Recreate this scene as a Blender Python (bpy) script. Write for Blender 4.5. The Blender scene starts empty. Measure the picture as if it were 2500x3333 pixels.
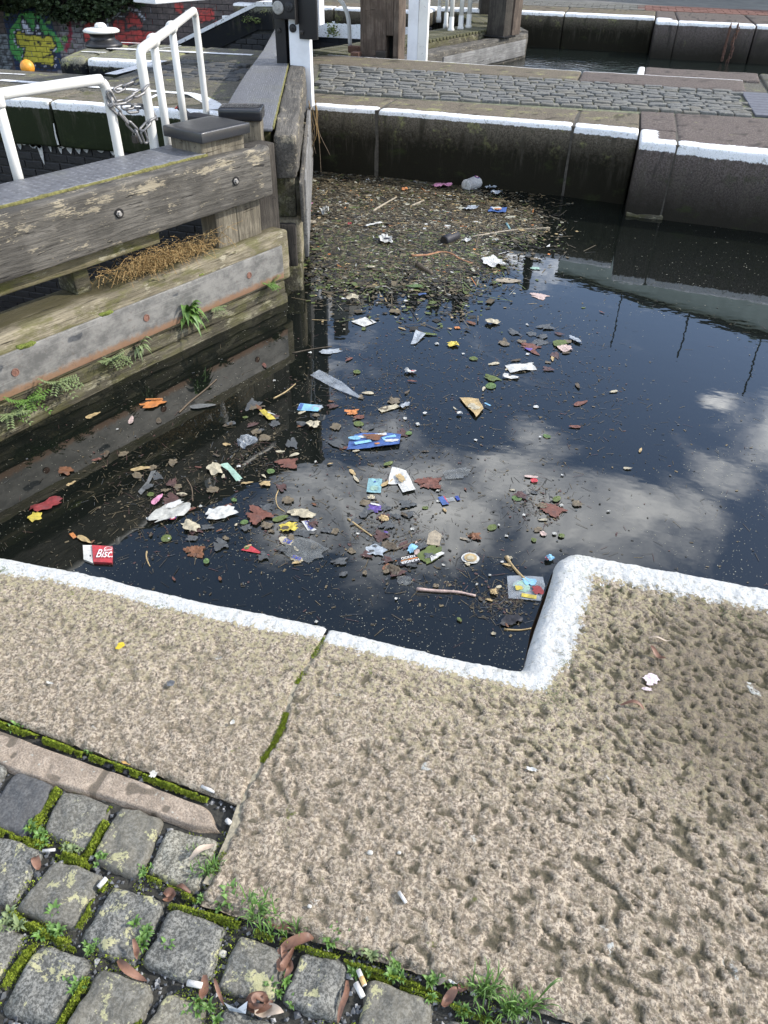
import bpy, math, random
import numpy as np
from mathutils import Vector, Matrix, noise as mnoise

random.seed(7)
RNG = np.random.default_rng(11)
S = bpy.context.scene
COL = S.collection

# ---------------------------------------------------------------- camera, sky, sun, exposure
FOC, CX, CY, EYE = 2440.0, 1250.0, 1666.5, 1.5          # photograph is 2500 x 3333
CM = np.array([[0.965833347193985, 0.1735384308808135, -0.19248469667869317],
               [0.25858918166141764, -0.5958594739655907, 0.7603177772570677],
               [0.017250523926587023, -0.7841147239357737, -0.6203761110257094]])
cam_data = bpy.data.cameras.new("camera")
cam = bpy.data.objects.new("camera", cam_data)
COL.objects.link(cam)
cam_data.sensor_fit = 'VERTICAL'
cam_data.sensor_height = 33.33
cam_data.lens = FOC / 100.0
cam_data.clip_start = 0.05
cam_data.clip_end = 3000
_r, _d, _f = CM[:, 0], CM[:, 1], CM[:, 2]
cam.matrix_world = Matrix(((_r[0], -_d[0], -_f[0], 0), (_r[1], -_d[1], -_f[1], 0), (_r[2], -_d[2], -_f[2], EYE), (0, 0, 0, 1)))
S.camera = cam

SUN_AZ, SUN_EL = math.radians(72), math.radians(36)     # azimuth from +Y towards +X
world = bpy.data.worlds.new("World")
S.world = world
world.use_nodes = True
wn, wl = world.node_tree.nodes, world.node_tree.links
wn.clear()
w_out = wn.new('ShaderNodeOutputWorld')
w_bg = wn.new('ShaderNodeBackground')
w_bg.inputs['Strength'].default_value = 0.15
w_sky = wn.new('ShaderNodeTexSky')
w_sky.sky_type = 'NISHITA'
w_sky.sun_disc = False
w_sky.sun_elevation = SUN_EL
w_sky.sun_rotation = SUN_AZ
w_sky.air_density = 1.0
w_sky.dust_density = 0.6
w_sky.ozone_density = 2.0
w_geo = wn.new('ShaderNodeTexCoord')
w_sep = wn.new('ShaderNodeSeparateXYZ')
wl.new(w_geo.outputs['Generated'], w_sep.inputs[0])
def wmath(op, a, b=None, c=None):
    n = wn.new('ShaderNodeMath'); n.operation = op
    for i, v in enumerate((a, b, c)):
        if v is None: continue
        if hasattr(v, 'links') or hasattr(v, 'is_linked'): wl.new(v, n.inputs[i])
        else: n.inputs[i].default_value = v
    return n.outputs[0]
zc = wmath('MAXIMUM', w_sep.outputs[2], 0.04)
w_comb = wn.new('ShaderNodeCombineXYZ')
wl.new(wmath('DIVIDE', w_sep.outputs[0], zc), w_comb.inputs[0])
wl.new(wmath('DIVIDE', w_sep.outputs[1], zc), w_comb.inputs[1])
w_noise = wn.new('ShaderNodeTexNoise')
w_noise.inputs['Scale'].default_value = 1.55
w_noise.inputs['Detail'].default_value = 7
w_noise.inputs['Roughness'].default_value = 0.52
w_noise.inputs['Distortion'].default_value = 0.15
w_map = wn.new('ShaderNodeMapping')
w_map.inputs['Location'].default_value = CLOUD_OFF = (3.1, 1.45, 0.0)
wl.new(w_comb.outputs[0], w_map.inputs[0])
wl.new(w_map.outputs[0], w_noise.inputs['Vector'])
CLOUDS = [(-.36, 1.24, .19), (-.20, 1.28, .18), (-.06, 1.42, .16), (-.02, 1.62, .09), (.07, 1.34, .18), (.20, 1.38, .15), (.31, 1.42, .12), (.42, 1.56, .09), (.42, 1.94, .055), (.70, 1.75, .26), (.58, 1.5, .12), (-.44, 1.12, .12), (-.28, 1.10, .12), (-.42, 1.5, .10), (.9, 1.2, .3), (-1.2, 1.8, .5), (-1., .2, .5), (.9, .3, .4), (0., -1., .6), (1.6, -1.2, .7), (-2., -1., .8), (0., .35, .22), (1.8, 2.6, .6), (-.2, 3.2, .5)]
w_sum = None
for (cx_, cy_, cr_) in CLOUDS:
    vd = wn.new('ShaderNodeVectorMath'); vd.operation = 'DISTANCE'; wl.new(w_comb.outputs[0], vd.inputs[0]); vd.inputs[1].default_value = (cx_, cy_, 0)
    mr = wn.new('ShaderNodeMapRange'); mr.interpolation_type = 'SMOOTHSTEP'; wl.new(vd.outputs['Value'], mr.inputs[0])
    mr.inputs[1].default_value = cr_ * 1.7; mr.inputs[2].default_value = cr_ * .1; mr.inputs[3].default_value = 0; mr.inputs[4].default_value = 1
    w_sum = mr.outputs[0] if w_sum is None else wmath('MAXIMUM', w_sum, mr.outputs[0])
w_noise.inputs['Scale'].default_value = 3.9; w_noise.inputs['Roughness'].default_value = .62; w_noise.inputs['Distortion'].default_value = .9
w_dens = wmath('ADD', wmath('MULTIPLY', w_noise.outputs[0], 1.15), wmath('MULTIPLY', w_sum, .46))
w_ramp = wn.new('ShaderNodeMapRange'); w_ramp.interpolation_type = 'SMOOTHSTEP'
w_ramp.inputs['From Min'].default_value = 0.66
w_ramp.inputs['From Max'].default_value = 1.36
wl.new(w_dens, w_ramp.inputs[0])
w_mix = wn.new('ShaderNodeMix'); w_mix.data_type = 'RGBA'
wl.new(w_ramp.outputs[0], w_mix.inputs[0])
w_tint = wn.new('ShaderNodeMix'); w_tint.data_type = 'RGBA'; w_tint.blend_type = 'MULTIPLY'; w_tint.inputs[0].default_value = 1
wl.new(w_sky.outputs[0], w_tint.inputs[6]); w_tint.inputs[7].default_value = (1.93, 1.80, 1.80, 1)
wl.new(w_tint.outputs[2], w_mix.inputs[6])
w_mix.inputs[7].default_value = (36, 36, 35.5, 1)
wl.new(w_mix.outputs[2], w_bg.inputs[0])
wl.new(w_bg.outputs[0], w_out.inputs[0])

sun_data = bpy.data.lights.new("sun", 'SUN')
sun_data.energy = 4.2
sun_data.angle = math.radians(0.6)
sun_data.color = (1.0, 0.95, 0.87)
sun = bpy.data.objects.new("sun", sun_data)
COL.objects.link(sun)
_ts = Vector((math.sin(SUN_AZ) * math.cos(SUN_EL), math.cos(SUN_AZ) * math.cos(SUN_EL), math.sin(SUN_EL)))
sun.rotation_euler = _ts.to_track_quat('Z', 'Y').to_euler()

S.render.engine = 'CYCLES'
S.view_settings.view_transform = 'Standard'
S.view_settings.look = 'None'
S.view_settings.exposure = 0.2
S.view_settings.gamma = 1.0
S.view_settings.use_curve_mapping = False
S.cycles.max_bounces = 6
S.cycles.diffuse_bounces = 3
S.cycles.glossy_bounces = 3

# ---------------------------------------------------------------- survey helpers (read a place on a real plane off the photograph)
def ray(px, py):
    return CM @ np.array([px - CX, py - CY, FOC])
def P(px, py, z=0.0):
    d = ray(px, py); t = (z - EYE) / d[2]
    return Vector((d[0] * t, d[1] * t, z))
def PY(px, py, y):
    d = ray(px, py); t = y / d[1]
    return Vector((d[0] * t, y, d[2] * t + EYE))
def PV(px, py, a, b, off=0.0):
    a = np.array(a[:2]); b = np.array(b[:2]); n = np.array([-(b - a)[1], (b - a)[0]])
    d = ray(px, py); t = np.dot(a, n) / np.dot(d[:2], n); p = d * t
    return Vector((p[0], p[1], p[2] + EYE))
def PIX(x, y, z):
    c = CM.T @ np.array([x, y, z - EYE])
    return c[0] / c[2] * FOC + CX, c[1] / c[2] * FOC + CY

# ---------------------------------------------------------------- numpy noise
def _hash(ix, iy, seed):
    n = (ix.astype(np.int64) * 374761393 + iy.astype(np.int64) * 668265263 + seed * 974634777) & 0xffffffff
    n = ((n ^ (n >> 13)) * 1274126177) & 0xffffffff
    return ((n ^ (n >> 16)) & 0xffffff) / float(0xffffff)
def vn(x, y, seed=0):
    x = np.asarray(x, float); y = np.asarray(y, float)
    ix = np.floor(x); iy = np.floor(y); fx = x - ix; fy = y - iy
    fx = fx * fx * fx * (fx * (fx * 6 - 15) + 10); fy = fy * fy * fy * (fy * (fy * 6 - 15) + 10)
    a = _hash(ix, iy, seed); b = _hash(ix + 1, iy, seed); c = _hash(ix, iy + 1, seed); d = _hash(ix + 1, iy + 1, seed)
    return (a * (1 - fx) + b * fx) * (1 - fy) + (c * (1 - fx) + d * fx) * fy
def fbm(x, y, seed=0, octs=4, lac=2.03, g=0.5):
    s = 0; a = 1; t = 0
    for i in range(octs):
        s = s + a * vn(x * lac ** i + 17.3 * i, y * lac ** i - 9.1 * i, seed + i); t += a; a *= g
    return s / t
def sstep(a, b, x):
    t = np.clip((x - a) / (b - a), 0, 1); return t * t * (3 - 2 * t)

# ---------------------------------------------------------------- objects
def props(o, label=None, cat=None, group=None, kind=None):
    if label: o['label'] = label
    if cat: o['category'] = cat
    if group: o['group'] = group
    if kind: o['kind'] = kind
    return o
def empty(name, loc=(0, 0, 0), label=None, cat=None, group=None, kind=None, matrix=None):
    o = bpy.data.objects.new(name, None); COL.objects.link(o)
    if matrix is not None: o.matrix_world = matrix
    else: o.location = loc
    o.empty_display_size = 0.05
    return props(o, label, cat, group, kind)
def mk(name, verts, faces, mat=None, parent=None, smooth=False, attrs=None, loc=None, **kw):
    me = bpy.data.meshes.new(name)
    me.from_pydata([tuple(v) for v in verts], [], faces)
    if mat is not None:
        for m in (mat if isinstance(mat, (list, tuple)) else [mat]): me.materials.append(m)
    if smooth: me.polygons.foreach_set('use_smooth', [True] * len(me.polygons))
    if attrs:
        for k, v in attrs.items():
            v = np.asarray(v, dtype=np.float32)
            if v.ndim == 2:
                a = me.attributes.new(k, 'FLOAT_COLOR', 'POINT'); a.data.foreach_set('color', v.ravel())
            else:
                a = me.attributes.new(k, 'FLOAT', 'POINT'); a.data.foreach_set('value', v)
    me.update()
    return link(name, me, parent, loc, **kw)
def link(name, me, parent=None, loc=None, rotz=None, **kw):
    o = bpy.data.objects.new(name, me); COL.objects.link(o)
    if parent is not None: o.parent = parent
    if loc is not None: o.location = loc
    if rotz is not None: o.rotation_euler = (0, 0, rotz)
    return props(o, **kw)
def grid_mesh(name, X, Y, Z, mask=None, **kw):
    """a height field; X, Y, Z are 2-D arrays"""
    n, m = X.shape
    idx = np.arange(n * m).reshape(n, m)
    q = np.stack([idx[:-1, :-1], idx[:-1, 1:], idx[1:, 1:], idx[1:, :-1]], -1).reshape(-1, 4)
    V = np.stack([X, Y, Z], -1).reshape(-1, 3)
    if mask is not None:
        mk_ = mask.reshape(-1); q = q[mk_[q].all(1)]
    used = np.zeros(n * m, bool); used[q.ravel()] = True
    new = np.cumsum(used) - 1
    V = V[used]; q = new[q]
    at = kw.pop('attrs', None)
    if at: at = {k: np.asarray(v).reshape(n * m, -1)[used].squeeze() for k, v in at.items()}
    me = bpy.data.meshes.new(name)
    me.vertices.add(len(V)); me.vertices.foreach_set('co', V.astype(np.float32).ravel())
    me.loops.add(len(q) * 4); me.loops.foreach_set('vertex_index', q.astype(np.int32).ravel())
    me.polygons.add(len(q)); me.polygons.foreach_set('loop_start', np.arange(0, len(q) * 4, 4, dtype=np.int32))
    me.polygons.foreach_set('use_smooth', np.ones(len(q), bool))
    if at:
        for k, v in at.items():
            a = me.attributes.new(k, 'FLOAT', 'POINT'); a.data.foreach_set('value', v.astype(np.float32))
    mat = kw.pop('mat', None); parent = kw.pop('parent', None)
    if mat is not None: me.materials.append(mat)
    me.update(calc_edges=True); me.validate()
    return link(name, me, parent, **kw)

class MB:
    """collects shapes into ONE mesh"""
    def __init__(s): s.v = []; s.f = []; s.a = {}
    def add(s, v, f):
        b = len(s.v); s.v += [tuple(p) for p in v]; s.f += [tuple(i + b for i in q) for q in f]; return s
    def box(s, x0, x1, y0, y1, z0, z1):
        return s.add([(x0, y0, z0), (x1, y0, z0), (x1, y1, z0), (x0, y1, z0), (x0, y0, z1), (x1, y0, z1), (x1, y1, z1), (x0, y1, z1)],
                     [(0, 3, 2, 1), (4, 5, 6, 7), (0, 1, 5, 4), (1, 2, 6, 5), (2, 3, 7, 6), (3, 0, 4, 7)])
    def rbox(s, x0, x1, y0, y1, z0, z1, r=0.01, n=(4, 2, 2), amp=0.0, seed=0, freq=6.0, fn=None):
        v, f = rbox(x1 - x0, y1 - y0, z1 - z0, r, n, amp, seed, freq)
        c = np.array([(x0 + x1) / 2, (y0 + y1) / 2, (z0 + z1) / 2]); v = v + c
        if fn is not None: v = fn(v)
        return s.add(v, f)
    def tube(s, pts, rad, n=8, caps=True, sq=1.0):
        v, f = tube(pts, rad, n, caps, sq); return s.add(v, f)
    def lathe(s, prof, n=20, c=(0, 0, 0), axis=None, up=None):
        v = []; f = []
        for (r, z) in prof:
            for k in range(n):
                a = 2 * math.pi * k / n; v.append(Vector((r * math.cos(a), r * math.sin(a), z)))
        for i in range(len(prof) - 1):
            for k in range(n):
                a = i * n + k; b = i * n + (k + 1) % n; f.append((a, b, b + n, a + n))
        f.append(tuple(range(n - 1, -1, -1))); m = (len(prof) - 1) * n; f.append(tuple(m + k for k in range(n)))
        if axis is not None:
            q = Vector(axis).to_track_quat('Z', 'Y'); v = [q @ p for p in v]
        v = [p + Vector(c) for p in v]
        return s.add(v, f)
    def mk(s, name, mat, parent=None, **kw): return mk(name, s.v, s.f, mat, parent, **kw)

_RB = {}
def rbox(sx, sy, sz, r, n, amp, seed, freq):
    r = min(r, sx * .49, sy * .49, sz * .49)
    def ax(L, k):
        h = L / 2; a = [-h, -h + r * .3, -h + r]; b = [h - r, h - r * .3, h]
        mid = list(np.linspace(-h + r, h - r, k + 1))[1:-1]
        return a + mid + b
    A = [ax(sx, n[0]), ax(sy, n[1]), ax(sz, n[2])]
    L = [len(a) for a in A]
    idx = {}; V = []; F = []
    def vid(i, j, k):
        key = (i, j, k)
        if key not in idx: idx[key] = len(V); V.append((A[0][i], A[1][j], A[2][k]))
        return idx[key]
    X, Y, Z = L[0] - 1, L[1] - 1, L[2] - 1
    for i in range(X):
        for j in range(Y):
            F.append((vid(i, j, 0), vid(i, j + 1, 0), vid(i + 1, j + 1, 0), vid(i + 1, j, 0)))
            F.append((vid(i, j, Z), vid(i + 1, j, Z), vid(i + 1, j + 1, Z), vid(i, j + 1, Z)))
    for i in range(X):
        for k in range(Z):
            F.append((vid(i, 0, k), vid(i + 1, 0, k), vid(i + 1, 0, k + 1), vid(i, 0, k + 1)))
            F.append((vid(i, Y, k), vid(i, Y, k + 1), vid(i + 1, Y, k + 1), vid(i + 1, Y, k)))
    for j in range(Y):
        for k in range(Z):
            F.append((vid(0, j, k), vid(0, j, k + 1), vid(0, j + 1, k + 1), vid(0, j + 1, k)))
            F.append((vid(X, j, k), vid(X, j + 1, k), vid(X, j + 1, k + 1), vid(X, j, k + 1)))
    V = np.array(V)
    inner = np.clip(V, -np.array([sx, sy, sz]) / 2 + r, np.array([sx, sy, sz]) / 2 - r)
    d = V - inner; ln = np.linalg.norm(d, axis=1, keepdims=True); nd = d / np.maximum(ln, 1e-9)
    V = np.where(ln > 1e-9, inner + nd * r, V)
    if amp > 0:
        g = V * freq
        for c in range(3):
            V[:, c] += amp * 2 * (fbm(g[:, 0] + g[:, 2] * 1.7 + 31 * c, g[:, 1] * 1.3 + g[:, 2] * .9 - 11 * c, seed + c * 7, 3) - .5)
    return V, F
def tube(pts, rad, n=8, caps=True, sq=1.0):
    pts = [Vector(p) for p in pts]; m = len(pts)
    if not hasattr(rad, '__len__'): rad = [rad] * m
    T = []
    for i in range(m):
        t = (pts[min(i + 1, m - 1)] - pts[max(i - 1, 0)]); T.append(t.normalized() if t.length > 1e-9 else Vector((0, 0, 1)))
    up = Vector((0, 0, 1)) if abs(T[0].z) < .9 else Vector((1, 0, 0))
    N = (up - T[0] * up.dot(T[0])).normalized()
    v = []; f = []
    for i in range(m):
        N = (N - T[i] * N.dot(T[i])).normalized(); B = T[i].cross(N)
        for k in range(n):
            a = 2 * math.pi * k / n
            v.append(pts[i] + (N * math.cos(a) * sq + B * math.sin(a)) * rad[i])
    for i in range(m - 1):
        for k in range(n):
            a = i * n + k; b = i * n + (k + 1) % n; f.append((a, b, b + n, a + n))
    if caps: f.append(tuple(range(n - 1, -1, -1))); f.append(tuple((m - 1) * n + k for k in range(n)))
    return v, f
def smooth_path(pts, k=6):
    """Catmull-Rom through the points"""
    p = [Vector(a) for a in pts]; p = [p[0] * 2 - p[1]] + p + [p[-1] * 2 - p[-2]]
    out = []
    for i in range(1, len(p) - 2):
        for j in range(k):
            t = j / k
            out.append(.5 * ((2 * p[i]) + (p[i + 1] - p[i - 1]) * t + (2 * p[i - 1] - 5 * p[i] + 4 * p[i + 1] - p[i + 2]) * t * t + (3 * p[i] - p[i - 1] - 3 * p[i + 1] + p[i + 2]) * t ** 3))
    out.append(p[-2]); return out

# ---------------------------------------------------------------- materials
def lin(c):
    return tuple(c) + (1,) if len(c) == 3 else tuple(c)
class NT:
    def __init__(s, name):
        s.m = bpy.data.materials.new(name); s.m.use_nodes = True
        s.t = s.m.node_tree; s.n = s.t.nodes; s.l = s.t.links
        s.b = s.n['Principled BSDF']; s.tc = s.n.new('ShaderNodeTexCoord')
    def set(s, k, v):
        if hasattr(v, 'is_linked'): s.l.new(v, s.b.inputs[k])
        else: s.b.inputs[k].default_value = v
    def noise(s, scale, detail=4, rough=.55, vec='Object', dist=0.0, off=(0, 0, 0)):
        mp = s.n.new('ShaderNodeMapping'); s.l.new(s.tc.outputs[vec], mp.inputs[0])
        mp.inputs['Scale'].default_value = scale if hasattr(scale, '__len__') else (scale,) * 3
        mp.inputs['Location'].default_value = off
        n = s.n.new('ShaderNodeTexNoise'); s.l.new(mp.outputs[0], n.inputs['Vector'])
        n.inputs['Scale'].default_value = 1; n.inputs['Detail'].default_value = detail
        n.inputs['Roughness'].default_value = rough; n.inputs['Distortion'].default_value = dist
        return n.outputs[0]
    def rng(s, x, a, b, c=0., d=1., smooth=True):
        n = s.n.new('ShaderNodeMapRange'); s.l.new(x, n.inputs[0])
        if smooth: n.interpolation_type = 'SMOOTHSTEP'
        for i, v in zip((1, 2, 3, 4), (a, b, c, d)): n.inputs[i].default_value = v
        return n.outputs[0]
    def math(s, op, a, b=0.):
        n = s.n.new('ShaderNodeMath'); n.operation = op
        for i, v in enumerate((a, b)):
            if hasattr(v, 'is_linked'): s.l.new(v, n.inputs[i])
            else: n.inputs[i].default_value = v
        return n.outputs[0]
    def mix(s, f, a, b, blend='MIX'):
        n = s.n.new('ShaderNodeMix'); n.data_type = 'RGBA'; n.blend_type = blend
        for i, v in ((0, f), (6, a), (7, b)):
            if hasattr(v, 'is_linked'): s.l.new(v, n.inputs[i])
            else: n.inputs[i].default_value = v if i == 0 else lin(v)
        return n.outputs[2]
    def ramp(s, x, stops):
        n = s.n.new('ShaderNodeValToRGB'); s.l.new(x, n.inputs[0]); e = n.color_ramp.elements
        while len(e) > 1: e.remove(e[-1])
        e[0].position = stops[0][0]; e[0].color = lin(stops[0][1])
        for p, c in stops[1:]:
            q = e.new(p); q.color = lin(c)
        return n.outputs[0]
    def attr(s, name, out='Fac'):
        n = s.n.new('ShaderNodeAttribute'); n.attribute_name = name; return n.outputs[out]
    def sep(s, vec='Object'):
        n = s.n.new('ShaderNodeSeparateXYZ'); s.l.new(s.tc.outputs[vec], n.inputs[0]); return n.outputs
    def rand(s):
        return s.n.new('ShaderNodeObjectInfo').outputs['Random']
    def bump(s, h, strength=.5, dist=.01, prev=None):
        n = s.n.new('ShaderNodeBump'); s.l.new(h, n.inputs['Height'])
        n.inputs['Strength'].default_value = strength; n.inputs['Distance'].default_value = dist
        if prev is not None: s.l.new(prev, n.inputs['Normal'])
        s.l.new(n.outputs[0], s.b.inputs['Normal']); return n.outputs[0]

def plain(name, col, rough=.7, metal=0., var=.25, scale=30., bump=0.2, dist=.004, spec=.5, rnd=0., dark=None):
    t = NT(name)
    n = t.noise(scale, 5, .6)
    lo = tuple(c * (1 - var) for c in col); hi = tuple(min(1, c * (1 + var)) for c in col)
    c = t.ramp(n, [(.3, dark or lo), (.7, hi)])
    if rnd:
        r = t.rng(t.rand(), 0, 1, 1 - rnd, 1 + rnd, False)
        v = t.n.new('ShaderNodeVectorMath'); v.operation = 'SCALE'; t.l.new(c, v.inputs[0]); t.l.new(r, v.inputs['Scale']); c = v.outputs[0]
    t.set('Base Color', c); t.set('Roughness', rough); t.set('Metallic', metal); t.set('Specular IOR Level', spec)
    if bump: t.bump(n, bump, dist)
    return t.m

def stone_mat(name, base, hi, pitc, lichen=(.30, .30, .12), lich=.55, paint=False, rough=.9, grain=260., moss=.0, white=(.80, .80, .78), wetdark=None, edge=.35, near=False):
    t = NT(name)
    g = t.noise(grain, 3, .7); big = t.noise(5., 4, .6); mid = t.noise(28., 4, .65); g2 = t.noise(grain * .62, 3, .75, off=(5, 1, 2))
    c = t.mix(t.rng(g, .42, .58), base, hi)
    c = t.mix(t.math('MULTIPLY', t.rng(mid, .38, .62), .45), c, tuple(x * .62 for x in base))
    if near:
        yy, xx = t.sep()[1], t.sep()[0]
        ylw = t.rng(t.math('ADD', yy, t.math('MULTIPLY', t.math('SUBTRACT', big, .5), .5)), .85, 1.3)
        lf = t.math('MULTIPLY', t.rng(t.math('ADD', g2, t.math('MULTIPLY', t.math('SUBTRACT', mid, .5), .4)), .46, .58), t.math('ADD', t.math('MULTIPLY', ylw, .60), .12))
        c = t.mix(lf, c, lichen)
        dk = t.n.new('ShaderNodeVectorMath'); dk.operation = 'DISTANCE'; t.l.new(t.tc.outputs['Object'], dk.inputs[0]); dk.inputs[1].default_value = (.62, 1.38, 0)
        wet = t.rng(t.math('ADD', dk.outputs['Value'], t.math('MULTIPLY', t.math('SUBTRACT', mid, .5), .5)), .55, .15)
        c = t.mix(t.math('MULTIPLY', wet, .70), c, (.115, .092, .066))
        c = t.mix(t.math('MULTIPLY', t.rng(g2, .44, .35), .75), c, (.075, .068, .048))
        c = t.mix(t.math('MULTIPLY', t.rng(g, .66, .74), .6), c, (.66, .60, .50))
        ls = t.rng(t.noise(9., 3, .6, off=(9, 4, 0), dist=.6), .69, .72)
        c = t.mix(t.math('MULTIPLY', t.math('MULTIPLY', ls, t.rng(g, .40, .55)), .8), c, (.47, .48, .44))
    else:
        c = t.mix(t.math('MULTIPLY', t.rng(t.math('ADD', big, t.math('MULTIPLY', t.math('SUBTRACT', mid, .5), .5)), lich, lich + .16), .75), c, lichen)
        c = t.mix(t.math('MULTIPLY', t.rng(g2, .42, .32), .55), c, tuple(x * .4 for x in base))
        spots = t.rng(t.noise(60., 2, .5, off=(7, 3, 1)), .70, .74)
        c = t.mix(t.math('MULTIPLY', spots, .6), c, (.42, .43, .37))
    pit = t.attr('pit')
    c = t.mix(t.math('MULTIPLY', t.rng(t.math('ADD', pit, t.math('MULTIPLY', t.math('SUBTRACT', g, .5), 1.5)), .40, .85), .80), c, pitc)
    if moss:
        mo = t.rng(t.noise(11., 5, .75), .62, .70); c = t.mix(t.math('MULTIPLY', t.math('MULTIPLY', mo, t.rng(g2, .40, .58)), moss), c, (.10, .12, .02))
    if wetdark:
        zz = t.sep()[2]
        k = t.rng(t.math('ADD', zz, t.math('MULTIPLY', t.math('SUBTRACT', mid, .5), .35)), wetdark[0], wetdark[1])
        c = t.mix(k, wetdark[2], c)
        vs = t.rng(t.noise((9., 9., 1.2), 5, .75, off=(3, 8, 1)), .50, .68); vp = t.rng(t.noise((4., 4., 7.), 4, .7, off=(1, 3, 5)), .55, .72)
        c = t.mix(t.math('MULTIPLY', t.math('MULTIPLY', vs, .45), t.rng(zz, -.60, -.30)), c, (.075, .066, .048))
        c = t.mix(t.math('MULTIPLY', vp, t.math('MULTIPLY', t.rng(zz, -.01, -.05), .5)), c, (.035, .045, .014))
    if paint:
        pd = t.attr('pd')
        k = t.math('ADD', pd, t.math('MULTIPLY', t.math('SUBTRACT', t.noise(18., 5, .75), .5), edge * 2.2))
        k = t.math('ADD', k, t.math('MULTIPLY', t.math('SUBTRACT', g2, .5), .9 if near else .4))
        pm = t.rng(k, .94, 1.06, 1, 0)
        wear = t.rng(t.noise(130., 4, .75, off=(2, 5, 9)), .34, .44)
        grey = t.mix(t.math('ADD', t.math('MULTIPLY', wear, .85), .15), (.22, .215, .18), white)
        grey = t.mix(t.math('MULTIPLY', t.rng(t.noise(26., 5, .8, off=(6, 6, 1)), .56, .62), .75), grey, (.29, .28, .23))
        lg = t.rng(t.noise(9., 4, .7, off=(1, 8, 2)), .55, .75)
        grey = t.mix(t.math('MULTIPLY', lg, .45), grey, (.45, .47, .33))
        c = t.mix(pm, c, grey)
    t.set('Base Color', c); t.set('Roughness', rough); t.set('Specular IOR Level', .2)
    h = t.math('ADD', t.math('MULTIPLY', g, 1.2), t.math('MULTIPLY', t.noise(90., 4, .7), 2.0))
    t.bump(h, .7 if near else .55, .004)
    return t.m

MAT = {}
# foreground slabs and copings
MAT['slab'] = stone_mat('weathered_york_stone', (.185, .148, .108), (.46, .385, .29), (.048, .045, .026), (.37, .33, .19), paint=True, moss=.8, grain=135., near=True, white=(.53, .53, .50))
MAT['strip'] = stone_mat('smooth_pink_stone', (.27, .215, .16), (.41, .335, .255), (.09, .075, .055), lich=.62)
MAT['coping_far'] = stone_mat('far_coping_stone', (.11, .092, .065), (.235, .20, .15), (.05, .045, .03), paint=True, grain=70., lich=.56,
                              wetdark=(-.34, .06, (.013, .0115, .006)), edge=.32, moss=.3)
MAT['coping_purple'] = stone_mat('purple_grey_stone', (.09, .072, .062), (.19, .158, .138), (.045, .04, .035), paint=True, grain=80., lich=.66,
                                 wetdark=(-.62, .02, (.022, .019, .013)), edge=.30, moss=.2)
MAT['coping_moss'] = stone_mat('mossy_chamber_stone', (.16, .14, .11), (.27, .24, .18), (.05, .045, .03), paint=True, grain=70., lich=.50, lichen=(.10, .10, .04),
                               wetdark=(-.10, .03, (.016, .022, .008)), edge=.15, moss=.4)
MAT['deck'] = stone_mat('deck_stone', (.085, .08, .065), (.17, .16, .13), (.05, .05, .035), paint=False, grain=60., lich=.56, moss=.35)
MAT['basin'] = stone_mat('basin_stone', (.14, .14, .11), (.24, .23, .17), (.02, .02, .015), paint=True, grain=60., lich=.5, wetdark=(-.13, -.05, (.010, .011, .012)), edge=.1, moss=.4)

def sett_mat(name, base, hi, lich=(.40, .38, .20), la=.60):
    t = NT(name)
    oi = t.n.new('ShaderNodeObjectInfo'); va = t.n.new('ShaderNodeVectorMath'); va.operation = 'MULTIPLY_ADD'      # every stone its own piece of the grain
    t.l.new(oi.outputs['Location'], va.inputs[0]); va.inputs[1].default_value = (7.3, 5.9, 1); t.l.new(t.tc.outputs['Object'], va.inputs[2])
    class _V:
        outputs = {'Object': va.outputs[0]}
    t.tc = _V
    g = t.noise(170., 3, .75); mid = t.noise(35., 4, .6); b = t.noise(16., 5, .7, dist=.4)
    c = t.mix(t.rng(g, .40, .60), base, hi)
    c = t.mix(t.math('MULTIPLY', t.rng(mid, .42, .62), .4), c, tuple(x * .65 for x in base))
    r = t.rand()
    c = t.mix(t.math('MULTIPLY', t.rng(r, .45, 1), .55), c, (.15, .135, .10))
    k = t.math('ADD', b, t.math('MULTIPLY', t.math('SUBTRACT', g, .5), .25))
    c = t.mix(t.math('MULTIPLY', t.rng(k, la - .02, la + .02), .8), c, lich)
    br = t.rng(t.noise(1.0, 0, 0, off=(3, 3, 3)), 0, 1)
    t.set('Base Color', c); t.set('Roughness', .8); t.set('Specular IOR Level', .3)
    t.bump(t.math('ADD', g, t.math('MULTIPLY', mid, 3.)), .45, .004)
    return t.m
MAT['sett'] = sett_mat('granite_sett', (.080, .079, .068), (.235, .23, .20))
MAT['sett_pale'] = sett_mat('pale_granite_sett', (.12, .112, .085), (.36, .34, .27))
MAT['sett_dark'] = sett_mat('dark_slate_sett', (.075, .075, .073), (.12, .12, .115), la=.75)
MAT['cobble'] = sett_mat('far_granite_cobble', (.085, .085, .078), (.22, .218, .20), (.28, .27, .21), .61)
MAT['cobble_dark'] = sett_mat('dark_cobble', (.05, .052, .055), (.11, .115, .115), (.16, .16, .12), .66)

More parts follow.
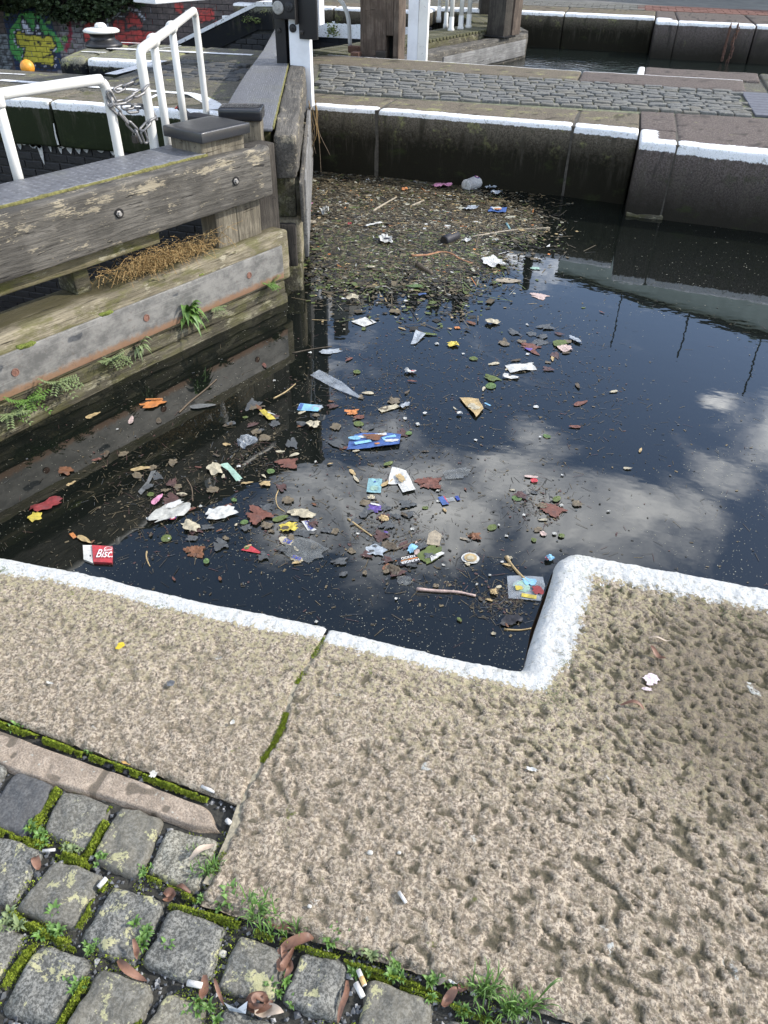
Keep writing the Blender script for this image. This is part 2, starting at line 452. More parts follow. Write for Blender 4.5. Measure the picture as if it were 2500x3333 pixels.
def wood_mat(name, a, b, dark, lich=(.42, .38, .27), la=.60, ls=.8, green=.0, grain=(3., 55., 55.), worn=None, rough=.85, top=None):
    t = NT(name)
    g = t.noise(grain, 5, .65, dist=.6); fine = t.noise((grain[0] * 4, grain[1] * 4, grain[2] * 4), 4, .7); big = t.noise(4., 4, .6)
    c = t.mix(t.rng(g, .35, .65), a, b)
    c = t.mix(t.math('MULTIPLY', t.rng(fine, .54, .66), .7), c, dark)
    c = t.mix(t.math('MULTIPLY', t.rng(big, .42, .6), .5), c, tuple(x * .55 for x in a))
    k = t.math('ADD', t.noise((6., 16., 16.), 5, .75, off=(4, 2, 7)), t.math('MULTIPLY', t.math('SUBTRACT', fine, .5), .5))
    if worn:      # pale wear along an arris: (z centre, half width) in the thing's own frame
        zz = t.sep()[2]
        d = t.math('ABSOLUTE', t.math('SUBTRACT', zz, worn[0]))
        k = t.math('ADD', k, t.rng(d, 0, worn[1], worn[2], 0))
    c = t.mix(t.math('MULTIPLY', t.rng(k, la, la + .06), ls), c, lich)
    if green:
        c = t.mix(t.math('MULTIPLY', t.rng(t.noise((5., 12., 12.), 4, .7, off=(1, 1, 3)), .45, .62), green), c, (.105, .105, .022))
    if top is not None:      # slime that has settled on the upper side
        sp = t.sep(); w_ = t.math('ADD', sp[1], t.math('MULTIPLY', t.math('SUBTRACT', t.noise((6., 20., 20.), 4, .7), .5), .18))
        k2 = t.math('MULTIPLY', t.rng(sp[2], top - .01, top + .004), t.rng(w_, -.02, -.12))
        c = t.mix(t.math('MULTIPLY', k2, .85), c, (.062, .052, .020))
    cr = t.rng(t.noise((1.6, 26., 26.), 3, .8, off=(9, 1, 2), dist=1.2), .645, .665)
    c = t.mix(t.math('MULTIPLY', cr, .8), c, tuple(x * .35 for x in dark))
    t.set('Base Color', c); t.set('Roughness', rough); t.set('Specular IOR Level', .3)
    t.bump(t.math('SUBTRACT', t.math('ADD', t.math('MULTIPLY', g, 2.), fine), t.math('MULTIPLY', cr, 2.)), .7, .006)
    return t.m
MAT['beam'] = wood_mat('grey_weathered_oak', (.075, .069, .058), (.15, .137, .115), (.02, .018, .015), lich=(.36, .31, .215), la=.60, ls=.8, worn=(.345, .06, .10))
MAT['beam_low'] = wood_mat('pale_mossy_oak', (.17, .145, .095), (.33, .285, .195), (.05, .042, .024), la=.60, green=.55, top=-.156)
MAT['beam_under'] = wood_mat('green_brown_board', (.12, .105, .06), (.2, .17, .10), (.03, .027, .015), green=.7)
MAT['post'] = wood_mat('upright_oak', (.13, .112, .082), (.25, .22, .16), (.05, .04, .03), grain=(60., 60., 4.), la=.68)
MAT['post_dark'] = wood_mat('dark_upright_oak', (.04, .034, .028), (.085, .075, .06), (.015, .012, .01), grain=(60., 60., 4.), la=.75)
MAT['heel'] = wood_mat('brown_heel_post', (.085, .062, .047), (.165, .13, .10), (.03, .022, .018), grain=(30., 30., 2.2), la=.74)
MAT['wetwood'] = wood_mat('wet_slimy_wood', (.05, .044, .028), (.13, .115, .078), (.015, .013, .008), lich=(.26, .24, .16), la=.56, green=.35)
MAT['grey_wood'] = wood_mat('silver_grey_board', (.17, .165, .155), (.27, .265, .25), (.06, .055, .05), la=.72)
def t_paint(name, col, chip=(.12, .11, .09), amt=.68, rough=.45, scale=14., spec=.5, dirt=.35):
    t = NT(name)
    n = t.noise(scale, 6, .75); d = t.noise(5., 4, .6, off=(3, 1, 4)); f = t.noise(90., 3, .6)
    c = t.mix(t.math('MULTIPLY', t.rng(d, .45, .75), dirt), col, tuple(x * .62 for x in col))
    c = t.mix(t.rng(n, amt, amt + .03), c, chip)
    t.set('Base Color', c); t.set('Roughness', rough); t.set('Specular IOR Level', spec)
    t.bump(t.math('ADD', n, t.math('MULTIPLY', f, .3)), .3, .004)
    return t.m
MAT['rail'] = t_paint('white_rail_paint', (.66, .645, .59), (.30, .29, .25), .70, .35)
MAT['white_board'] = t_paint('white_board_paint', (.76, .77, .78), (.22, .21, .19), .71, .5)
MAT['white_post'] = t_paint('worn_white_post_paint', (.74, .73, .68), (.16, .14, .11), .63, .6, 22.)
MAT['cap'] = t_paint('dark_grey_cap_paint', (.030, .031, .033), (.16, .15, .12), .72, .28, 30., .6, .5)
MAT['black'] = t_paint('black_iron_paint', (.014, .014, .015), (.07, .065, .06), .70, .42, 20.)
MAT['steel'] = None
def steel():
    t = NT('rusty_steel_strip')
    n = t.noise((9., 14., 14.), 5, .75); f = t.noise(40., 4, .7); s = t.noise((1.2, 60., 60.), 3, .6)
    c = t.mix(t.rng(n, .35, .65), (.125, .122, .112), (.26, .25, .225))
    c = t.mix(t.math('MULTIPLY', t.rng(s, .58, .66), .5), c, (.30, .29, .26))
    zz = t.sep()[2]
    k = t.math('ADD', t.rng(zz, -.375, -.46, 0, .60), t.math('MULTIPLY', f, .7))
    c = t.mix(t.math('MULTIPLY', t.rng(k, .45, .8), .85), c, (.29, .16, .085))
    c = t.mix(t.math('MULTIPLY', t.rng(f, .60, .68), .4), c, (.12, .09, .07))
    t.set('Base Color', c); t.set('Roughness', .55); t.set('Metallic', .25)
    t.bump(f, .2, .003)
    return t.m
MAT['steel'] = steel()
def tread():
    t = NT('grey_nonslip_tread')
    v = t.n.new('ShaderNodeTexVoronoi'); mp = t.n.new('ShaderNodeMapping'); t.l.new(t.tc.outputs['Object'], mp.inputs[0])
    mp.inputs['Scale'].default_value = (22, 60, 1); t.l.new(mp.outputs[0], v.inputs['Vector']); v.inputs['Scale'].default_value = 1
    v.inputs['Randomness'].default_value = .25
    n = t.noise(30., 4, .7); b = t.noise(3., 3, .6)
    k = t.rng(v.outputs['Distance'], .18, .42)
    c = t.mix(k, (.25, .255, .265), (.13, .133, .14))
    c = t.mix(t.math('MULTIPLY', t.rng(n, .45, .65), .6), c, (.07, .07, .075))
    c = t.mix(t.math('MULTIPLY', t.rng(b, .5, .7), .25), c, (.15, .15, .10))
    t.set('Base Color', c); t.set('Roughness', .5); t.set('Specular IOR Level', .5)
    t.bump(t.math('SUBTRACT', 1., k), .7, .004)
    return t.m
MAT['tread'] = tread()
MAT['iron'] = plain('galvanised_chain_steel', (.21, .205, .20), .5, .55, .4, 60)
MAT['rust'] = plain('rusty_iron', (.14, .075, .05), .8, .2, .4, 60)
MAT['bolt'] = plain('bright_bolt_head', (.36, .34, .31), .5, .6, .3, 80)
MAT['rivet'] = plain('rust_red_rivet', (.20, .10, .07), .8, .1, .4, 120)
MAT['hole'] = plain('dark_bolt_recess', (.012, .011, .01), .9)
MAT['soil'] = plain('dark_gravelly_soil', (.035, .034, .028), .95, 0, .5, 120, .6, .006)
MAT['ground'] = plain('distant_paving', (.14, .135, .12), .9, 0, .3, 2)
MAT['silt'] = plain('canal_bed_silt', (.02, .02, .013), .95, 0, .3, 2)
MAT['brick_dark'] = plain('black_engineering_brick', (.011, .011, .012), .55, 0, .5, 25, .4, .01, rnd=.35)
MAT['mortar_dark'] = plain('dark_lime_mortar', (.04, .038, .033), .95, 0, .5, 40)
MAT['brick_red'] = plain('worn_red_paver', (.19, .085, .06), .85, 0, .4, 15, rnd=.3)
MAT['stain'] = plain('white_lime_stain', (.52, .51, .47), .9, 0, .35, 40)
MAT['line'] = t_paint('white_ground_line', (.72, .72, .70), (.16, .15, .13), .58, .8, 16.)
def vcol(name, rough=.85, grime=.45, scale=18.):
    t = NT(name)
    c = t.attr('col', 'Color'); n = t.noise(scale, 5, .7)
    c = t.mix(t.math('MULTIPLY', t.rng(n, .45, .65), grime), c, (.022, .020, .018))
    t.set('Base Color', c); t.set('Roughness', rough); t.bump(n, .4, .01)
    return t.m
MAT['graffiti'] = vcol('spray_painted_brick', .8, .30, 6.)
def watermat(name, strength, scale, base=(.006, .0075, .006)):
    t = NT(name)
    t.set('Base Color', lin(base)); t.set('Roughness', .015); t.set('IOR', 1.58); t.set('Specular IOR Level', .5)
    a = t.noise((scale, scale * 1.3, 1), 3, .55); b = t.noise((scale * 5, scale * 6, 1), 2, .5)
    t.bump(t.math('ADD', a, t.math('MULTIPLY', b, .18)), strength, .02)
    return t.m
MAT['water'] = watermat('still_murky_water', .045, 2.2)
MAT['water_rippled'] = watermat('rippled_murky_water', 1.0, 5.0, (.010, .014, .012))
MAT['water_low'] = watermat('dark_low_water', .1, 2.)

MAT['panel'] = plain('dark_grey_panel_slat', (.11, .11, .125), .6, .1, .25, 20, .3)
MAT['joint'] = plain('sandy_moss_joint', (.14, .145, .085), .95, 0, .55, 30, .5, .01)
MAT['mossline'] = plain('olive_moss_line', (.15, .14, .045), .95, 0, .5, 60, .8, .01)
MAT['cap_black'] = t_paint('black_cap_paint', (.020, .021, .024), (.12, .11, .10), .74, .22, 30., .6, .5)
MAT['iron_dark'] = plain('dark_greasy_iron', (.05, .045, .04), .55, .5, .4, 60)
MAT['iron_pale'] = plain('pale_worn_iron', (.34, .33, .30), .6, .2, .3, 25)
MAT['feather'] = plain('slate_black_feathers', (.018, .018, .020), .7, 0, .4, 120, .3)
MAT['red_bill'] = plain('red_bill', (.55, .04, .02), .4)
MAT['yellow'] = plain('yellow_print', (.65, .45, .02), .5)
MAT['leg'] = plain('greenish_leg', (.22, .22, .05), .6)
MAT['slat'] = wood_mat('mossy_slat', (.075, .07, .045), (.17, .16, .11), (.02, .02, .012), green=.5)
MAT['orange'] = plain('orange_float', (.70, .30, .03), .45, 0, .12)
MAT['ivy'] = plain('dark_ivy_leaf', (.035, .055, .018), .6, 0, .6, 3, 0)
MAT['weed'] = plain('yellow_green_weed', (.10, .13, .03), .6, 0, .5, 30, 0)
MAT['twig'] = plain('brown_twig', (.11, .08, .05), .85, 0, .4, 80)
MAT['wall_green'] = plain('grey_green_render', (.70, .80, .72), .9, 0, .12, 2)
MAT['wall_dark'] = plain('dark_facade', (.035, .036, .037), .9, 0, .3, 2)
MAT['wall_black'] = plain('black_facade', (.018, .017, .015), .9, 0, .4, 1.5)
MAT['wall_pale'] = plain('pale_render', (.28, .28, .26), .9, 0, .12, 2)
MAT['frame'] = plain('window_frame', (.30, .30, .29), .6)
MAT['pane'] = plain('window_pane', (.03, .035, .04), .08)
def litter(name, col, rough=.6, var=.25, scale=60., dirt=.6, spec=.4):
    """thin wet litter: colour with dirt specks"""
    t = NT(name); n = t.noise(scale, 4, .6); d = t.noise(180., 4, .75, off=(3, 2, 1)); w = t.noise(22., 4, .7, off=(1, 9, 1))
    c = t.ramp(n, [(.3, tuple(x * (1 - var) for x in col)), (.7, tuple(min(1, x * (1 + var * .6)) for x in col))])
    c = t.mix(t.math('MULTIPLY', t.rng(w, .5, .7), dirt), c, tuple(x * .35 + .03 for x in col))
    c = t.mix(t.math('MULTIPLY', t.rng(d, .60, .68), .6), c, (.06, .05, .035))
    t.set('Base Color', c); t.set('Roughness', rough); t.set('Specular IOR Level', spec); t.bump(n, .3, .004)
    return t.m
for k_, c_ in dict(white=(.55, .55, .51), cream=(.43, .385, .27), tan=(.42, .31, .15), brown=(.17, .075, .035), redbrown=(.155, .065, .045), maroon=(.22, .035, .035),
                   orange=(.52, .20, .06), dullgreen=(.10, .13, .035), green=(.09, .15, .045), blue=(.06, .12, .31), skyblue=(.22, .45, .62), darkblue=(.03, .06, .26), teal=(.20, .36, .38),
                   yellow=(.52, .42, .07), pink=(.58, .25, .36), red=(.45, .05, .06), purple=(.13, .08, .30), greyfilm=(.15, .155, .15), palefilm=(.34, .37, .39), black=(.02, .02, .025),
                   greycard=(.33, .37, .40), leafpale=(.33, .28, .20), oldplastic=(.42, .42, .38), wetbrown=(.09, .07, .045), mint=(.30, .45, .36), palepink=(.50, .38, .33)).items():
    MAT['L_' + k_] = litter('litter_' + k_, c_, .55 if k_ not in ('palefilm', 'greyfilm') else .2)
def film(name, col, alpha):
    t = NT(name); n = t.noise(14., 3, .5)
    t.set('Base Color', lin(col)); t.set('Roughness', .25); t.set('Alpha', t.rng(n, .3, .7, alpha * .4, alpha, False)); t.bump(n, .5, .01); return t.m
MAT['film'] = film('translucent_plastic_film', (.40, .44, .47), .65)
MAT['film_dark'] = film('dull_translucent_film', (.16, .17, .165), .7)
MAT['speck'] = plain('pale_floating_seed', (.30, .29, .22), .8, 0, .4, 3, 0)
MAT['speck_dark'] = plain('dark_floating_speck', (.05, .04, .03), .8, 0, .4, 3, 0)
MAT['mat_brown'] = litter('rotting_twig', (.075, .060, .034), .6, .5, 14., .3)
MAT['mat_tan'] = litter('tan_reed_bit', (.145, .115, .065), .6, .4, 14., .2)
MAT['mat_dark'] = litter('dark_sodden_bit', (.022, .019, .012), .5, .5, 14., .2)
MAT['scum'] = None
MAT['moss'] = plain('bright_cushion_moss', (.24, .30, .025), .95, 0, .5, 150, .8, .006)
MAT['leafgreen'] = plain('fresh_weed_leaf', (.10, .19, .035), .5, 0, .35, 60, .2)
MAT['leafdull'] = plain('pale_fern_leaf', (.17, .22, .09), .6, 0, .35, 60, .2)
MAT['gravel'] = plain('dark_gravel_stone', (.10, .105, .11), .7, 0, .6, 25, .4)
MAT['gravel_pale'] = plain('pale_gravel_stone', (.34, .34, .33), .7, 0, .4, 25, .4)
MAT['willow'] = plain('dead_willow_leaf', (.17, .085, .05), .55, 0, .4, 30, .3, dark=(.07, .03, .018))
MAT['straw'] = plain('dry_golden_stem', (.30, .19, .07), .8, 0, .4, 60, 0)
MAT['seed'] = plain('golden_seed_head', (.46, .33, .14), .8, 0, .3, 60, 0)
MAT['butt_paper'] = plain('wet_cigarette_paper', (.52, .50, .46), .8, 0, .25, 60)
MAT['butt_filter'] = plain('tan_cigarette_filter', (.55, .36, .15), .8, 0, .25, 90)
MAT['lichen_y'] = plain('yellow_lichen', (.55, .42, .03), .95, 0, .3, 300, .5)
MAT['chip'] = plain('pale_stone_chip', (.50, .48, .42), .85, 0, .25, 60)
MAT['pinkgum'] = plain('pink_paper_scrap', (.58, .48, .48), .85, 0, .15, 120)
MAT['white_print'] = plain('white_print', (.78, .77, .74), .5, 0, .1, 90, .1)
MAT['blue_print'] = plain('dark_blue_print', (.03, .05, .30), .5, 0, .1, 90, .1)
MAT['palewillow'] = plain('pale_dead_leaf', (.36, .29, .22), .6, 0, .3, 40, .2)
MAT['lichen_o'] = plain('orange_flake', (.50, .30, .10), .9, 0, .3, 90, .2)
MAT['jointmortar'] = plain('sandy_joint_mortar', (.27, .24, .17), .95, 0, .4, 90, .6, .006)

for k_, c_ in dict(sunkleaf=(.085, .045, .038), sunkgrey=(.075, .08, .08), sunktan=(.15, .12, .075)).items(): MAT['L_' + k_] = litter('sunken_' + k_, c_, .4)
MAT['joint_stone'] = plain('pointing_mortar', (.07, .062, .048), .95, 0, .4, 30)
MAT['wall_mid'] = plain('dull_green_cladding', (.22, .27, .25), .9, 0, .2, 2)
MAT['moss_dark'] = plain('olive_cushion_moss', (.12, .145, .022), .95, 0, .5, 150, .8, .006)
MAT['driftwood'] = plain('stripped_orange_bark', (.34, .17, .085), .8, 0, .5, 25, .5)
# ================================================================ THE SETTING
WZ = -0.64                                                # water level of both pounds
# ---- water sheets
def sheet(name, pts, z, mat, **kw):
    return mk(name, [(x, y, z) for x, y in pts], [tuple(range(len(pts)))], mat, kind='structure', **kw)
sheet('canal_water', [(-3.25, 1.0), (40, 1.0), (40, 8.6), (-3.0, 8.6), (-1.95, 4.93)], WZ, MAT['water'])
sheet('far_canal_water', [(-4.1, 11.7), (40, 11.7), (40, 20.6), (-2.9, 20.6), (-1.78, 17.75)], WZ, MAT['water_rippled'])
sheet('lock_chamber_water', [(-40, -3), (1.0, -3), (1.0, 19.9), (-40, 19.9)], -2.9, MAT['water_low'])
sheet('distant_ground', [(-400, 20.2), (400, 20.2), (400, 700), (-400, 700)], -.03, MAT['ground'])
sheet('ground_behind', [(-60, -80), (60, -80), (60, .02), (-60, .02)], -.05, MAT['ground'])
sheet('canal_bed', [(-3.25, 1.0), (40, 1.0), (40, 8.6), (-3.0, 8.6), (-1.95, 4.93)], -1.6, MAT['silt'])

# ---- the near quay: coping stones as displaced height fields
R_ARR = .045
def sd_edge(x, y):
    """distance inside the near quay's water edge (positive on stone)"""
    dA = 1.325 - .008 * x - y + .004 * np.sin(x * 9)
    xr, yb, rr = .045 + .045 * sstep(1.3, 1.8, y), 1.835 - .012 * x, .085
    qx = xr - x + rr; qy = y - yb + rr
    dB = rr - np.hypot(np.maximum(qx, 0), np.maximum(qy, 0)) - np.minimum(np.maximum(qx, qy), 0)
    k = .03                                               # a small fillet in the inner corner
    h = np.clip(.5 + .5 * (dA - dB) / k, 0, 1)
    return dB + (dA - dB) * h + k * h * (1 - h)
def pits(x, y, amt):
    """tooled hollows, longer one way than the other, deeper to the right"""
    a = math.radians(-38)
    u = x * math.cos(a) + y * math.sin(a); v = -x * math.sin(a) + y * math.cos(a)
    wx = .02 * (vn(x * 14, y * 14, 40) - .5); wy = .02 * (vn(x * 14, y * 14, 41) - .5)
    n1 = vn((u + wx) * 27, (v + wy) * 50, 3); n2 = vn((u + wy) * 46 + 5, (v + wx) * 82, 4); n3 = fbm(x * 14, y * 14, 9, 3)
    n4 = vn((u + wy) * 85 + 8, (v + wx) * 125, 14)
    q = n1 * .16 + n2 * .40 + n4 * .44 + (n3 - .5) * .30
    p = .7 * sstep(.42, .76, q) + .3 * sstep(.55, .85, n4)
    return p * amt
def near_slab(name, x0, x1, y0, y1, res, amt, edges, pd_on=True, seed=0, zoff=0., water=True, joint=None, matk='slab'):
    nx = int((x1 - x0) / res) + 1; ny = int((y1 - y0) / res) + 1
    X, Y = np.meshgrid(np.linspace(x0, x1, nx), np.linspace(y0, y1, ny))
    if joint is not None: X, Y = joint(X, Y)
    d = sd_edge(X, Y) if water else np.full(X.shape, 9.)
    stepx = (x1 - x0) / nx
    # snap the outermost ring onto the edge
    e = 1e-3; gx = (sd_edge(X + e, Y) - sd_edge(X - e, Y)) / (2 * e); gy = (sd_edge(X, Y + e) - sd_edge(X, Y - e)) / (2 * e)
    keep = d > -res * .95
    out = d < 0
    if water:
        gl = np.maximum(np.hypot(gx, gy), .3)
        X = np.where(out, X - gx / gl * d, X); Y = np.where(out, Y - gy / gl * d, Y); dd = np.maximum(d, 0)
    else: dd = d
    Z = np.zeros_like(X)
    r = R_ARR; t = np.clip(dd / r, 0, 1)
    Z = Z - r * (1 - np.sqrt(np.clip(1 - (1 - t) ** 2, 0, 1)))
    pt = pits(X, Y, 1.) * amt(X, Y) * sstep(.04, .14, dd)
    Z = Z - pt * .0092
    Z = Z + (fbm(X * 3, Y * 3, 21 + seed, 3) - .5) * .008 + (fbm(X * 70, Y * 70, 22 + seed, 3) - .5) * .0062 * (.6 + .6 * amt(X, Y)) + (vn(X * 150, Y * 150, 5) - .5) * .0016
    Z = Z + (fbm(X * 25, Y * 25, 31, 2) - .5) * .006 * sstep(.12, .0, dd)
    be = np.full(X.shape, 1.)
    for fn in edges:                                      # other (joint) edges, rounded less
        q = fn(X, Y) + (fbm(X * 22, Y * 22, 77 + seed, 3) - .5) * .012
        rr = .011; tt = np.clip(q / rr, 0, 1); Z = Z - .014 * (1 - np.sqrt(np.clip(1 - (1 - tt) ** 2, 0, 1)))
    Z = Z + zoff
    wt = .070 + .042 * sstep(-.05, .05, X) * sstep(1.28, 1.40, Y) + .02 * sstep(-1.2, -1.7, X)
    pd = dd / wt if pd_on else np.full(X.shape, 9.)
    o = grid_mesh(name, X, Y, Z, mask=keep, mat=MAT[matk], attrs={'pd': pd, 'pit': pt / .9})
    return o
def skirt(name, pts, ztop, zbot, mat, parent, n=1):
    v = []; f = []
    for x, y in pts: v += [(x, y, ztop), (x, y, zbot)]
    for i in range(len(pts) - 1): f.append((2 * i, 2 * i + 1, 2 * i + 3, 2 * i + 2))
    k = len(v)
    return mk(name, v, f, mat, parent, attrs={'pd': [5.] * k, 'pit': [0.] * k})
EDG = lambda x: .828 - .085 * (np.clip(x, -1.7, 0) + 1.134)
JX = lambda y: -.497 + .006 * np.sin(y * 21) + (y - .6) * .012       # the joint between the two big slabs
amtL = lambda x, y: .62 + .0 * x
amtR = lambda x, y: .72 + .28 * sstep(-.4, .3, x)
quay = empty('near_quay', (0, 0, 0), kind='structure')
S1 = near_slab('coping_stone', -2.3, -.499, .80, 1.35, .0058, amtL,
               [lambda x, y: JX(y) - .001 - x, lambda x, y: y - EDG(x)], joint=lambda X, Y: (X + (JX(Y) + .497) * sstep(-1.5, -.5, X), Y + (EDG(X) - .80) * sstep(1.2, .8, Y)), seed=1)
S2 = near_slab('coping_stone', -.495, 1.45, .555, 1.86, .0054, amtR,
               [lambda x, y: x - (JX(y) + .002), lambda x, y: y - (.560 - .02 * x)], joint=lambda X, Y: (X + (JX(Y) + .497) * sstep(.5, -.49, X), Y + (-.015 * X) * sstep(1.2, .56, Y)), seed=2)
S1.parent = quay; S2.parent = quay
edge = [(-2.3, 1.343)] + [(x, 1.325 - .008 * x) for x in np.linspace(-2.2, .0, 12)] + [(.046, 1.325), (.05, 1.5), (.085, 1.74), (.12, 1.81), (.17, 1.834)] + [(x, 1.835 - .012 * x) for x in np.linspace(.3, 6, 8)]
skirt('quay_face', [(x, y - .004) for x, y in edge], -.04, -2.0, MAT['coping_purple'], quay)
def far_right_slab():
    X, Y = np.meshgrid(np.linspace(1.46, 6, 60), np.linspace(.54, 1.80, 24))
    grid_mesh('coping_stone', X, Y, (fbm(X * 12, Y * 12, 3) - .5) * .01, mat=MAT['slab'], parent=quay, attrs={'pd': (1.80 - Y) / .1, 'pit': pits(X, Y, 1.)})
far_right_slab()
# side faces where the big slabs stand proud of the setts
skirt('slab_side', [(-.492, 1.30)] + [(JX(y) + .005, y) for y in np.linspace(1.2, .575, 14)] + [(-.487, .572)] + [(x, .563 - .015 * x) for x in np.linspace(-.45, 6, 12)], -.011, -.08, MAT['slab'], quay)
skirt('slab_side', [(-.505, 1.30)] + [(JX(y) - .004, y) for y in np.linspace(1.2, .79, 10)] + [(x, float(EDG(x)) + .006) for x in np.linspace(-.51, -2.3, 16)], -.014, -.08, MAT['slab'], quay)
# the smooth pink strip between the slab and the setts
def strip_stone():
    x0, x1 = -2.3, -.515; nx, ny = 300, 26
    s, t = np.meshgrid(np.linspace(0, 1, nx), np.linspace(0, 1, ny))
    X = x0 + (x1 - x0) * s
    top = EDG(X) - .015 - .009 * vn(X * 8, X * 0, 4) - .045 * sstep(-.60, -.515, X) ** 2
    bot = .716 - .045 * (X + 1.1) + .012 * vn(X * 9, X * 0, 8) + .014 * sstep(-.58, -.515, X)
    Y = bot + (top - bot) * t
    dd = np.minimum(np.minimum(Y - bot, top - Y), (x1 - X))
    pt = sstep(.62, .8, vn(X * 40, Y * 40, 61)) * .8
    Z = -.009 - .016 * (1 - sstep(0, .008, dd)) + (fbm(X * 30, Y * 30, 63, 3) - .5) * .004 - pt * .002
    grid_mesh('edge_stone', X, Y, Z, mat=MAT['strip'], parent=quay, attrs={'pd': X * 0 + 9, 'pit': pt})
strip_stone()
skirt('slab_side', [(x_, .717 - .045 * (x_ + 1.1) + .012 * float(vn(x_ * 9, 0, 8)) + .014 * float(sstep(-.58, -.515, x_))) for x_ in np.linspace(-2.3, -.517, 50)] + [(-.517, .735)], -.022, -.08, MAT['strip'], quay)
# bed of soil under the joints and the setts
def bed():
    X, Y = np.meshgrid(np.linspace(-2.4, 3.0, 400), np.linspace(-.2, .86, 110))
    Z = -.027 + (fbm(X * 18, Y * 18, 91, 4) - .5) * .014
    grid_mesh('soil_bed', X, Y, Z, mat=MAT['soil'], kind='structure')
bed()

# ---- near setts, traced one by one
def hf_sett(c, ztop, seed, matk):
    """c: four corners far-left, far-right, near-right, near-left"""
    n = 22
    s, t = np.meshgrid(np.linspace(0, 1, n), np.linspace(0, 1, n))
    c = [np.array(p) for p in c]
    ss, tt = s, t
    P2 = (c[3][None, None] * ((1 - ss) * (1 - tt))[..., None] + c[2][None, None] * (ss * (1 - tt))[..., None] + c[1][None, None] * (ss * tt)[..., None] + c[0][None, None] * ((1 - ss) * tt)[..., None])
    cen = P2.mean((0, 1))
    # pull the corners in (superellipse) and wobble the outline
    a = (s - .5) * 2; b = (t - .5) * 2
    rr = np.maximum(np.abs(a), np.abs(b)); pn = 7.5
    q = (np.abs(a) ** pn + np.abs(b) ** pn) ** (1 / pn)
    k = np.where(rr > 1e-6, rr / np.maximum(q, 1e-6), 1)
    k = 1.085 * k * (1 + rr * .10 * (fbm(a * 1.7 + seed, b * 1.7, seed, 3) - .5) * 2)
    X = cen[0] + (P2[..., 0] - cen[0]) * k; Y = cen[1] + (P2[..., 1] - cen[1]) * k
    prof = sstep(1.0, .86, rr)
    X = cen[0] + (X - cen[0]) * (1 - .0 * rr); 
    Z = ztop - .013 * (1 - prof) ** 1.6 + .003 * (1 - rr ** 2) + (fbm(X * 24, Y * 24, seed + 5, 3) - .5) * .017 + (fbm(X * 90, Y * 90, seed + 6, 3) - .5) * .005
    Z = Z + (vn(X * 3 + seed, Y * 3, seed) - .5) * .006
    # skirt ring
    V = np.stack([X, Y, Z], -1).reshape(-1, 3).tolist(); F = []
    for i in range(n - 1):
        for j in range(n - 1):
            p = i * n + j; F.append((p, p + 1, p + n + 1, p + n))
    ring = [j for j in range(n)] + [i * n + n - 1 for i in range(1, n)] + [(n - 1) * n + j for j in range(n - 2, -1, -1)] + [i * n for i in range(n - 2, 0, -1)]
    base = len(V)
    for r in ring:
        v = V[r]; V.append([cen[0] + (v[0] - cen[0]) * 1.03, cen[1] + (v[1] - cen[1]) * 1.03, -.062])
    m = len(ring)
    for i in range(m):
        F.append((ring[i], base + i, base + (i + 1) % m, ring[(i + 1) % m]))
    V = [(v[0] - cen[0], v[1] - cen[1], v[2]) for v in V]
    return V, F, cen
sett_floor = empty('sett_paving', (0, 0, 0), kind='structure')
NEAR_SETTS = [
 ([(-1.020, .722), (-.918, .712), (-.903, .596), (-1.02, .60)], 'sett_dark'),
 ([(-.892, .706), (-.774, .706), (-.772, .601), (-.880, .612)], 'sett'),
 ([(-.750, .707), (-.655, .703), (-.639, .579), (-.747, .589)], 'sett'),
 ([(-.627, .690), (-.513, .689), (-.516, .583), (-.625, .595)], 'sett_pale'),
 ([(-.962, .577), (-.858, .573), (-.845, .465), (-.96, .462)], 'sett'),
 ([(-.818, .566), (-.708, .564), (-.706, .459), (-.832, .459)], 'sett'),
 ([(-.677, .549), (-.564, .549), (-.566, .436), (-.681, .442)], 'sett'),
 ([(-.541, .542), (-.429, .538), (-.426, .436), (-.549, .440)], 'sett'),
 ([(-.396, .533), (-.308, .528), (-.298, .446), (-.400, .440)], 'sett'),
 ([(-.272, .537), (-.186, .536), (-.183, .446), (-.277, .447)], 'sett'),
 ([(-.138, .524), (-.022, .520), (-.031, .42), (-.139, .425)], 'sett'),
 ([(.008, .497), (.10, .500), (.105, .40), (.004, .40)], 'sett'),
 ([(-.885, .432), (-.790, .426), (-.786, .32), (-.89, .32)], 'sett'),
 ([(-.752, .418), (-.645, .415), (-.650, .312), (-.752, .307)], 'sett'),
 ([(-.617, .409), (-.510, .405), (-.516, .303), (-.627, .306)], 'sett'),
 ([(-.487, .409), (-.405, .405), (-.398, .30), (-.497, .302)], 'sett_pale'),
 ([(-.372, .412), (-.262, .410), (-.26, .305), (-.372, .303)], 'sett'),
 ([(-.235, .418), (-.128, .412), (-.13, .31), (-.238, .31)], 'sett'),
 ([(-1.145, .725), (-1.05, .722), (-1.04, .60), (-1.15, .60)], 'sett'),
 ([(-1.10, .572), (-.995, .572), (-.99, .462), (-1.10, .46)], 'sett'),
]
for i, (c, mk_) in enumerate(NEAR_SETTS):
    V, F, cen = hf_sett(c, -.010, i + 3, mk_)
    mk('sett', V, F, MAT[mk_], sett_floor, smooth=True, loc=(cen[0], cen[1], 0))
V, F, _ = hf_sett([(-.055, .052), (.055, .052), (.055, -.052), (-.055, -.052)], -.010, 50, 'sett')
me = bpy.data.meshes.new('sett'); me.from_pydata(V, [], F); me.materials.append(MAT['sett']); me.polygons.foreach_set('use_smooth', [True] * len(F))
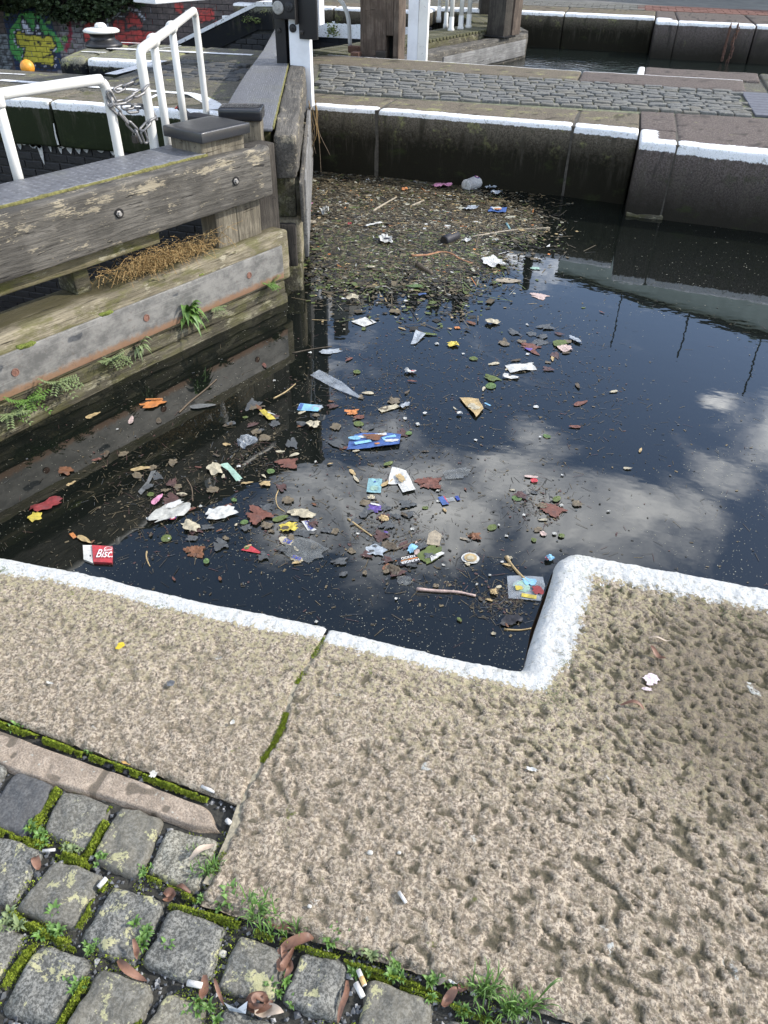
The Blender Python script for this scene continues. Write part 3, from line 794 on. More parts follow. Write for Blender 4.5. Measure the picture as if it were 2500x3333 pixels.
for r in range(5):                                        # setts just outside the frame
    for c in range(20):
        x, y = -1.3 + c * .135 + (.06 if r % 2 else 0), .33 - .115 * r
        if (r == 0 and x > -.95 and x < -.1) or (r == 0 and x >= -.1 and x < .35): continue
        if r < 2 and -1 < x < 1.2: 
            if r == 0: continue
        link('sett', me, sett_floor, (x, y, 0), random.uniform(-.06, .06))

# ---- the island between the two pounds
island = empty('island_quay', (0, 8.1, 0), kind='structure')
def I(o): o.parent = island; o.matrix_parent_inverse = Matrix.Translation((0, -8.1, 0)); return o
def prism(name, pts, z0, z1, mat, parent=None, **kw):
    n = len(pts); v = [(x, y, z0) for x, y in pts] + [(x, y, z1) for x, y in pts]
    f = [tuple(range(n - 1, -1, -1)), tuple(range(n, 2 * n))] + [(i, (i + 1) % n, n + (i + 1) % n, n + i) for i in range(n)]
    k = len(v)
    return mk(name, v, f, mat, parent, attrs={'pd': [9.] * k, 'pit': [0.] * k}, **kw)
I(prism('island_core', [(-16, 7.65), (-3.55, 7.72), (-3.3, 8.4), (-2.5, 8.6), (.4, 8.4), (.6, 7.9), (40, 7.9), (40, 12.0), (.6, 11.9), (.3, 11.3), (-3.9, 11.3), (-7.0, 11.3), (-7.0, 10.3), (-5.4, 10.3), (-5.6, 8.75), (-16, 8.75)], -3.2, -.03, MAT['deck']))
def coping(name, quad, zb, matk, wfun, water_sides=(0,), zt=0.0, seed=0, nose=.03, n=(26, 8, 6), wt=.11, wf=.045, amp=.006, parent=None):
    """a block of stone over a quad (bl, br, tr, tl); paint runs along the sides listed: 0 front, 1 right, 2 back, 3 left"""
    q = [np.array(p) for p in quad]
    V, F = rbox(1, 1, 1, .0, n, 0, 0, 1)
    V = np.array(V); L = np.linalg.norm(q[1] - q[0]); Wd = np.linalg.norm(q[3] - q[0]); H = zt - zb
    def remap(a, Lg, k, r=nose):
        # place rows: 0, r*.3, r, ..., 1-r ...
        u = np.unique(np.round(a, 6)); m = len(u); h = Lg / 2
        new = np.concatenate([[0, r * .3, r], np.linspace(r, Lg - r, m - 4)[1:-1], [Lg - r, Lg - r * .3, Lg]])
        return new[np.searchsorted(u, np.round(a, 6))]
    def ax(Lg, k): return np.concatenate([[0, nose * .3, nose], np.linspace(nose, Lg - nose, k + 1)[1:-1], [Lg - nose, Lg - nose * .3, Lg]])
    V, F = rbox(L, Wd, H, nose, n, 0, 0, 1)
    loc = V + np.array([L / 2, Wd / 2, H / 2])
    x, y, z = loc[:, 0], loc[:, 1], loc[:, 2]
    d = np.full(len(x), 9.)
    for sd in water_sides:
        e = {0: y, 1: L - x, 2: Wd - y, 3: x}[sd]
        face = e < nose * .5
        below = H - z
        dd = np.where(below > nose * .7, np.where(e < nose * .9, below / wf, 9.), np.maximum(e / wt, below / wf * .9))
        d = np.minimum(d, dd)
    s = x / L; t = y / Wd
    X = (1 - s) * (1 - t) * q[0][0] + s * (1 - t) * q[1][0] + s * t * q[2][0] + (1 - s) * t * q[3][0]
    Y = (1 - s) * (1 - t) * q[0][1] + s * (1 - t) * q[1][1] + s * t * q[2][1] + (1 - s) * t * q[3][1]
    Z = zb + z + (fbm(X * 5, Y * 5, seed, 3) - .5) * amp * 2 * (z / H > .5)
    wob = (fbm(X * 7 + z * 5, z * 9, seed + 3, 3) - .5) * amp * 4
    Y = Y + wob
    pt = sstep(.55, .8, fbm(X * 16, Y * 16 + Z * 16, seed + 9, 3))
    return I(mk(name, np.stack([X, Y, Z], 1), F, MAT[matk], None, smooth=True, attrs={'pd': d, 'pit': pt}))
FR = lambda x: 8.015 - .04 * x                            # front line of the island copings
# front copings, left to right
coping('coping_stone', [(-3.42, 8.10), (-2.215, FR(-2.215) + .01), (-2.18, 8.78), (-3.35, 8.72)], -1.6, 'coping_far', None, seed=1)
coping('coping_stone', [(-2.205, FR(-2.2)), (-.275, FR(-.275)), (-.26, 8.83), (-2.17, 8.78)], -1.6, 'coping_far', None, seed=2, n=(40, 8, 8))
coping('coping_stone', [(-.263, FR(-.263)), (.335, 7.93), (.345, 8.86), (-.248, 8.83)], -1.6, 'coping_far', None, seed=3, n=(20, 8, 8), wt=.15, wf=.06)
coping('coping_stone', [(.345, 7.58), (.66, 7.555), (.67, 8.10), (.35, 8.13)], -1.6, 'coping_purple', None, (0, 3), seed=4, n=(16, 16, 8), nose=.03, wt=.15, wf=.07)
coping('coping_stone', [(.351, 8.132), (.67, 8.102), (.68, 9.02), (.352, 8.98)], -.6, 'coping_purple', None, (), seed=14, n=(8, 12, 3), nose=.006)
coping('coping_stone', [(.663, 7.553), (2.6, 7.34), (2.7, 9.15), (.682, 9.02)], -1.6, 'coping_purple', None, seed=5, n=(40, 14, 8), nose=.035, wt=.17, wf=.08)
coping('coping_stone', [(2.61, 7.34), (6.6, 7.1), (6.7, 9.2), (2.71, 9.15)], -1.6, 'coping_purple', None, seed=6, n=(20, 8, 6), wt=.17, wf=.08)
# a ledge of stone just above the water at the foot of the recess wall
I(MB().rbox(.35, 6.5, 7.56, 7.9, -1.2, -.60, r=.02, n=(30, 3, 4), amp=.02, seed=4).mk('footing_ledge', MAT['wetwood'], smooth=True))
for jx, jy in ((-2.21, FR(-2.2)), (-.269, FR(-.27))):
    I(MB().box(jx - .03, jx + .03, jy + .012, jy + .70, -1.3, -.010).mk('mortar_joint', MAT['joint_stone']))
I(MB().box(.635, .69, 7.570, 8.9, -1.3, -.010).mk('mortar_joint', MAT['joint_stone'])); I(MB().box(-4, -3, 8.12, 8.6, -1.3, -.3).mk('wall_core', MAT['joint_stone']))
# back copings along the second pound
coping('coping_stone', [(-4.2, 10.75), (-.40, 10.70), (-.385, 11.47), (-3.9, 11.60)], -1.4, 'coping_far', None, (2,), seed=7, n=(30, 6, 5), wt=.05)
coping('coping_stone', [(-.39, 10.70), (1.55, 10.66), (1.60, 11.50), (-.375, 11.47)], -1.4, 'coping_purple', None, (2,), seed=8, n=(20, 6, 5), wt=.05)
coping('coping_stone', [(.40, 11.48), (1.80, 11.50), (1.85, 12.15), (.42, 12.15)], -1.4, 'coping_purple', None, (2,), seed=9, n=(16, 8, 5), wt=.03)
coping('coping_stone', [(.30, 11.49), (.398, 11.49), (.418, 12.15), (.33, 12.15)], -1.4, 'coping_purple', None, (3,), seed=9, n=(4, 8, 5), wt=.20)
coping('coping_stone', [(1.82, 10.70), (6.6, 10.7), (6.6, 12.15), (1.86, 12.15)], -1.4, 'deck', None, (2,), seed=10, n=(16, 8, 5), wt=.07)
coping('coping_stone', [(1.62, 9.1), (6.6, 9.2), (6.6, 10.68), (1.79, 10.66)], -.5, 'deck', None, (), seed=10, n=(8, 4, 2))
# dark slatted access panel let into the deck
pn = empty('access_panel', (1.6, 9.8, 0), 'dark slatted access panel set into the island at the right edge of the setts', 'access panel')
for k in range(9):
    b = MB().rbox(-.12, .9, -.62 + k * .155, -.62 + k * .155 + .145, -.02, .006, r=.006, n=(2, 1, 1))
    b.mk('slat', MAT['panel'], pn)
# cobbles in rows
def cobble_variants(matk, n=5, lx=.20, ly=.135):
    out = []
    for i in range(n):
        v, f = rbox(lx, ly, .07, .015, (2, 1, 1), .009, 30 + i, 11.)
        me = bpy.data.meshes.new('cobble'); me.from_pydata([tuple(p) for p in v], [], f); me.materials.append(MAT[matk])
        me.polygons.foreach_set('use_smooth', [True] * len(f)); out.append(me)
    return out
CV = cobble_variants('cobble')
BL, BR, TR, TL = Vector((-3.15, 8.80)), Vector((1.46, 9.12)), Vector((1.53, 10.64)), Vector((-3.72, 10.68))
rows = 13
for r in range(rows):
    t = (r + .5) / rows
    a = BL.lerp(TL, t); b = BR.lerp(TR, t); L = (b - a).length; x = random.uniform(0, .1)
    ang = math.atan2(b.y - a.y, b.x - a.x)
    while x < L - .12:
        w = random.uniform(.16, .25)
        p = a.lerp(b, (x + w / 2) / L)
        if p.x + w / 2 > b.x + .03: break
        o = link('cobble', random.choice(CV), None, (p.x, p.y + random.uniform(-.006, .006), -.026 + random.uniform(-.009, .006)))
        o.rotation_euler = (random.uniform(-.04, .04), random.uniform(-.04, .04), ang + random.uniform(-.05, .05))
        o.scale = (w * .93 / .20, (1.5 / rows) / .152, 1)
        I(o); x += w
I(mk('sand_joint', [(-3.8, 8.74, -.020), (1.62, 9.0, -.020), (1.62, 10.75, -.020), (-4.1, 10.78, -.020)], [(0, 1, 2, 3)], MAT['joint']))
# smooth slabs left of the cobbles (broken, mossy) beside the gate
I(mk('deck_slab', [(-4.4, 8.3, -.008), (-3.42, 8.12, -.008), (-3.35, 8.75, -.008), (-3.16, 8.80, -.008), (-3.70, 10.70, -.008), (-4.2, 10.8, -.008), (-4.4, 10.6, -.008)], [tuple(range(7))], MAT['deck'], attrs={'pd': [9.] * 7, 'pit': [0.] * 7}))

# ---- the chamber side of the island, left
CHF = lambda x: 7.40 + .02 * (x + 3.6)
x = -3.50; i = 0
for xa, xb in ((-5.45, -3.52), (-7.4, -5.47), (-10.4, -7.42), (-15.9, -10.42)):
    coping('coping_stone', [(xa, CHF(xa)), (xb - .0, CHF(xb)), (xb, 8.02), (xa, 8.02)], -.44, 'coping_moss', None, (0,) if xb < -3.6 else (0, 1), seed=20 + i, n=(40, 8, 6), nose=.035, wt=.10, wf=.075); i += 1
# upper deck slabs between the chamber coping and the bywash basin
for xa, xb, ya, yb in ((-16, -5.62, 8.03, 8.90), (-5.60, -4.42, 8.03, 8.62)):
    coping('deck_slab', [(xa, ya), (xb, ya), (xb, yb), (xa, yb)], -.6, 'deck', None, (), seed=int(30 - xa), n=(24, 6, 2), zt=-.001)
coping('deck_slab', [(-5.60, 8.63), (-4.42, 8.63), (-4.30, 9.03), (-5.62, 9.30)], -.6, 'deck', None, (), seed=35, n=(12, 6, 2), zt=-.003)
coping('deck_slab', [(-5.72, 10.50), (-4.45, 10.45), (-4.25, 11.60), (-5.72, 11.66)], -.9, 'deck', None, (2,), seed=36, n=(12, 8, 2), zt=-.001)
coping('deck_slab', [(-4.44, 8.1), (-3.45, 8.1), (-3.2, 8.8), (-4.30, 9.0)], -.6, 'deck', None, (), seed=37, n=(8, 6, 2), zt=-.004)
# basin block with a rounded painted coping
coping('coping_stone', [(-6.72, 10.02), (-5.72, 10.10), (-5.72, 11.66), (-6.90, 11.60)], -1.3, 'basin', None, (0,), seed=41, n=(24, 12, 8), nose=.06, wt=.10, wf=.085, zt=-.002)
coping('coping_stone', [(-7.10, 9.95), (-6.74, 10.02), (-6.92, 11.60), (-7.45, 11.30)], -1.3, 'basin', None, (), seed=42, n=(10, 12, 8), nose=.09, wt=.08, wf=.085, zt=-.004)
# dark uneven setts of the left deck, stepped
CD = cobble_variants('cobble_dark', 4, .19, .16)
for r in range(9):
    t = r / 9.
    xl = -5.66 + .02 * r; y = 9.05 + r * .155
    xr = -4.25 - .02 * r if r < 7 else -4.6
    xx = xl + random.uniform(0, .06)
    if r < 3: xx += (.0 if r else .25)
    while xx < xr:
        w = random.uniform(.16, .23)
        o = link('cobble', random.choice(CD), None, (xx + w / 2, y, -.030 + random.uniform(-.012, .010))); o.rotation_euler = (random.uniform(-.05, .05), random.uniform(-.05, .05), random.uniform(-.05, .05))
        o.scale = (w * .93 / .19, .93, 1); I(o); xx += w

# ---- brickwork, one brick an object up to the limit
def brick_wall(parent, x0, x1, z0, z1, y, bl, bh, mat, mortar, gap=.010, depth=.10, colfn=None, limit=300, view=None, backing=True, jit=.004, mask=None):
    rows_ = int((z1 - z0) / bh); cells = []
    for r in range(rows_):
        z = z1 - (r + 1) * bh; off = (bl / 2) * (r % 2); n = int((x1 - x0) / bl) + 1
        for c in range(n):
            xa = x0 + c * bl - off; xb = min(xa + bl, x1); xa = max(xa, x0)
            if xb - xa < bl * .25: continue
            if mask and not mask((xa + xb) / 2, z + bh / 2): continue
            u, v = PIX((xa + xb) / 2, y, z + bh / 2)
            vis = -40 < u < 2540 and -30 < v < 3360
            cells.append((0 if vis else 1, -v if view is None else view(u, v), xa, xb, z))
    cells.sort()
    shared = {}
    rest = MB(); rc = []
    for i, (hid, _, xa, xb, z) in enumerate(cells):
        w = xb - xa - gap; h = bh - gap; j = random.uniform(-jit, jit)
        cx, cz = (xa + xb) / 2, z + bh / 2
        if colfn is None:
            if i < limit and not hid:
                key = round(w, 2)
                if key not in shared:
                    v, f = rbox(w, depth, h, .007, (1, 1, 1), .002, 3, 9.); m_ = bpy.data.meshes.new('brick'); m_.from_pydata([tuple(p) for p in v], [], f); m_.materials.append(mat); shared[key] = m_
                link('brick', shared[key], parent, (cx, y + depth / 2 + j, cz))
            else: rest.box(cx - w / 2, cx + w / 2, y + j, y + depth, cz - h / 2, cz + h / 2)
        else:
            nx, nz = 7, 4
            xs = np.linspace(cx - w / 2, cx + w / 2, nx); zs = np.linspace(cz - h / 2, cz + h / 2, nz)
            v = [(a, y + j, b) for b in zs for a in xs]; cc = [colfn(a, b) for b in zs for a in xs]
            f = [(p * nx + q, p * nx + q + 1, (p + 1) * nx + q + 1, (p + 1) * nx + q) for p in range(nz - 1) for q in range(nx - 1)]
            b0 = len(v); e = [(xs[0], zs[0]), (xs[-1], zs[0]), (xs[-1], zs[-1]), (xs[0], zs[-1])]
            v += [(a, y + j, b) for a, b in e] + [(a, y + depth, b) for a, b in e]; cc += [cc[0]] * 8
            f += [(b0 + (k + 1) % 4, b0 + k, b0 + 4 + k, b0 + 4 + (k + 1) % 4) for k in range(4)]
            if i < limit and not hid: mk('brick', [(a - cx, b_ - y, c_ - cz) for a, b_, c_ in v], f, mat, parent, attrs={'col': [tuple(q) + (1,) for q in cc]}, loc=(cx, y, cz))
            elif not hid: rest.add(v, f); rc += cc
            else: rest.box(cx - w / 2, cx + w / 2, y + j, y + depth, cz - h / 2, cz + h / 2); rc += [colfn(cx, cz)] * 8
    if rest.v:
        at = {'col': [tuple(q) + (1,) for q in rc]} if colfn else None
        rest.mk('brickwork', mat, parent, kind='stuff', attrs=at)
    if backing: MB().box(x0, x1, y + .012, y + depth + .15, z0, z1).mk('mortar_bed', mortar, parent)
ch_wall = empty('chamber_wall', (0, 0, 0), kind='structure')
brick_wall(ch_wall, -9.0, -3.45, -2.5, -.442, 7.44, .215, .085, MAT['brick_dark'], MAT['mortar_dark'], view=lambda u, v: v)
MB().box(-16, -9.0, 7.45, 7.7, -3.2, -.44).mk('wall_core', MAT['brick_dark'], ch_wall)
MB().box(-3.46, -3.2, 7.42, 8.4, -3.2, -.03).mk('wall_return', MAT['coping_moss'], ch_wall)
# lime runs on the chamber bricks
st = MB()
for k in range(15):
    u0 = random.uniform(60, 390); x_ = PY(u0, 478, 7.43).x
    top = -.44 - random.choice([0, 0, .005]); w = random.uniform(.006, .05); l = random.uniform(.015, .08) if k else .2
    pts = [(x_ - w, top), (x_ + w, top), (x_ + w * .7, top - l * .5), (x_ + w * .2, top - l), (x_ - w * .5, top - l * .6)]
    st.add([(a, 7.428, b) for a, b in pts], [(4, 3, 2, 1, 0)])
p_ = [(PY(a, b, 7.37).x, PY(a, b, 7.37).z) for a, b in ((176, 400), (179, 400), (186, 435), (196, 470), (190, 470), (182, 440))]
st.add([(a, 7.352, b) for a, b in p_], [tuple(range(6))])
st.mk('lime_stain', MAT['stain'], ch_wall)

# ---- painted ground lines on the island
ln = MB()
def gline(a, b, w0, w1=None, z=.006):
    p, q = P(*a), P(*b); w1 = w1 or w0
    n_ = 14; vs = []; fs = []
    for k in range(n_ + 1):
        t = k / n_; c = p.lerp(q, t); w = w0 + (w1 - w0) * t
        d = Vector((-(q - p).y, (q - p).x, 0)).normalized()
        vs += [(c - d * w / 2)[:2] + (z,), (c + d * w / 2)[:2] + (z,)]
    for k in range(n_): fs.append((2 * k, 2 * k + 2, 2 * k + 3, 2 * k + 1))
    ln.add([tuple(v) for v in vs], fs)
gline((0, 262), (583, 304), .10); gline((-20, 239), (82, 244), .05); gline((265, 169), (345, 172), .06)
gline((352, 158), (822, 180), .12); gline((360, 243), (528, 198), .16); gline((390, 139), (455, 142), .05); gline((520, 160), (590, 150), .03)
arc = smooth_path([P(583, 303), P(625, 308), P(655, 320), P(688, 338), P(706, 358)], 5)
for k in range(len(arc) - 1):
    d = (arc[k + 1] - arc[k]).normalized(); nrm = Vector((-d.y, d.x, 0)); w = .05 + .05 * k / len(arc)
    ln.add([(arc[k] - nrm * w)[:2] + (.0065,), (arc[k + 1] - nrm * w)[:2] + (.0065,), (arc[k + 1] + nrm * w)[:2] + (.0065,), (arc[k] + nrm * w)[:2] + (.0065,)], [(0, 1, 2, 3)])
gline((470, 330), (515, 309), .05)
I(ln.mk('painted_line', MAT['line']))

# ---- far bank of the second pound
fb = empty('far_quay', (0, 19, 0), kind='structure')
def FB(o): o.parent = fb; o.matrix_parent_inverse = Matrix.Translation((0, -19, 0)); return o
def fcop(q, matk, seed, ws=(0,), wt=.30, wf=.06, zb=-1.6, n=(30, 6, 5)):
    o = coping('coping_stone', q, zb, matk, None, ws, seed=seed, n=n, nose=.04, wt=wt, wf=wf); o.parent = fb; o.matrix_parent_inverse = Matrix.Translation((0, -19, 0))
fcop([(-3.9, 19.35), (-1.2, 19.35), (-1.2, 20.9), (-3.9, 20.9)], 'coping_far', 51); fcop([(-1.19, 19.35), (.66, 19.35), (.7, 20.9), (-1.19, 20.9)], 'coping_far', 52)
fcop([(.67, 18.62), (1.1, 18.62), (1.1, 19.38), (.68, 19.38)], 'coping_purple', 53, (0, 3)); fcop([(.67, 19.385), (1.1, 19.385), (1.1, 20.9), (.7, 20.9)], 'coping_purple', 58, ()); fcop([(1.102, 18.62), (2.55, 18.62), (2.55, 20.9), (1.102, 20.9)], 'coping_purple', 57, (0,)); fcop([(2.57, 18.62), (9, 18.5), (9, 20.9), (2.57, 20.9)], 'coping_purple', 54)
fcop([(-8.3, 18.25), (-6.0, 18.3), (-6.0, 19.6), (-8.3, 19.6)], 'coping_far', 55, wf=.05, zb=-.30); fcop([(-5.98, 18.3), (-3.95, 18.3), (-3.95, 19.6), (-5.98, 19.6)], 'coping_far', 56, (0, 1), wf=.05, zb=-.30)
FB(MB().box(-16, -3.95, 19.55, 22.5, -3.2, -.012).mk('far_deck', MAT['deck']))
FB(MB().box(-3.9, 30, 20.85, 22.5, -1.2, -.012).mk('far_deck', MAT['deck']))
# courses of red pavers and setts beyond the coping
pv = MB(); pg = MB()
for r in range(7):
    for c in range(40):
        x = -3.6 + c * .34 + (r % 2) * .17; y = 20.95 + r * .2
        (pv if x > .2 else pg).box(x, x + .32, y, y + .185, -.03, -.002 + random.uniform(0, .006))
FB(pv.mk('paver_course', MAT['brick_red'], kind='stuff')); FB(pg.mk('sett_course', MAT['cobble'], kind='stuff'))
# brick face under the left part of the far quay
ffw = empty('far_chamber_wall', (0, 0, 0), kind='structure')
brick_wall(ffw, -8.6, -3.9, -2.2, -.30, 18.42, .30, .12, MAT['brick_dark'], MAT['mortar_dark'], limit=120, view=lambda u, v: v)
MB().box(-8.6, -3.95, 18.31, 18.45, -.55, -.25).mk('stone_band', MAT['basin'], ffw)
# ================================================================ LOCK GATES
def frame(origin, ang, z=0):
    """local X along the leaf from the mitre to the heel, local Z up"""
    return Matrix.Translation((origin[0], origin[1], z)) @ Matrix.Rotation(ang, 4, 'Z')
A1 = math.radians(69.0 + 180); MO1 = (-1.870, 4.95)        # local Y (left of X) points at our water
A2 = math.radians(108.6); MO2 = (-1.885, 4.93)             # local -Y points at our water
def timber(name, x, y, z, mat, parent, r=.012, n=(20, 4, 4), amp=.004, seed=0, freq=5., fn=None, **kw):
    return MB().rbox(x[0], x[1], y[0], y[1], z[0], z[1], r, n, amp, seed, freq, fn).mk(name, mat, parent, smooth=True, **kw)
g1 = empty('lock_gate', label='nearest gate leaf with thick grey oak beam, steel rubbing strip and weeds at the waterline', cat='lock gate', matrix=frame(MO1, A1), group='leaves of the lock gates')
XE = 4.1
def endwarp(v):
    """split and worn end of the big beam"""
    k = np.clip((.62 - v[:, 0]) / .38, 0, 1) ** 2
    v = v.copy(); top = v[:, 2] > .25
    v[:, 2] -= np.where(top, k * .018 * (1 + .9 * np.sin(v[:, 0] * 40)), 0)
    v[:, 1] -= np.where(v[:, 1] > -.03, np.where(top, .018 * (fbm(v[:, 0] * 9, v[:, 2] * 14, 5, 3)), .003), 0)
    return v
timber('top_beam', (.262, XE), (-.108, .002), (.092, .392), MAT['beam'], g1, r=.020, n=(110, 5, 14), amp=.006, seed=3, freq=4., fn=endwarp)
def cham(v):
    v = v.copy(); k = (v[:, 1] > -.04) & (v[:, 2] > .05); return v
timber('walkway_bearer', (.72, XE), (-.40, -.112), (.22, .385), MAT['beam_under'], g1, n=(20, 2, 2))
timber('tread_plate', (.70, XE), (-.425, -.104), (.386, .405), MAT['tread'], g1, r=.006, n=(50, 6, 1), amp=.003)
timber('moss_edge', (.70, XE), (-.116, -.094), (.384, .403), MAT['mossline'], g1, r=.005, n=(90, 1, 1), amp=.004, freq=20.)
timber('under_board', (1.15, XE), (-.135, -.085), (.0, .085), MAT['beam_under'], g1, n=(20, 1, 1))
timber('rail_bearer', (.95, XE), (-.40, -.33), (.05, .20), MAT['wetwood'], g1, n=(20, 1, 1))
timber('low_beam', (.155, XE), (-.30, .002), (-.482, -.148), MAT['beam_low'], g1, r=.022, n=(110, 8, 12), amp=.007, seed=8, freq=4.)
timber('base_beam', (.21, XE), (-.26, -.008), (-.575, -.484), MAT['wetwood'], g1, r=.014, n=(90, 2, 3), amp=.010, seed=11, freq=7.)
timber('base_beam', (.20, XE), (-.26, .002), (-1.3, -.580), MAT['wetwood'], g1, r=.016, n=(90, 2, 5), amp=.012, seed=12, freq=7.)
timber('steel_strip', (.243, XE), (.004, .018), (-.452, -.232), MAT['steel'], g1, r=.003, n=(40, 1, 4), amp=.0015)
for u in (.573, 1.42, 2.262, 3.1):
    MB().lathe([(.021, 0), (.021, .004), (.016, .0045), (.015, .002), (.0, .003)], 20, (u, .018, -.337), (0, 1, 0)).mk('rivet', MAT['rivet'], g1)
for u, zb in ((1.457, .254), (.595, .244), (2.5, .25)):
    h = MB().lathe([(.026, 0), (.026, .0035), (.0, .004)], 18, (u - .006, -.001, zb), (0, 1, 0)).mk('bolt', MAT['hole'], g1)
    MB().lathe([(.017, .003), (.017, .006), (.012, .007), (.012, .016), (.010, .019), (.0, .019)], 6, (u, 0, zb), (0, 1, 0)).mk('bolt_head', MAT['bolt'], h)
timber('upright', (.535, .715), (-.22, -.078), (-.16, .10), MAT['post'], g1, n=(4, 2, 4), amp=.004, seed=2)
timber('upright', (.318, .531), (-.22, -.082), (-.16, .10), MAT['post'], g1, n=(4, 2, 4), amp=.004, seed=5)
timber('upright', (.10, .314), (-.26, -.12), (-1.2, .36), MAT['post_dark'], g1, n=(4, 2, 6), amp=.003, seed=6)
timber('mitre_post', (.385, .738), (-.365, -.108), (.30, .470), MAT['post'], g1, r=.008, n=(6, 6, 8), amp=.003, seed=7)
timber('post_cap', (.368, .765), (-.39, -.062), (.466, .524), MAT['cap'], g1, r=.007, n=(8, 8, 2), amp=.0012, seed=7)
# low beam continues as a shelf; skin boards close the leaf below the gap on the chamber side
timber('skin_board', (1.7, XE), (-.33, -.30), (-2.2, -.19), MAT['wetwood'], g1, n=(8, 1, 4))
timber('strut', (1.62, 1.72), (-.30, -.14), (-.15, .10), MAT['wetwood'], g1, n=(2, 2, 3))

g2 = empty('lock_gate', label='gate leaf seen end-on with split grey beam and long grey tread top', cat='lock gate', matrix=frame(MO2, A2), group='leaves of the lock gates')
def endwarp2(v):
    v = v.copy(); k = np.clip((.30 - v[:, 0]) / .28, 0, 1)
    right = v[:, 1] < .02
    v[:, 1] += np.where((v[:, 2] < .2), k * (.2 - v[:, 2]) * .28, 0) * (v[:, 1] < .05)
    v[:, 1] += np.where(right, .020 * fbm(v[:, 0] * 7, v[:, 2] * 9, 8, 3), 0)
    v[:, 2] -= k * .012
    return v
timber('top_beam', (.085, 3.25), (-.012, .150), (.125, .395), MAT['beam'], g2, r=.018, n=(90, 7, 12), amp=.008, seed=33, freq=5., fn=endwarp2)
timber('walkway_bearer', (.27, 3.3), (.18, .42), (.20, .385), MAT['beam_under'], g2, n=(12, 2, 2))
def widen(v):
    v = v.copy(); t = np.clip(v[:, 0] / 7.2, 0, 1); k = (v[:, 1] > .3)
    v[:, 1] -= np.where(k, np.interp(v[:, 0], [0, 1.3, 2.4, 3.1, 3.9, 7.2], [0, .0, .02, .05, .08, .12]), 0)
    return v
timber('tread_plate', (.20, 7.6), (.160, .53), (.386, .406), MAT['tread'], g2, r=.006, n=(60, 6, 1), amp=.003, fn=widen)
timber('moss_edge', (.26, 3.1), (.152, .166), (.384, .404), MAT['mossline'], g2, r=.005, n=(60, 1, 1), amp=.003, freq=20.)
timber('balance_beam', (3.2, 7.6), (.13, .42), (.06, .384), MAT['beam'], g2, n=(20, 3, 3), amp=.006, seed=4)
timber('low_beam', (.10, 3.3), (-.002, .26), (-.46, -.148), MAT['beam_low'], g2, r=.02, n=(60, 6, 8), amp=.008, seed=38, freq=4.)
timber('low_beam', (.055, .098), (.03, .26), (-.47, -.165), MAT['post_dark'], g2, r=.015, n=(2, 6, 6), amp=.006, seed=39, freq=6.)
timber('upright', (.16, .31), (.03, .30), (-.15, .13), MAT['wetwood'], g2, n=(3, 3, 4), seed=14)
timber('upright', (1.2, 3.25), (.04, .20), (-.15, .13), MAT['wetwood'], g2, n=(12, 3, 4), seed=15)
timber('base_beam', (.05, 3.3), (.01, .26), (-1.3, -.462), MAT['wetwood'], g2, r=.016, n=(60, 2, 5), amp=.012, seed=40, freq=7.)
timber('facing_plank', (.35, 3.2), (-.040, -.006), (-.50, .05), MAT['grey_wood'], g2, r=.006, n=(40, 1, 8), amp=.003, seed=41)
timber('facing_plank', (.06, 1.9), (-.030, -.004), (-.155, .10), MAT['beam'], g2, r=.006, n=(40, 1, 4), amp=.004, seed=42)
# mitre post of the far leaf with its black cap
mp = MB().rbox(-.075, .075, -.125, .125, -1.0, .475, .008, (4, 6, 8), .003, 9)
q = frame((-2.262, 4.97), math.radians(106)) ; q0 = frame(MO2, A2).inverted() @ q
def placed(mbx, name, mat, parent, m, **kw):
    mbx.v = [tuple(m @ Vector(p)) for p in mbx.v]; return mbx.mk(name, mat, parent, **kw)
placed(mp, 'mitre_post', MAT['post'], g2, q0, smooth=True)
placed(MB().rbox(-.095, .095, -.138, .138, .470, .545, .014, (4, 8, 3), .001, 9), 'post_cap', MAT['cap_black'], g2, q0, smooth=True)
placed(MB().rbox(-.02, .10, .15, .24, .22, .30, .01, (3, 3, 2), .004, 3), 'packing_block', MAT['beam_under'], g2, q0)
placed(MB().rbox(-.02, .12, .16, .30, .17, .215, .01, (3, 3, 2), .004, 4), 'packing_block', MAT['beam_under'], g2, q0)
# rail bracket shelf behind the far leaf
timber('bracket_beam', (-.42, 2.25), (.70, .80), (.03, .095), MAT['beam_under'], g2, n=(20, 2, 1))
for u in (.5, 1.6, 2.2): timber('bracket_arm', (u, u + .08), (.40, .72), (.035, .09), MAT['wetwood'], g2, n=(1, 4, 1))
# paddle gear: black iron frame with rack and pinion on the beam top
gear = empty('paddle_gear', (-2.95, 7.72, .40), 'tall black iron paddle winding gear with toothed rack on the end-on gate leaf', 'paddle gear')
def gb(name, x, y, z, m='black', r=.005, par=None): return timber(name, x, y, z, MAT[m], par or gear, r=r, n=(2, 2, 4), amp=.0005)
gb('gear_post', (-.155, -.050), (.0, .10), (0, 1.7)); gb('gear_post', (.035, .085), (-.02, .10), (.03, 1.7)); gb('back_plate', (-.06, .04), (.06, .10), (.0, 1.7))
rk = gb('rack', (-.022, .008), (.0, .04), (0, 1.7), 'iron_dark')
for k in range(50): MB().box(.008, .024, .004, .036, .012 + k * .032, .027 + k * .032).mk('tooth', MAT['iron_dark'], rk)
gb('gear_case', (-.125, .085), (-.10, -.01), (.37, .62)); gb('case_side', (.087, .098), (-.11, .05), (.33, .66), 'iron_dark')
gb('face_board', (.10, .275), (-.045, -.004), (.215, 1.7))
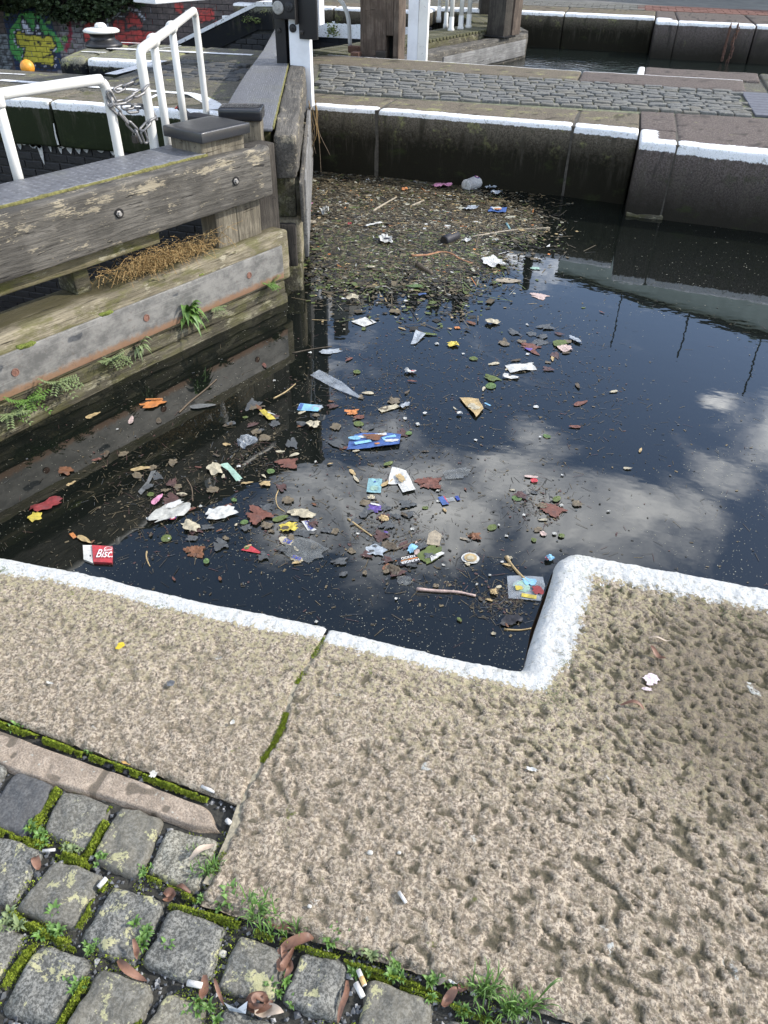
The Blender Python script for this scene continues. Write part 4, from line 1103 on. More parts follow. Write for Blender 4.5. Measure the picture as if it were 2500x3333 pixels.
for (xx, yy, zz, rr, m) in ((-.068, -.10, .455, .052, 'iron_pale'), (.036, -.10, .465, .040, 'black'), (.034, -.02, .295, .034, 'black'), (.13, -.045, .27, .018, 'iron_dark'), (-.11, .0, .27, .018, 'iron_dark')):
    MB().lathe([(rr, 0), (rr, .012), (rr * .85, .018), (rr * .3, .02), (rr * .25, .03), (0, .03)], 18, (xx, yy, zz), (0, -1, 0)).mk('gear_boss', MAT[m], gear)
# white guide post: board with a bevelled foot hung against the leaf
a = PV(990, 425, (-3.05, 7.65), (-2.0, 8.0)); 
gp = empty('guide_post', (-2.865, 7.72, 0), 'tall white painted timber post with a tapered bare wooden foot on the far gate leaf', 'post')
zf, z1_ = -.12, 2.2
def gpost(name, z0, z1, mat, pts, parent, mat2=None):
    n = len(pts); v = []
    for dz_ in (0, 1):
        pass
prof = [(-.075, 2.2), (.100, 2.2), (.105, .06), (-.008, -.075), (-.075, -.075), (-.085, .10), (-.10, .13)]
def gp_mesh(prof, y0, y1, name, mat, edge=None):
    n = len(prof); v = [(x, y0, z) for x, z in prof] + [(x, y1, z) for x, z in prof]
    f = [tuple(range(n)), tuple(range(2 * n - 1, n - 1, -1))] + [((i + 1) % n, i, n + i, n + (i + 1) % n) for i in range(n)]
    mk(name, v, f, mat, gp)
gp_mesh(prof, -.02, .055, 'post_board', MAT['white_board'])
gp_mesh([(-.075, -.078), (-.008, -.078), (-.010, -.45), (-.065, -.45)], -.018, .05, 'post_foot', MAT['post'])
placed(MB().rbox(.085, .125, -.02, .12, .70, .98, .004, (1, 1, 1)), 'bracket_box', MAT['white_board'], gp, Matrix.Translation((0, .25, 0)))

# ---- white hand rails
def rail_thing(label, tops, bases, extra=None, r=.026, ball=True):
    t = empty('handrail', bases[0], label, 'handrail', 'white handrails on the lock gates')
    o = Vector(bases[0])
    return t, o
R1 = [frame(MO1, A1) @ Vector(p) for p in ((XE - .2, -.452, .785), (2.9, -.452, .785), (1.80, -.452, .79), (1.66, -.452, .79), (1.14, -.452, .79), (1.085, -.452, .778), (1.06, -.452, .735), (1.054, -.452, .60), (1.054, -.452, .20))]
hr1 = empty('handrail', R1[-1], 'white tubular handrail at the left edge with a rounded end and a chain on it', 'handrail', 'white handrails on the lock gates')
def loc(pts, o): return [Vector(p) - Vector(o) for p in pts]
o = R1[-1]
MB().tube(smooth_path(loc(R1, o), 5), .027, 12).mk('top_tube', MAT['rail'], hr1, smooth=True)
for u in (1.701, 2.9):
    b = frame(MO1, A1) @ Vector((u, -.452, .20)); t_ = frame(MO1, A1) @ Vector((u, -.452, .785))
    MB().tube(loc([b, t_], o), .026, 12).mk('rail_post', MAT['rail'], hr1, smooth=True)
    MB().lathe([(.030, -.05), (.034, -.04), (.034, .0), (.030, .03), (.01, .033)], 14, loc([t_], o)[0]).mk('rail_joint', MAT['rail'], hr1, smooth=True)
def L2p(u, w, z): return frame(MO2, A2) @ Vector((u, w, z))
RB = [(-.32, .83), (.11, .83), (.81, .83), (1.95, .83)]
pts = [L2p(-.33, .83, .10), L2p(-.325, .83, .70), L2p(-.315, .83, .86), L2p(-.27, .83, .895), L2p(-.20, .83, .90), L2p(.11, .83, .90), L2p(.81, .83, .90), L2p(1.80, .83, .905), L2p(1.92, .83, .895), L2p(1.965, .83, .85), L2p(1.97, .83, .70), L2p(1.97, .83, .45), L2p(1.955, .83, .10)]
o2 = pts[0]
hr2 = empty('handrail', o2, 'white four-post handrail climbing away behind the chained posts on the far gate leaf', 'handrail', 'white handrails on the lock gates')
MB().tube(smooth_path(loc(pts, o2), 5), .027, 12).mk('top_tube', MAT['rail'], hr2, smooth=True)
for u in (.11, .81):
    MB().tube(loc([L2p(u, .83, .10), L2p(u, .83, .90)], o2), .025, 12).mk('rail_post', MAT['rail'], hr2, smooth=True)
    c = loc([L2p(u, .83, .90)], o2)[0]; ax = (L2p(1, .83, 0) - L2p(0, .83, 0)).normalized()
    MB().lathe([(.028, -.035), (.038, -.028), (.040, 0), (.038, .028), (.028, .035)], 16, c, ax).mk('rail_joint', MAT['rail'], hr2, smooth=True)
for u, in ((1.955,), (.81,), (.11,), (-.33,)):
    MB().lathe([(.045, 0), (.045, .012), (.03, .016), (.028, .03), (0, .03)], 14, loc([L2p(u, .83, .096)], o2)[0]).mk('foot_flange', MAT['rail'], hr2, smooth=True)

# ---- chain and padlock
def torus_link(L=.088, W=.042, r=.0068, n=14, m=7):
    path = []
    h = L / 2 - W / 2; R = W / 2 - r
    for k in range(n):
        a = 2 * math.pi * k / n
        path.append(Vector((h * (1 if math.cos(a) > 1e-6 else (-1 if math.cos(a) < -1e-6 else 0)) + R * math.cos(a), R * math.sin(a), 0)))
    v = []; f = []
    for i, p in enumerate(path):
        t = (path[(i + 1) % n] - path[i - 1]).normalized(); nn = Vector((-t.y, t.x, 0))
        for k in range(m):
            a = 2 * math.pi * k / m; v.append(p + nn * math.cos(a) * r + Vector((0, 0, 1)) * math.sin(a) * r)
    for i in range(n):
        for k in range(m):
            a = i * m + k; b = i * m + (k + 1) % m; c = ((i + 1) % n) * m; f.append((a, b, c + (k + 1) % m, c + k))
    me = bpy.data.meshes.new('chain_link'); me.from_pydata([tuple(p) for p in v], [], f); me.materials.append(MAT['iron']); me.polygons.foreach_set('use_smooth', [True] * len(f)); return me
LINK = torus_link()
pa = R1[-1]; pb = o2
chain = empty('chain', (pa.x, pa.y, .4), 'heavy galvanised steel chain looped round two white rail posts', 'chain')
def cp(u, v, off=0.):      # a point on the plane through both posts, moved towards the camera by off
    p = PV(u * .42194, 200 + v * .42194, (pa.x, pa.y), (pb.x, pb.y))
    d = (Vector((0, 0, EYE)) - p).normalized(); return p + d * off
def run(pts2, twist0=0):
    path = smooth_path(pts2, 10); seg = []; acc = 0; step = .068
    out = [path[0]]
    for i in range(1, len(path)):
        a, b = path[i - 1], path[i]; L = (b - a).length
        while acc + L >= step:
            t = (step - acc) / L; a = a.lerp(b, t); out.append(a); L = (b - a).length; acc = 0
        acc += L
    for i in range(len(out) - 1):
        a, b = out[i], out[i + 1]; mid = (a + b) / 2; d = (b - a).normalized()
        q = d.to_track_quat('X', 'Z'); q = q @ Matrix.Rotation(math.radians(35 if (i + twist0) % 2 else 125) + random.uniform(-.25, .25), 3, 'X').to_quaternion()
        l = link('chain_link', LINK, chain); l.rotation_mode = 'QUATERNION'; l.rotation_quaternion = q; l.location = mid - Vector((pa.x, pa.y, .4))
F_, B_ = .045, -.05
run([cp(838, 235, F_), cp(850, 270, F_), cp(872, 318, F_), cp(925, 322, F_), cp(985, 298, F_), cp(1040, 262, F_), cp(1090, 232, F_), cp(1138, 215, .03), cp(1136, 175, 0), cp(1108, 135, B_), cp(1060, 150, B_), cp(1010, 172, B_), cp(955, 195, B_), cp(905, 222, B_), cp(860, 232, 0)])
run([cp(832, 245, .02), cp(835, 290, F_), cp(860, 345, F_), cp(905, 375, F_), cp(940, 420, F_), cp(985, 470, F_), cp(1030, 520, F_), cp(1078, 560, F_), cp(1085, 610, F_), cp(1090, 665, F_), cp(1098, 712, F_)], 1)
run([cp(1100, 540, F_), cp(1112, 575, F_), cp(1132, 625, .03), cp(1128, 590, .02)])
run([cp(1092, 530, F_), cp(1125, 490, F_), cp(1160, 462, F_), cp(1200, 440, .02), cp(1196, 405, 0), cp(1165, 375, B_), cp(1110, 350, B_), cp(1050, 345, B_), cp(1000, 345, B_), cp(950, 352, B_), cp(905, 345, B_)], 1)
run([cp(1060, 372, B_), cp(1000, 380, B_), cp(945, 378, B_)])
pc = cp(1040, 592, .02)
pl = empty('padlock', pc, 'small dark grey padlock hanging in the chain between the posts', 'padlock')
MB().rbox(-.016, .016, -.010, .010, -.026, .014, .004, (1, 1, 1)).mk('lock_body', MAT['iron_dark'], pl)
MB().tube([(math.cos(a) * .010, 0, .014 + math.sin(a) * .016) for a in np.linspace(0, math.pi, 9)], .0028, 6).mk('shackle', MAT['iron'], pl)

# ---- moorhen behind the capped post: one continuous body
bird = empty('moorhen', L2p(1.12, .78, .140), 'black moorhen with a red and yellow bill crouching behind the capped gate post', 'bird')
bird.rotation_euler = (0, 0, math.radians(168))
spine = [(-.19, 0, .15), (-.16, 0, .145), (-.12, 0, .135), (-.07, 0, .13), (-.02, 0, .125), (.03, 0, .125), (.075, 0, .135), (.10, 0, .155), (.118, 0, .18), (.130, 0, .198), (.150, 0, .205), (.168, 0, .203), (.182, 0, .199)]
rad = [.008, .028, .046, .060, .068, .066, .052, .036, .026, .024, .026, .021, .008]
MB().tube(smooth_path(spine, 2), [float(np.interp(i, range(0, 26, 2), rad)) for i in range(25)], 14, sq=.95).mk('body', MAT['feather'], bird, smooth=True)
MB().tube([(.170, 0, .212), (.184, 0, .204), (.203, 0, .196)], [.010, .009, .005], 8).mk('bill', MAT['red_bill'], bird, smooth=True)
MB().tube([(.200, 0, .197), (.214, 0, .192)], [.0052, .001], 8).mk('bill_tip', MAT['yellow'], bird, smooth=True)
for s_ in (-1, 1):
    MB().lathe([(.0035, 0), (.003, .002), (0, .003)], 8, (.158, s_ * .024, .208), (0, s_, 0)).mk('eye', MAT['red_bill'], bird)
    l = MB().tube([(-.005, s_ * .028, .09), (.0, s_ * .03, .05), (-.01, s_ * .03, .004)], [.008, .004, .004], 6)
    for a in (-.5, 0, .5, 3.14): l.tube([(-.01, s_ * .03, .005), (-.01 + .045 * math.cos(a), s_ * .03 + .045 * math.sin(a), .003)], [.003, .0015], 5)
    l.mk('leg', MAT['leg'], bird)
    w = MB().rbox(-.16, .05, -.010, .010, -.032, .032, .010, (5, 1, 3), .002); w.v = [(x, y + s_ * .058 - s_ * abs(x) * .12, z + .142) for x, y, z in w.v]
    w.mk('wing', MAT['feather'], bird, smooth=True)

# ---- leaf of the next lock's gate, its heel post, frame and rails
A3 = math.radians(71.0 + 180); MO3 = (-1.70, 17.75)
g3 = empty('lock_gate', label='distant gate leaf of the second lock with slatted mossy walkway and grey planked face', cat='lock gate', matrix=frame(MO3, A3), group='leaves of the lock gates')
timber('low_beam', (.10, 5.9), (-.30, .0), (-.66, -.225), MAT['beam'], g3, r=.04, n=(30, 4, 4), amp=.02, seed=60, freq=3.)
timber('facing_plank', (.25, 3.45), (.004, .03), (-.585, -.315), MAT['grey_wood'], g3, r=.004, n=(10, 1, 2))
timber('base_beam', (.12, 5.9), (-.3, -.01), (-1.4, -.665), MAT['wetwood'], g3, n=(12, 1, 2))
timber('walkway_bearer', (.5, 5.7), (-1.05, -.36), (-.28, -.15), MAT['wetwood'], g3, n=(10, 2, 2))
SL = MB().rbox(-.045, .045, -.36, .36, -.02, .02, .006, (1, 1, 1)); slm = None
for k in range(44):
    if slm is None: s0 = SL.mk('slat', MAT['slat'], g3, loc=(.55 + k * .118, -.71, -.125)); slm = s0.data
    else: link('slat', slm, g3, (.55 + k * .118, -.71, -.125 + random.uniform(-.004, .004)))
p3 = MB().rbox(.62, .95, -.30, .05, -.2, 1.6, .01, (2, 2, 4), .004, 61); p3.mk('upright', MAT['heel'], g3, smooth=True)
MB().rbox(.96, 1.26, -.34, .02, -.2, 1.6, .01, (2, 2, 4), .002, 62).mk('upright', MAT['post_dark'], g3, smooth=True)
MB().box(.92, 1.34, -.36, .08, -.205, -.19).mk('base_plate', MAT['black'], g3)
timber('balance_beam', (6.2, 9.75), (-.18, .16), (.76, 1.10), MAT['white_board'], g3, n=(6, 1, 1))
# second leaf running back to the far bank
g4 = empty('lock_gate', label='farthest gate leaf running back to the far bank behind two dark posts', cat='lock gate', matrix=frame((-1.72, 17.75), math.radians(112)), group='leaves of the lock gates')
timber('low_beam', (.1, 2.9), (.0, .35), (-.66, -.20), MAT['beam'], g4, n=(10, 2, 2), amp=.01)
timber('walkway_bearer', (.3, 2.6), (.35, 1.05), (-.25, -.13), MAT['wetwood'], g4, n=(4, 2, 1))
for k in range(18): link('slat', slm, g4, (.35 + k * .12, .72, -.10))
MB().rbox(1.3, 1.55, .05, .42, -.2, 1.5, .01, (2, 2, 4)).mk('upright', MAT['post_dark'], g4, smooth=True)
MB().rbox(1.85, 2.1, .25, .6, -.2, 1.5, .01, (2, 2, 4)).mk('upright', MAT['post_dark'], g4, smooth=True)
MB().box(1.1, 1.7, .0, .6, -.19, -.175).mk('base_plate', MAT['black'], g4)
# rails of the second lock
hr3 = empty('handrail', (-2.9, 16.5, 0), 'three distant white upright rail posts on the slatted walkway of the second lock', 'handrail', 'white handrails on the lock gates')
fm = frame(MO3, A3)
def rp(u, w, z0, z1, r, par, o):
    b = fm @ Vector((u, w, z0)); c = fm @ Vector((u, w, z1))
    MB().tube(loc([b, c], o), r, 10).mk('rail_post', MAT['rail'], par, smooth=True)
    MB().lathe([(r * 1.5, 0), (r * 1.5, .04), (r * 1.15, .06), (r * 1.15, .22), (r, .23)], 12, loc([b], o)[0]).mk('foot_flange', MAT['rail'], par, smooth=True)
for u in (1.86, 1.50, 1.19): rp(u, -.77, -.12, 1.1, .042, hr3, (-2.9, 16.5, 0))
hr4 = empty('handrail', (-3.3, 18.2, 0), 'two thinner white rail posts farther back over the dark gap of the second lock', 'handrail', 'white handrails on the lock gates')
for (u_, v_, y_) in ((1428, 58, 18.6), (1451, 80, 18.3)):
    b = PY(u_, v_, y_); MB().tube(loc([b, b + Vector((0, 0, 1.3))], (-3.3, 18.2, 0)), .034, 10).mk('rail_post', MAT['rail'], hr4, smooth=True)
    MB().lathe([(.055, -.08), (.055, .0), (.045, .03), (.045, .2), (.034, .21)], 12, loc([b], (-3.3, 18.2, 0))[0]).mk('foot_flange', MAT['rail'], hr4, smooth=True)
# bent rail left of the heel post
hb = [PY(u, v, 12.2) for u, v in ((1095, -60), (1102, -10), (1118, 15), (1130, 45), (1136, 80), (1140, 150))]
hr5 = empty('handrail', hb[-1], 'single bent white tube rising beside the brown heel post', 'handrail', 'white handrails on the lock gates')
MB().tube(smooth_path(loc(hb, hb[-1]), 5), .030, 10).mk('top_tube', MAT['rail'], hr5, smooth=True)
# heel post of the second lock gate with iron strap
hp = empty('heel_post', (-3.25, 12.05, -.4), 'massive brown weathered timber heel post with a square slot and iron strap at its foot', 'post')
def hpm(x0, x1, y0, y1, z0, z1, name='post_timber', m='heel', **k): return MB().rbox(x0, x1, y0, y1, z0, z1, .012, (4, 2, 14), .005, 71, 2.).mk(name, MAT[m], hp, smooth=True, **k)
hpm(-.275, .10, -.1, .3, -.6, 2.0); hpm(.205, .285, -.1, .3, -.6, 2.0); hpm(.10, .205, -.1, .3, .62, 2.0); hpm(.10, .205, -.1, .3, -.6, .30)
MB().box(.10, .205, .10, .28, .30, .62).mk('slot_back', MAT['hole'], hp)
MB().rbox(-.02, .125, -.20, -.09, .28, .44, .01, (1, 1, 1)).mk('strap_block', MAT['iron_dark'], hp)
MB().rbox(-.36, -.24, -.30, -.14, .30, .42, .01, (1, 1, 1)).mk('anchor_block', MAT['rust'], hp)
MB().rbox(-.30, -.0, -.22, -.15, .33, .37, .006, (1, 1, 1)).mk('strap_bar', MAT['iron_dark'], hp)
MB().rbox(-.50, -.15, .02, .12, .37, .46, .02, (1, 1, 1)).mk('anchor_bar', MAT['rust'], hp)
wp = empty('white_brace', (-2.66, 11.86, -.4), 'thick white painted timber brace post with curved top edge between heel post and far gate', 'post')
MB().rbox(-.145, .0, -.05, .12, -.5, 2.0, .006, (2, 1, 6)).mk('post_timber', MAT['white_board'], wp, smooth=True)
crv = [(0, -.5), (.122, -.5), (.128, 1.0), (.145, 2.0), (.06, 2.0), (.02, 1.3), (.004, .95), (0, .6)]
n = len(crv); v = [(x + .002, -.055, z) for x, z in crv] + [(x + .002, .05, z) for x, z in crv]
mk('post_face', v, [tuple(range(n)), tuple(range(2 * n - 1, n - 1, -1))] + [((i + 1) % n, i, n + i, n + (i + 1) % n) for i in range(n)], MAT['white_post'], wp)
# mooring chain hanging over the far quay
LINK2 = LINK.copy(); LINK2.materials.clear(); LINK2.materials.append(MAT['rust'])
mc = empty('mooring_chain', (2.2, 18.55, 0), 'rusty chain loop hanging over the white edge of the far quay', 'chain')
for k in range(12): 
    l = link('chain_link', LINK2, mc, (.0 + .02 * math.sin(k), -.045, -.02 - k * .055)); l.scale = (1.2, 1.5, 1.5); l.rotation_euler = (random.uniform(-.2, .2), math.pi / 2, .8 * (k % 2) + .3)
    l = link('chain_link', LINK2, mc, (-.13, -.045, -.02 - k * .05)); l.scale = (1.2, 1.5, 1.5); l.rotation_euler = (random.uniform(-.2, .2), math.pi / 2, .8 * (k % 2))
# mooring bollard
bp = P(339, 151)
bo = empty('bollard', bp, 'squat iron bollard with black waist and white painted top beside the graffiti wall', 'bollard')
MB().lathe([(.255, 0), (.262, .02), (.24, .05), (.18, .085), (.165, .12), (.175, .15), (.20, .17)], 32).mk('bollard_waist', MAT['black'], bo, smooth=True)
MB().lathe([(.19, .168), (.245, .175), (.25, .195), (.225, .215), (.12, .225), (.0, .227)], 32).mk('bollard_top', MAT['white_post'], bo, smooth=True)
MB().lathe([(.075, .222), (.085, .24), (.075, .265), (.05, .285), (.0, .29)], 9).mk('knob', MAT['white_post'], bo)
# orange float
fl = P(74, 229); MB().lathe([(0, -.08)] + [(.082 * math.cos(a), .0 + .082 * math.sin(a)) for a in np.linspace(-1.2, 1.5, 12)], 24).mk('float_ball', MAT['orange'], None, smooth=True, loc=(fl.x, fl.y + .1, .02), label='round orange float peeking over the left edge of the stone deck', cat='float')

# ---- sloping wall with white coping beyond the basin, and the graffiti wall
sw = empty('ramp_wall', (-9, 18.0, -1), 'black brick wall with white coping sloping up to the right behind the basin', 'wall')
YS = 17.9
a = PY(540, 152, YS); b = PY(835, 6, YS); c = PY(884, 2, YS)
dz = .16
def slab_between(p, q, h, y0, y1, mat, name):
    v = []
    for s_, r_ in ((p, 0), (q, 0)): v += [(s_.x, y0, s_.z), (s_.x, y1, s_.z), (s_.x, y1, s_.z - h), (s_.x, y0, s_.z - h)]
    f = [(0, 1, 2, 3), (7, 6, 5, 4), (0, 4, 5, 1), (1, 5, 6, 2), (2, 6, 7, 3), (3, 7, 4, 0)]
    mk(name, v, f, mat, sw, attrs={'pd': [9.] * 8, 'pit': [0] * 8}, loc=(9, -18.0, 1))
aa = a + (a - b) * .4
slab_between(aa, b, .075, YS - .02, YS + .35, MAT['line'], 'coping_top'); slab_between(b, c + Vector((.6, 0, 0)), .08, YS - .02, YS + .6, MAT['line'], 'coping_top')
slab_between(aa - Vector((0, 0, .077)), b - Vector((0, 0, .077)), .42, YS, YS + .3, MAT['basin'], 'stone_band')
slab_between(b - Vector((0, 0, .082)), c + Vector((.6, 0, -.082)), .42, YS, YS + .3, MAT['basin'], 'stone_band')
sl = (b.z - a.z) / (b.x - a.x)
brick_wall(sw, b.x - 1.75, c.x + .8, -2.4, -.30, YS + .02, .26, .105, MAT['brick_dark'], MAT['mortar_dark'], limit=150, backing=False,
           mask=lambda x, z: z + .05 < (b.z - .5 + sl * (x - b.x) if x < b.x else b.z - .5), view=lambda u, v: v)
for o in sw.children:
    if o.name.startswith('brick'): o.matrix_parent_inverse = Matrix.Translation((9, -18.0, 1))
mk('mortar_bed', [(aa.x, YS + .06, aa.z - .2), (b.x, YS + .06, b.z - .2), (c.x + .8, YS + .06, b.z - .2), (c.x + .8, YS + .06, -3), (aa.x, YS + .06, -3)], [(0, 4, 3, 2, 1)], MAT['mortar_dark'], sw, loc=(9, -18.0, 1))

YG = 18.6
def inpoly(p, poly):
    x, y = p; c = False; n = len(poly)
    for i in range(n):
        x1, y1 = poly[i]; x2, y2 = poly[i - 1]
        if (y1 > y) != (y2 > y) and x < (x2 - x1) * (y - y1) / (y2 - y1) + x1: c = not c
    return c
def dseg(p, pts):
    best = 1e9
    for i in range(len(pts) - 1):
        ax, ay = pts[i]; bx, by = pts[i + 1]; dx, dy = bx - ax, by - ay
        t = max(0, min(1, ((p[0] - ax) * dx + (p[1] - ay) * dy) / (dx * dx + dy * dy + 1e-9)))
        best = min(best, math.hypot(p[0] - ax - t * dx, p[1] - ay - t * dy))
    return best
def sc(pts, k, ox=0): return [(ox + x * k, y * k) for x, y in pts]
K3 = .2712; K2 = .36166
G_blue = sc([(20, -50), (60, 300), (110, 560), (200, 850), (760, 850), (700, 480), (620, 260), (520, 60), (440, -50)], K3)
G_green = sc([(115, 450), (130, 330), (190, 260), (240, 160), (380, 130), (480, 200), (560, 330), (630, 370), (720, 480), (765, 600), (660, 640), (650, 700), (300, 760), (260, 770), (190, 700), (120, 600)], K3)
G_head = sc([(185, 400), (200, 365), (240, 370), (330, 420), (420, 410), (520, 450), (580, 415), (640, 460), (675, 560), (640, 595), (600, 590), (655, 650), (650, 810), (480, 760), (290, 790), (265, 770), (300, 570), (240, 565), (195, 520)], K3)
G_eyes = [sc([(265, 190), (252, 290), (300, 400), (350, 420), (412, 408)], K3), sc([(430, 205), (422, 400), (470, 435), (520, 435)], K3)]
G_pup = [sc([(340, 370), (390, 385), (400, 408), (350, 405)], K3), sc([(440, 345), (475, 355), (480, 400), (445, 395)], K3)]
G_lines = [G_head + [G_head[0]]] + [e + [e[0]] for e in G_eyes] + [sc(s, K3) for s in ([(300, 490), (340, 495)], [(410, 510), (418, 540)], [(460, 500), (480, 535)], [(560, 520), (600, 525)], [(515, 690), (580, 665), (650, 650)], [(330, 790), (420, 760), (520, 770), (640, 800)], [(450, 790), (540, 830), (640, 830)])]
G_red = [sc(s, K2, 250) for s in ([(320, 190), (425, 180), (440, 330), (350, 370)], [(440, 170), (480, 100), (525, 120), (590, 220), (580, 270), (540, 225), (460, 250)], [(60, 230), (150, 170), (180, 370), (70, 380)], [(1075, 80), (1220, 75), (1245, 170), (1110, 205)], [(880, 30), (955, 15), (950, 125), (890, 100)], [(360, 300), (560, 270), (730, 300), (760, 400), (360, 400)], [(1230, 200), (1300, 190), (1320, 260), (1240, 270)])]
G_white = [sc(s, K2, 250) for s in ([(350, 60), (385, 30), (415, 50), (410, 95), (350, 150), (320, 155), (330, 110), (380, 70)], [(385, 70), (385, 150), (425, 155)], [(440, 75), (480, 75), (500, 100)], [(520, 90), (570, 110), (560, 140)], [(590, 150), (620, 180)], [(270, 150), (285, 260)], [(985, 90), (1010, 180)], [(1050, 90), (985, 180)])]
G_peace = (sc([(778, 465)], K3)[0], 42 * K3)
def graff(x, z):
    u, v = PIX(x, YG, z); p = (u, v)
    n = float(vn(u * .11, v * .13, 5)); k = .75 + .5 * float(vn(u * .5, v * .5, 8))
    c = (.045 + .03 * n, .037 + .02 * n, .033 + .018 * n)
    if 190 < u < 290 and v > 30: c = (.14, .13, .125) if n > .35 else (.07, .05, .05)
    if dseg(p, sc([(740, 150), (820, 260), (850, 380), (830, 500), (790, 600)], K3)) < 6: c = (.16, .02, .03)
    if u < 40 and v > 110: c = (.15, .16, .16) if n > .5 else (.05, .05, .05)
    if inpoly(p, G_blue): c = (.012, .022, .05)
    if inpoly(p, G_green): c = (.03 + .05 * n, .16 + .10 * n, .05)
    for q in sc([(90, 165), (515, 155), (575, 268)], K3):
        if math.hypot(u - q[0], v - q[1]) < 7: c = (.12, .22, .05)
    if inpoly(p, G_head): c = (.36, .31, .035)
    for e in G_eyes:
        if inpoly(p, e): c = (.42, .43, .48)
    for e in G_pup:
        if inpoly(p, e): c = (.02, .02, .025)
    if dseg(p, G_head + [G_head[0]]) < 5.0 and not inpoly(p, G_head): c = (.38, .38, .42) if u < 130 or v > 140 else c
    for l in G_lines:
        if dseg(p, l) < 3.2: c = (.012, .012, .018)
    (px_, py_), r_ = G_peace; d = math.hypot(u - px_, v - py_)
    if d < r_: c = (.10, .2, .05) if d < r_ * .8 and abs(u - px_) > 1.6 else (.012, .02, .012)
    for e in G_red:
        if inpoly(p, e): c = (.27 if n < .6 else .14, .035, .028)
        elif dseg(p, e + [e[0]]) < 2.5: c = (.02, .017, .017)
    for l in G_white:
        if dseg(p, l) < 2.2: c = (.42, .42, .44)
    return (c[0] * k * 1.7, c[1] * k * 1.7, c[2] * k * 1.7)
gw = empty('graffiti_wall', (0, 0, 0), 'dark old brick wall with green, yellow and red graffiti at the top left', 'wall')
brick_wall(gw, -16.5, -6.6, -2.2, 1.2, YG, .30, .115, MAT['graffiti'], MAT['mortar_dark'], colfn=graff, gap=.014, view=lambda u, v: u)
# ---- ivy hanging over the graffiti wall
def leafcloud(name, pts, mat, parent=None, size=.04, flat=.5, **kw):
    v = []; f = []
    for p in pts:
        s_ = size * random.uniform(.6, 1.3); q = Matrix.Rotation(random.uniform(0, 6.3), 3, 'Z') @ Matrix.Rotation(random.uniform(-1.3, 1.3), 3, 'X') @ Matrix.Rotation(random.uniform(-1, 1), 3, 'Y')
        b = len(v)
        for a_ in ((-.5, 0, 0), (0, -.35, .1), (.6, 0, 0), (0, .35, .1)): v.append(Vector(p) + q @ (Vector(a_) * s_))
        f.append((b, b + 1, b + 2, b + 3))
    return mk(name, v, f, mat, parent, **kw)
iv = empty('hanging_ivy', (-14, YG, .4), 'dark green ivy mass hanging over the top of the graffiti wall at the far left', 'ivy')
pp = []
for k in range(9000):
    u = random.uniform(-60, 470); d = float(np.interp(u, [-60, 60, 150, 200, 290, 430, 470], [20, 30, 32, 62, 70, 25, 5])) + 22 * (float(vn(u * .03, 3, 4)) - .5) * 2
    v_ = random.uniform(-60, max(6, d)) if random.random() < .97 else random.uniform(0, d + 25)
    if float(vn(u * .06, v_ * .08, 12)) < .30: continue
    q = PY(u, v_, YG - random.uniform(.03, .42) * (1.3 - max(0, v_) / 120)); pp.append(q - Vector((-14, YG, .4)))
leafcloud('leaf', pp, MAT['ivy'], iv, .105, kind='stuff')
for k in range(8):
    u = random.uniform(0, 400); t0 = PY(u, -40, YG - .1) - Vector((-14, YG, .4)); t1 = PY(u + random.uniform(-20, 20), 50, YG - .06) - Vector((-14, YG, .4))
    MB().tube([t0, (t0 + t1) / 2 + Vector((.1, 0, 0)), t1], [.02, .015, .006], 5).mk('stem', MAT['twig'], iv)
wd = empty('wall_weed', PY(1085, 97, 18.2), 'small green weed growing from the black wall left of the brown heel post', 'plant')
leafcloud('leaf', [Vector((random.gauss(0, .07), random.uniform(-.12, 0), random.gauss(0, .06))) for k in range(150)], MAT['weed'], wd, .05, kind='stuff')
MB().tube([(0, .05, 0), (0, -.05, .02)], .008, 5).mk('stem', MAT['twig'], wd)
wd = empty('wall_weed', PY(820, 63, 17.85), 'thin yellow-green weed on the black band of the sloping wall', 'plant')
leafcloud('leaf', [Vector((random.uniform(-.22, .22), random.uniform(-.06, 0), random.gauss(0, .03))) for k in range(90)], MAT['weed'], wd, .045, kind='stuff')
MB().tube([(-.2, .0, 0), (.2, -.0, .02)], .006, 5).mk('stem', MAT['twig'], wd)

# ---- buildings that stand beyond the frame and show as reflections
def bld(name, label, pts, z0, z1, mat, **kw):
    e = empty(name, (pts[0][0], pts[0][1], 0), label, 'building')
    n = len(pts); o = pts[0]
    v = [(x - o[0], y - o[1], z0) for x, y in pts] + [(x - o[0], y - o[1], z1) for x, y in pts]
    mk('wall', v, [tuple(range(n - 1, -1, -1)), tuple(range(n, 2 * n))] + [(i, (i + 1) % n, n + (i + 1) % n, n + i) for i in range(n)], mat, e); return e
def win(e, p, q, z0, z1, n, rows, w, h, mat='pane', off=.04):
    P0, P1 = Vector(p + (0,)), Vector(q + (0,)); d = (P1 - P0).normalized(); nrm = Vector((d.y, -d.x, 0)); a = math.atan2(d.y, d.x)
    if nrm.y > 0 and abs(nrm.y) > abs(nrm.x): nrm = -nrm
    fm_ = MB().box(-w / 2, w / 2, -.05, .05, -h / 2, h / 2); pm_ = MB().box(-w * .42, w * .42, -.06, .06, -h * .42, h * .42)
    first = None
    for r in range(rows):
        for k in range(n):
            c = P0.lerp(P1, (k + .5) / n) + nrm * off; z = z0 + (r + .5) * (z1 - z0) / rows
            l_ = (c.x - e.location.x, c.y - e.location.y, z)
            if first is None:
                fo = fm_.mk('window', MAT['frame'], e, loc=l_); po = pm_.mk('pane', MAT[mat], fo, loc=(0, 0, 0)); first = (fo.data, po.data)
            else: fo = link('window', first[0], e, l_); po = link('pane', first[1], fo)
            fo.rotation_euler = (0, 0, a)
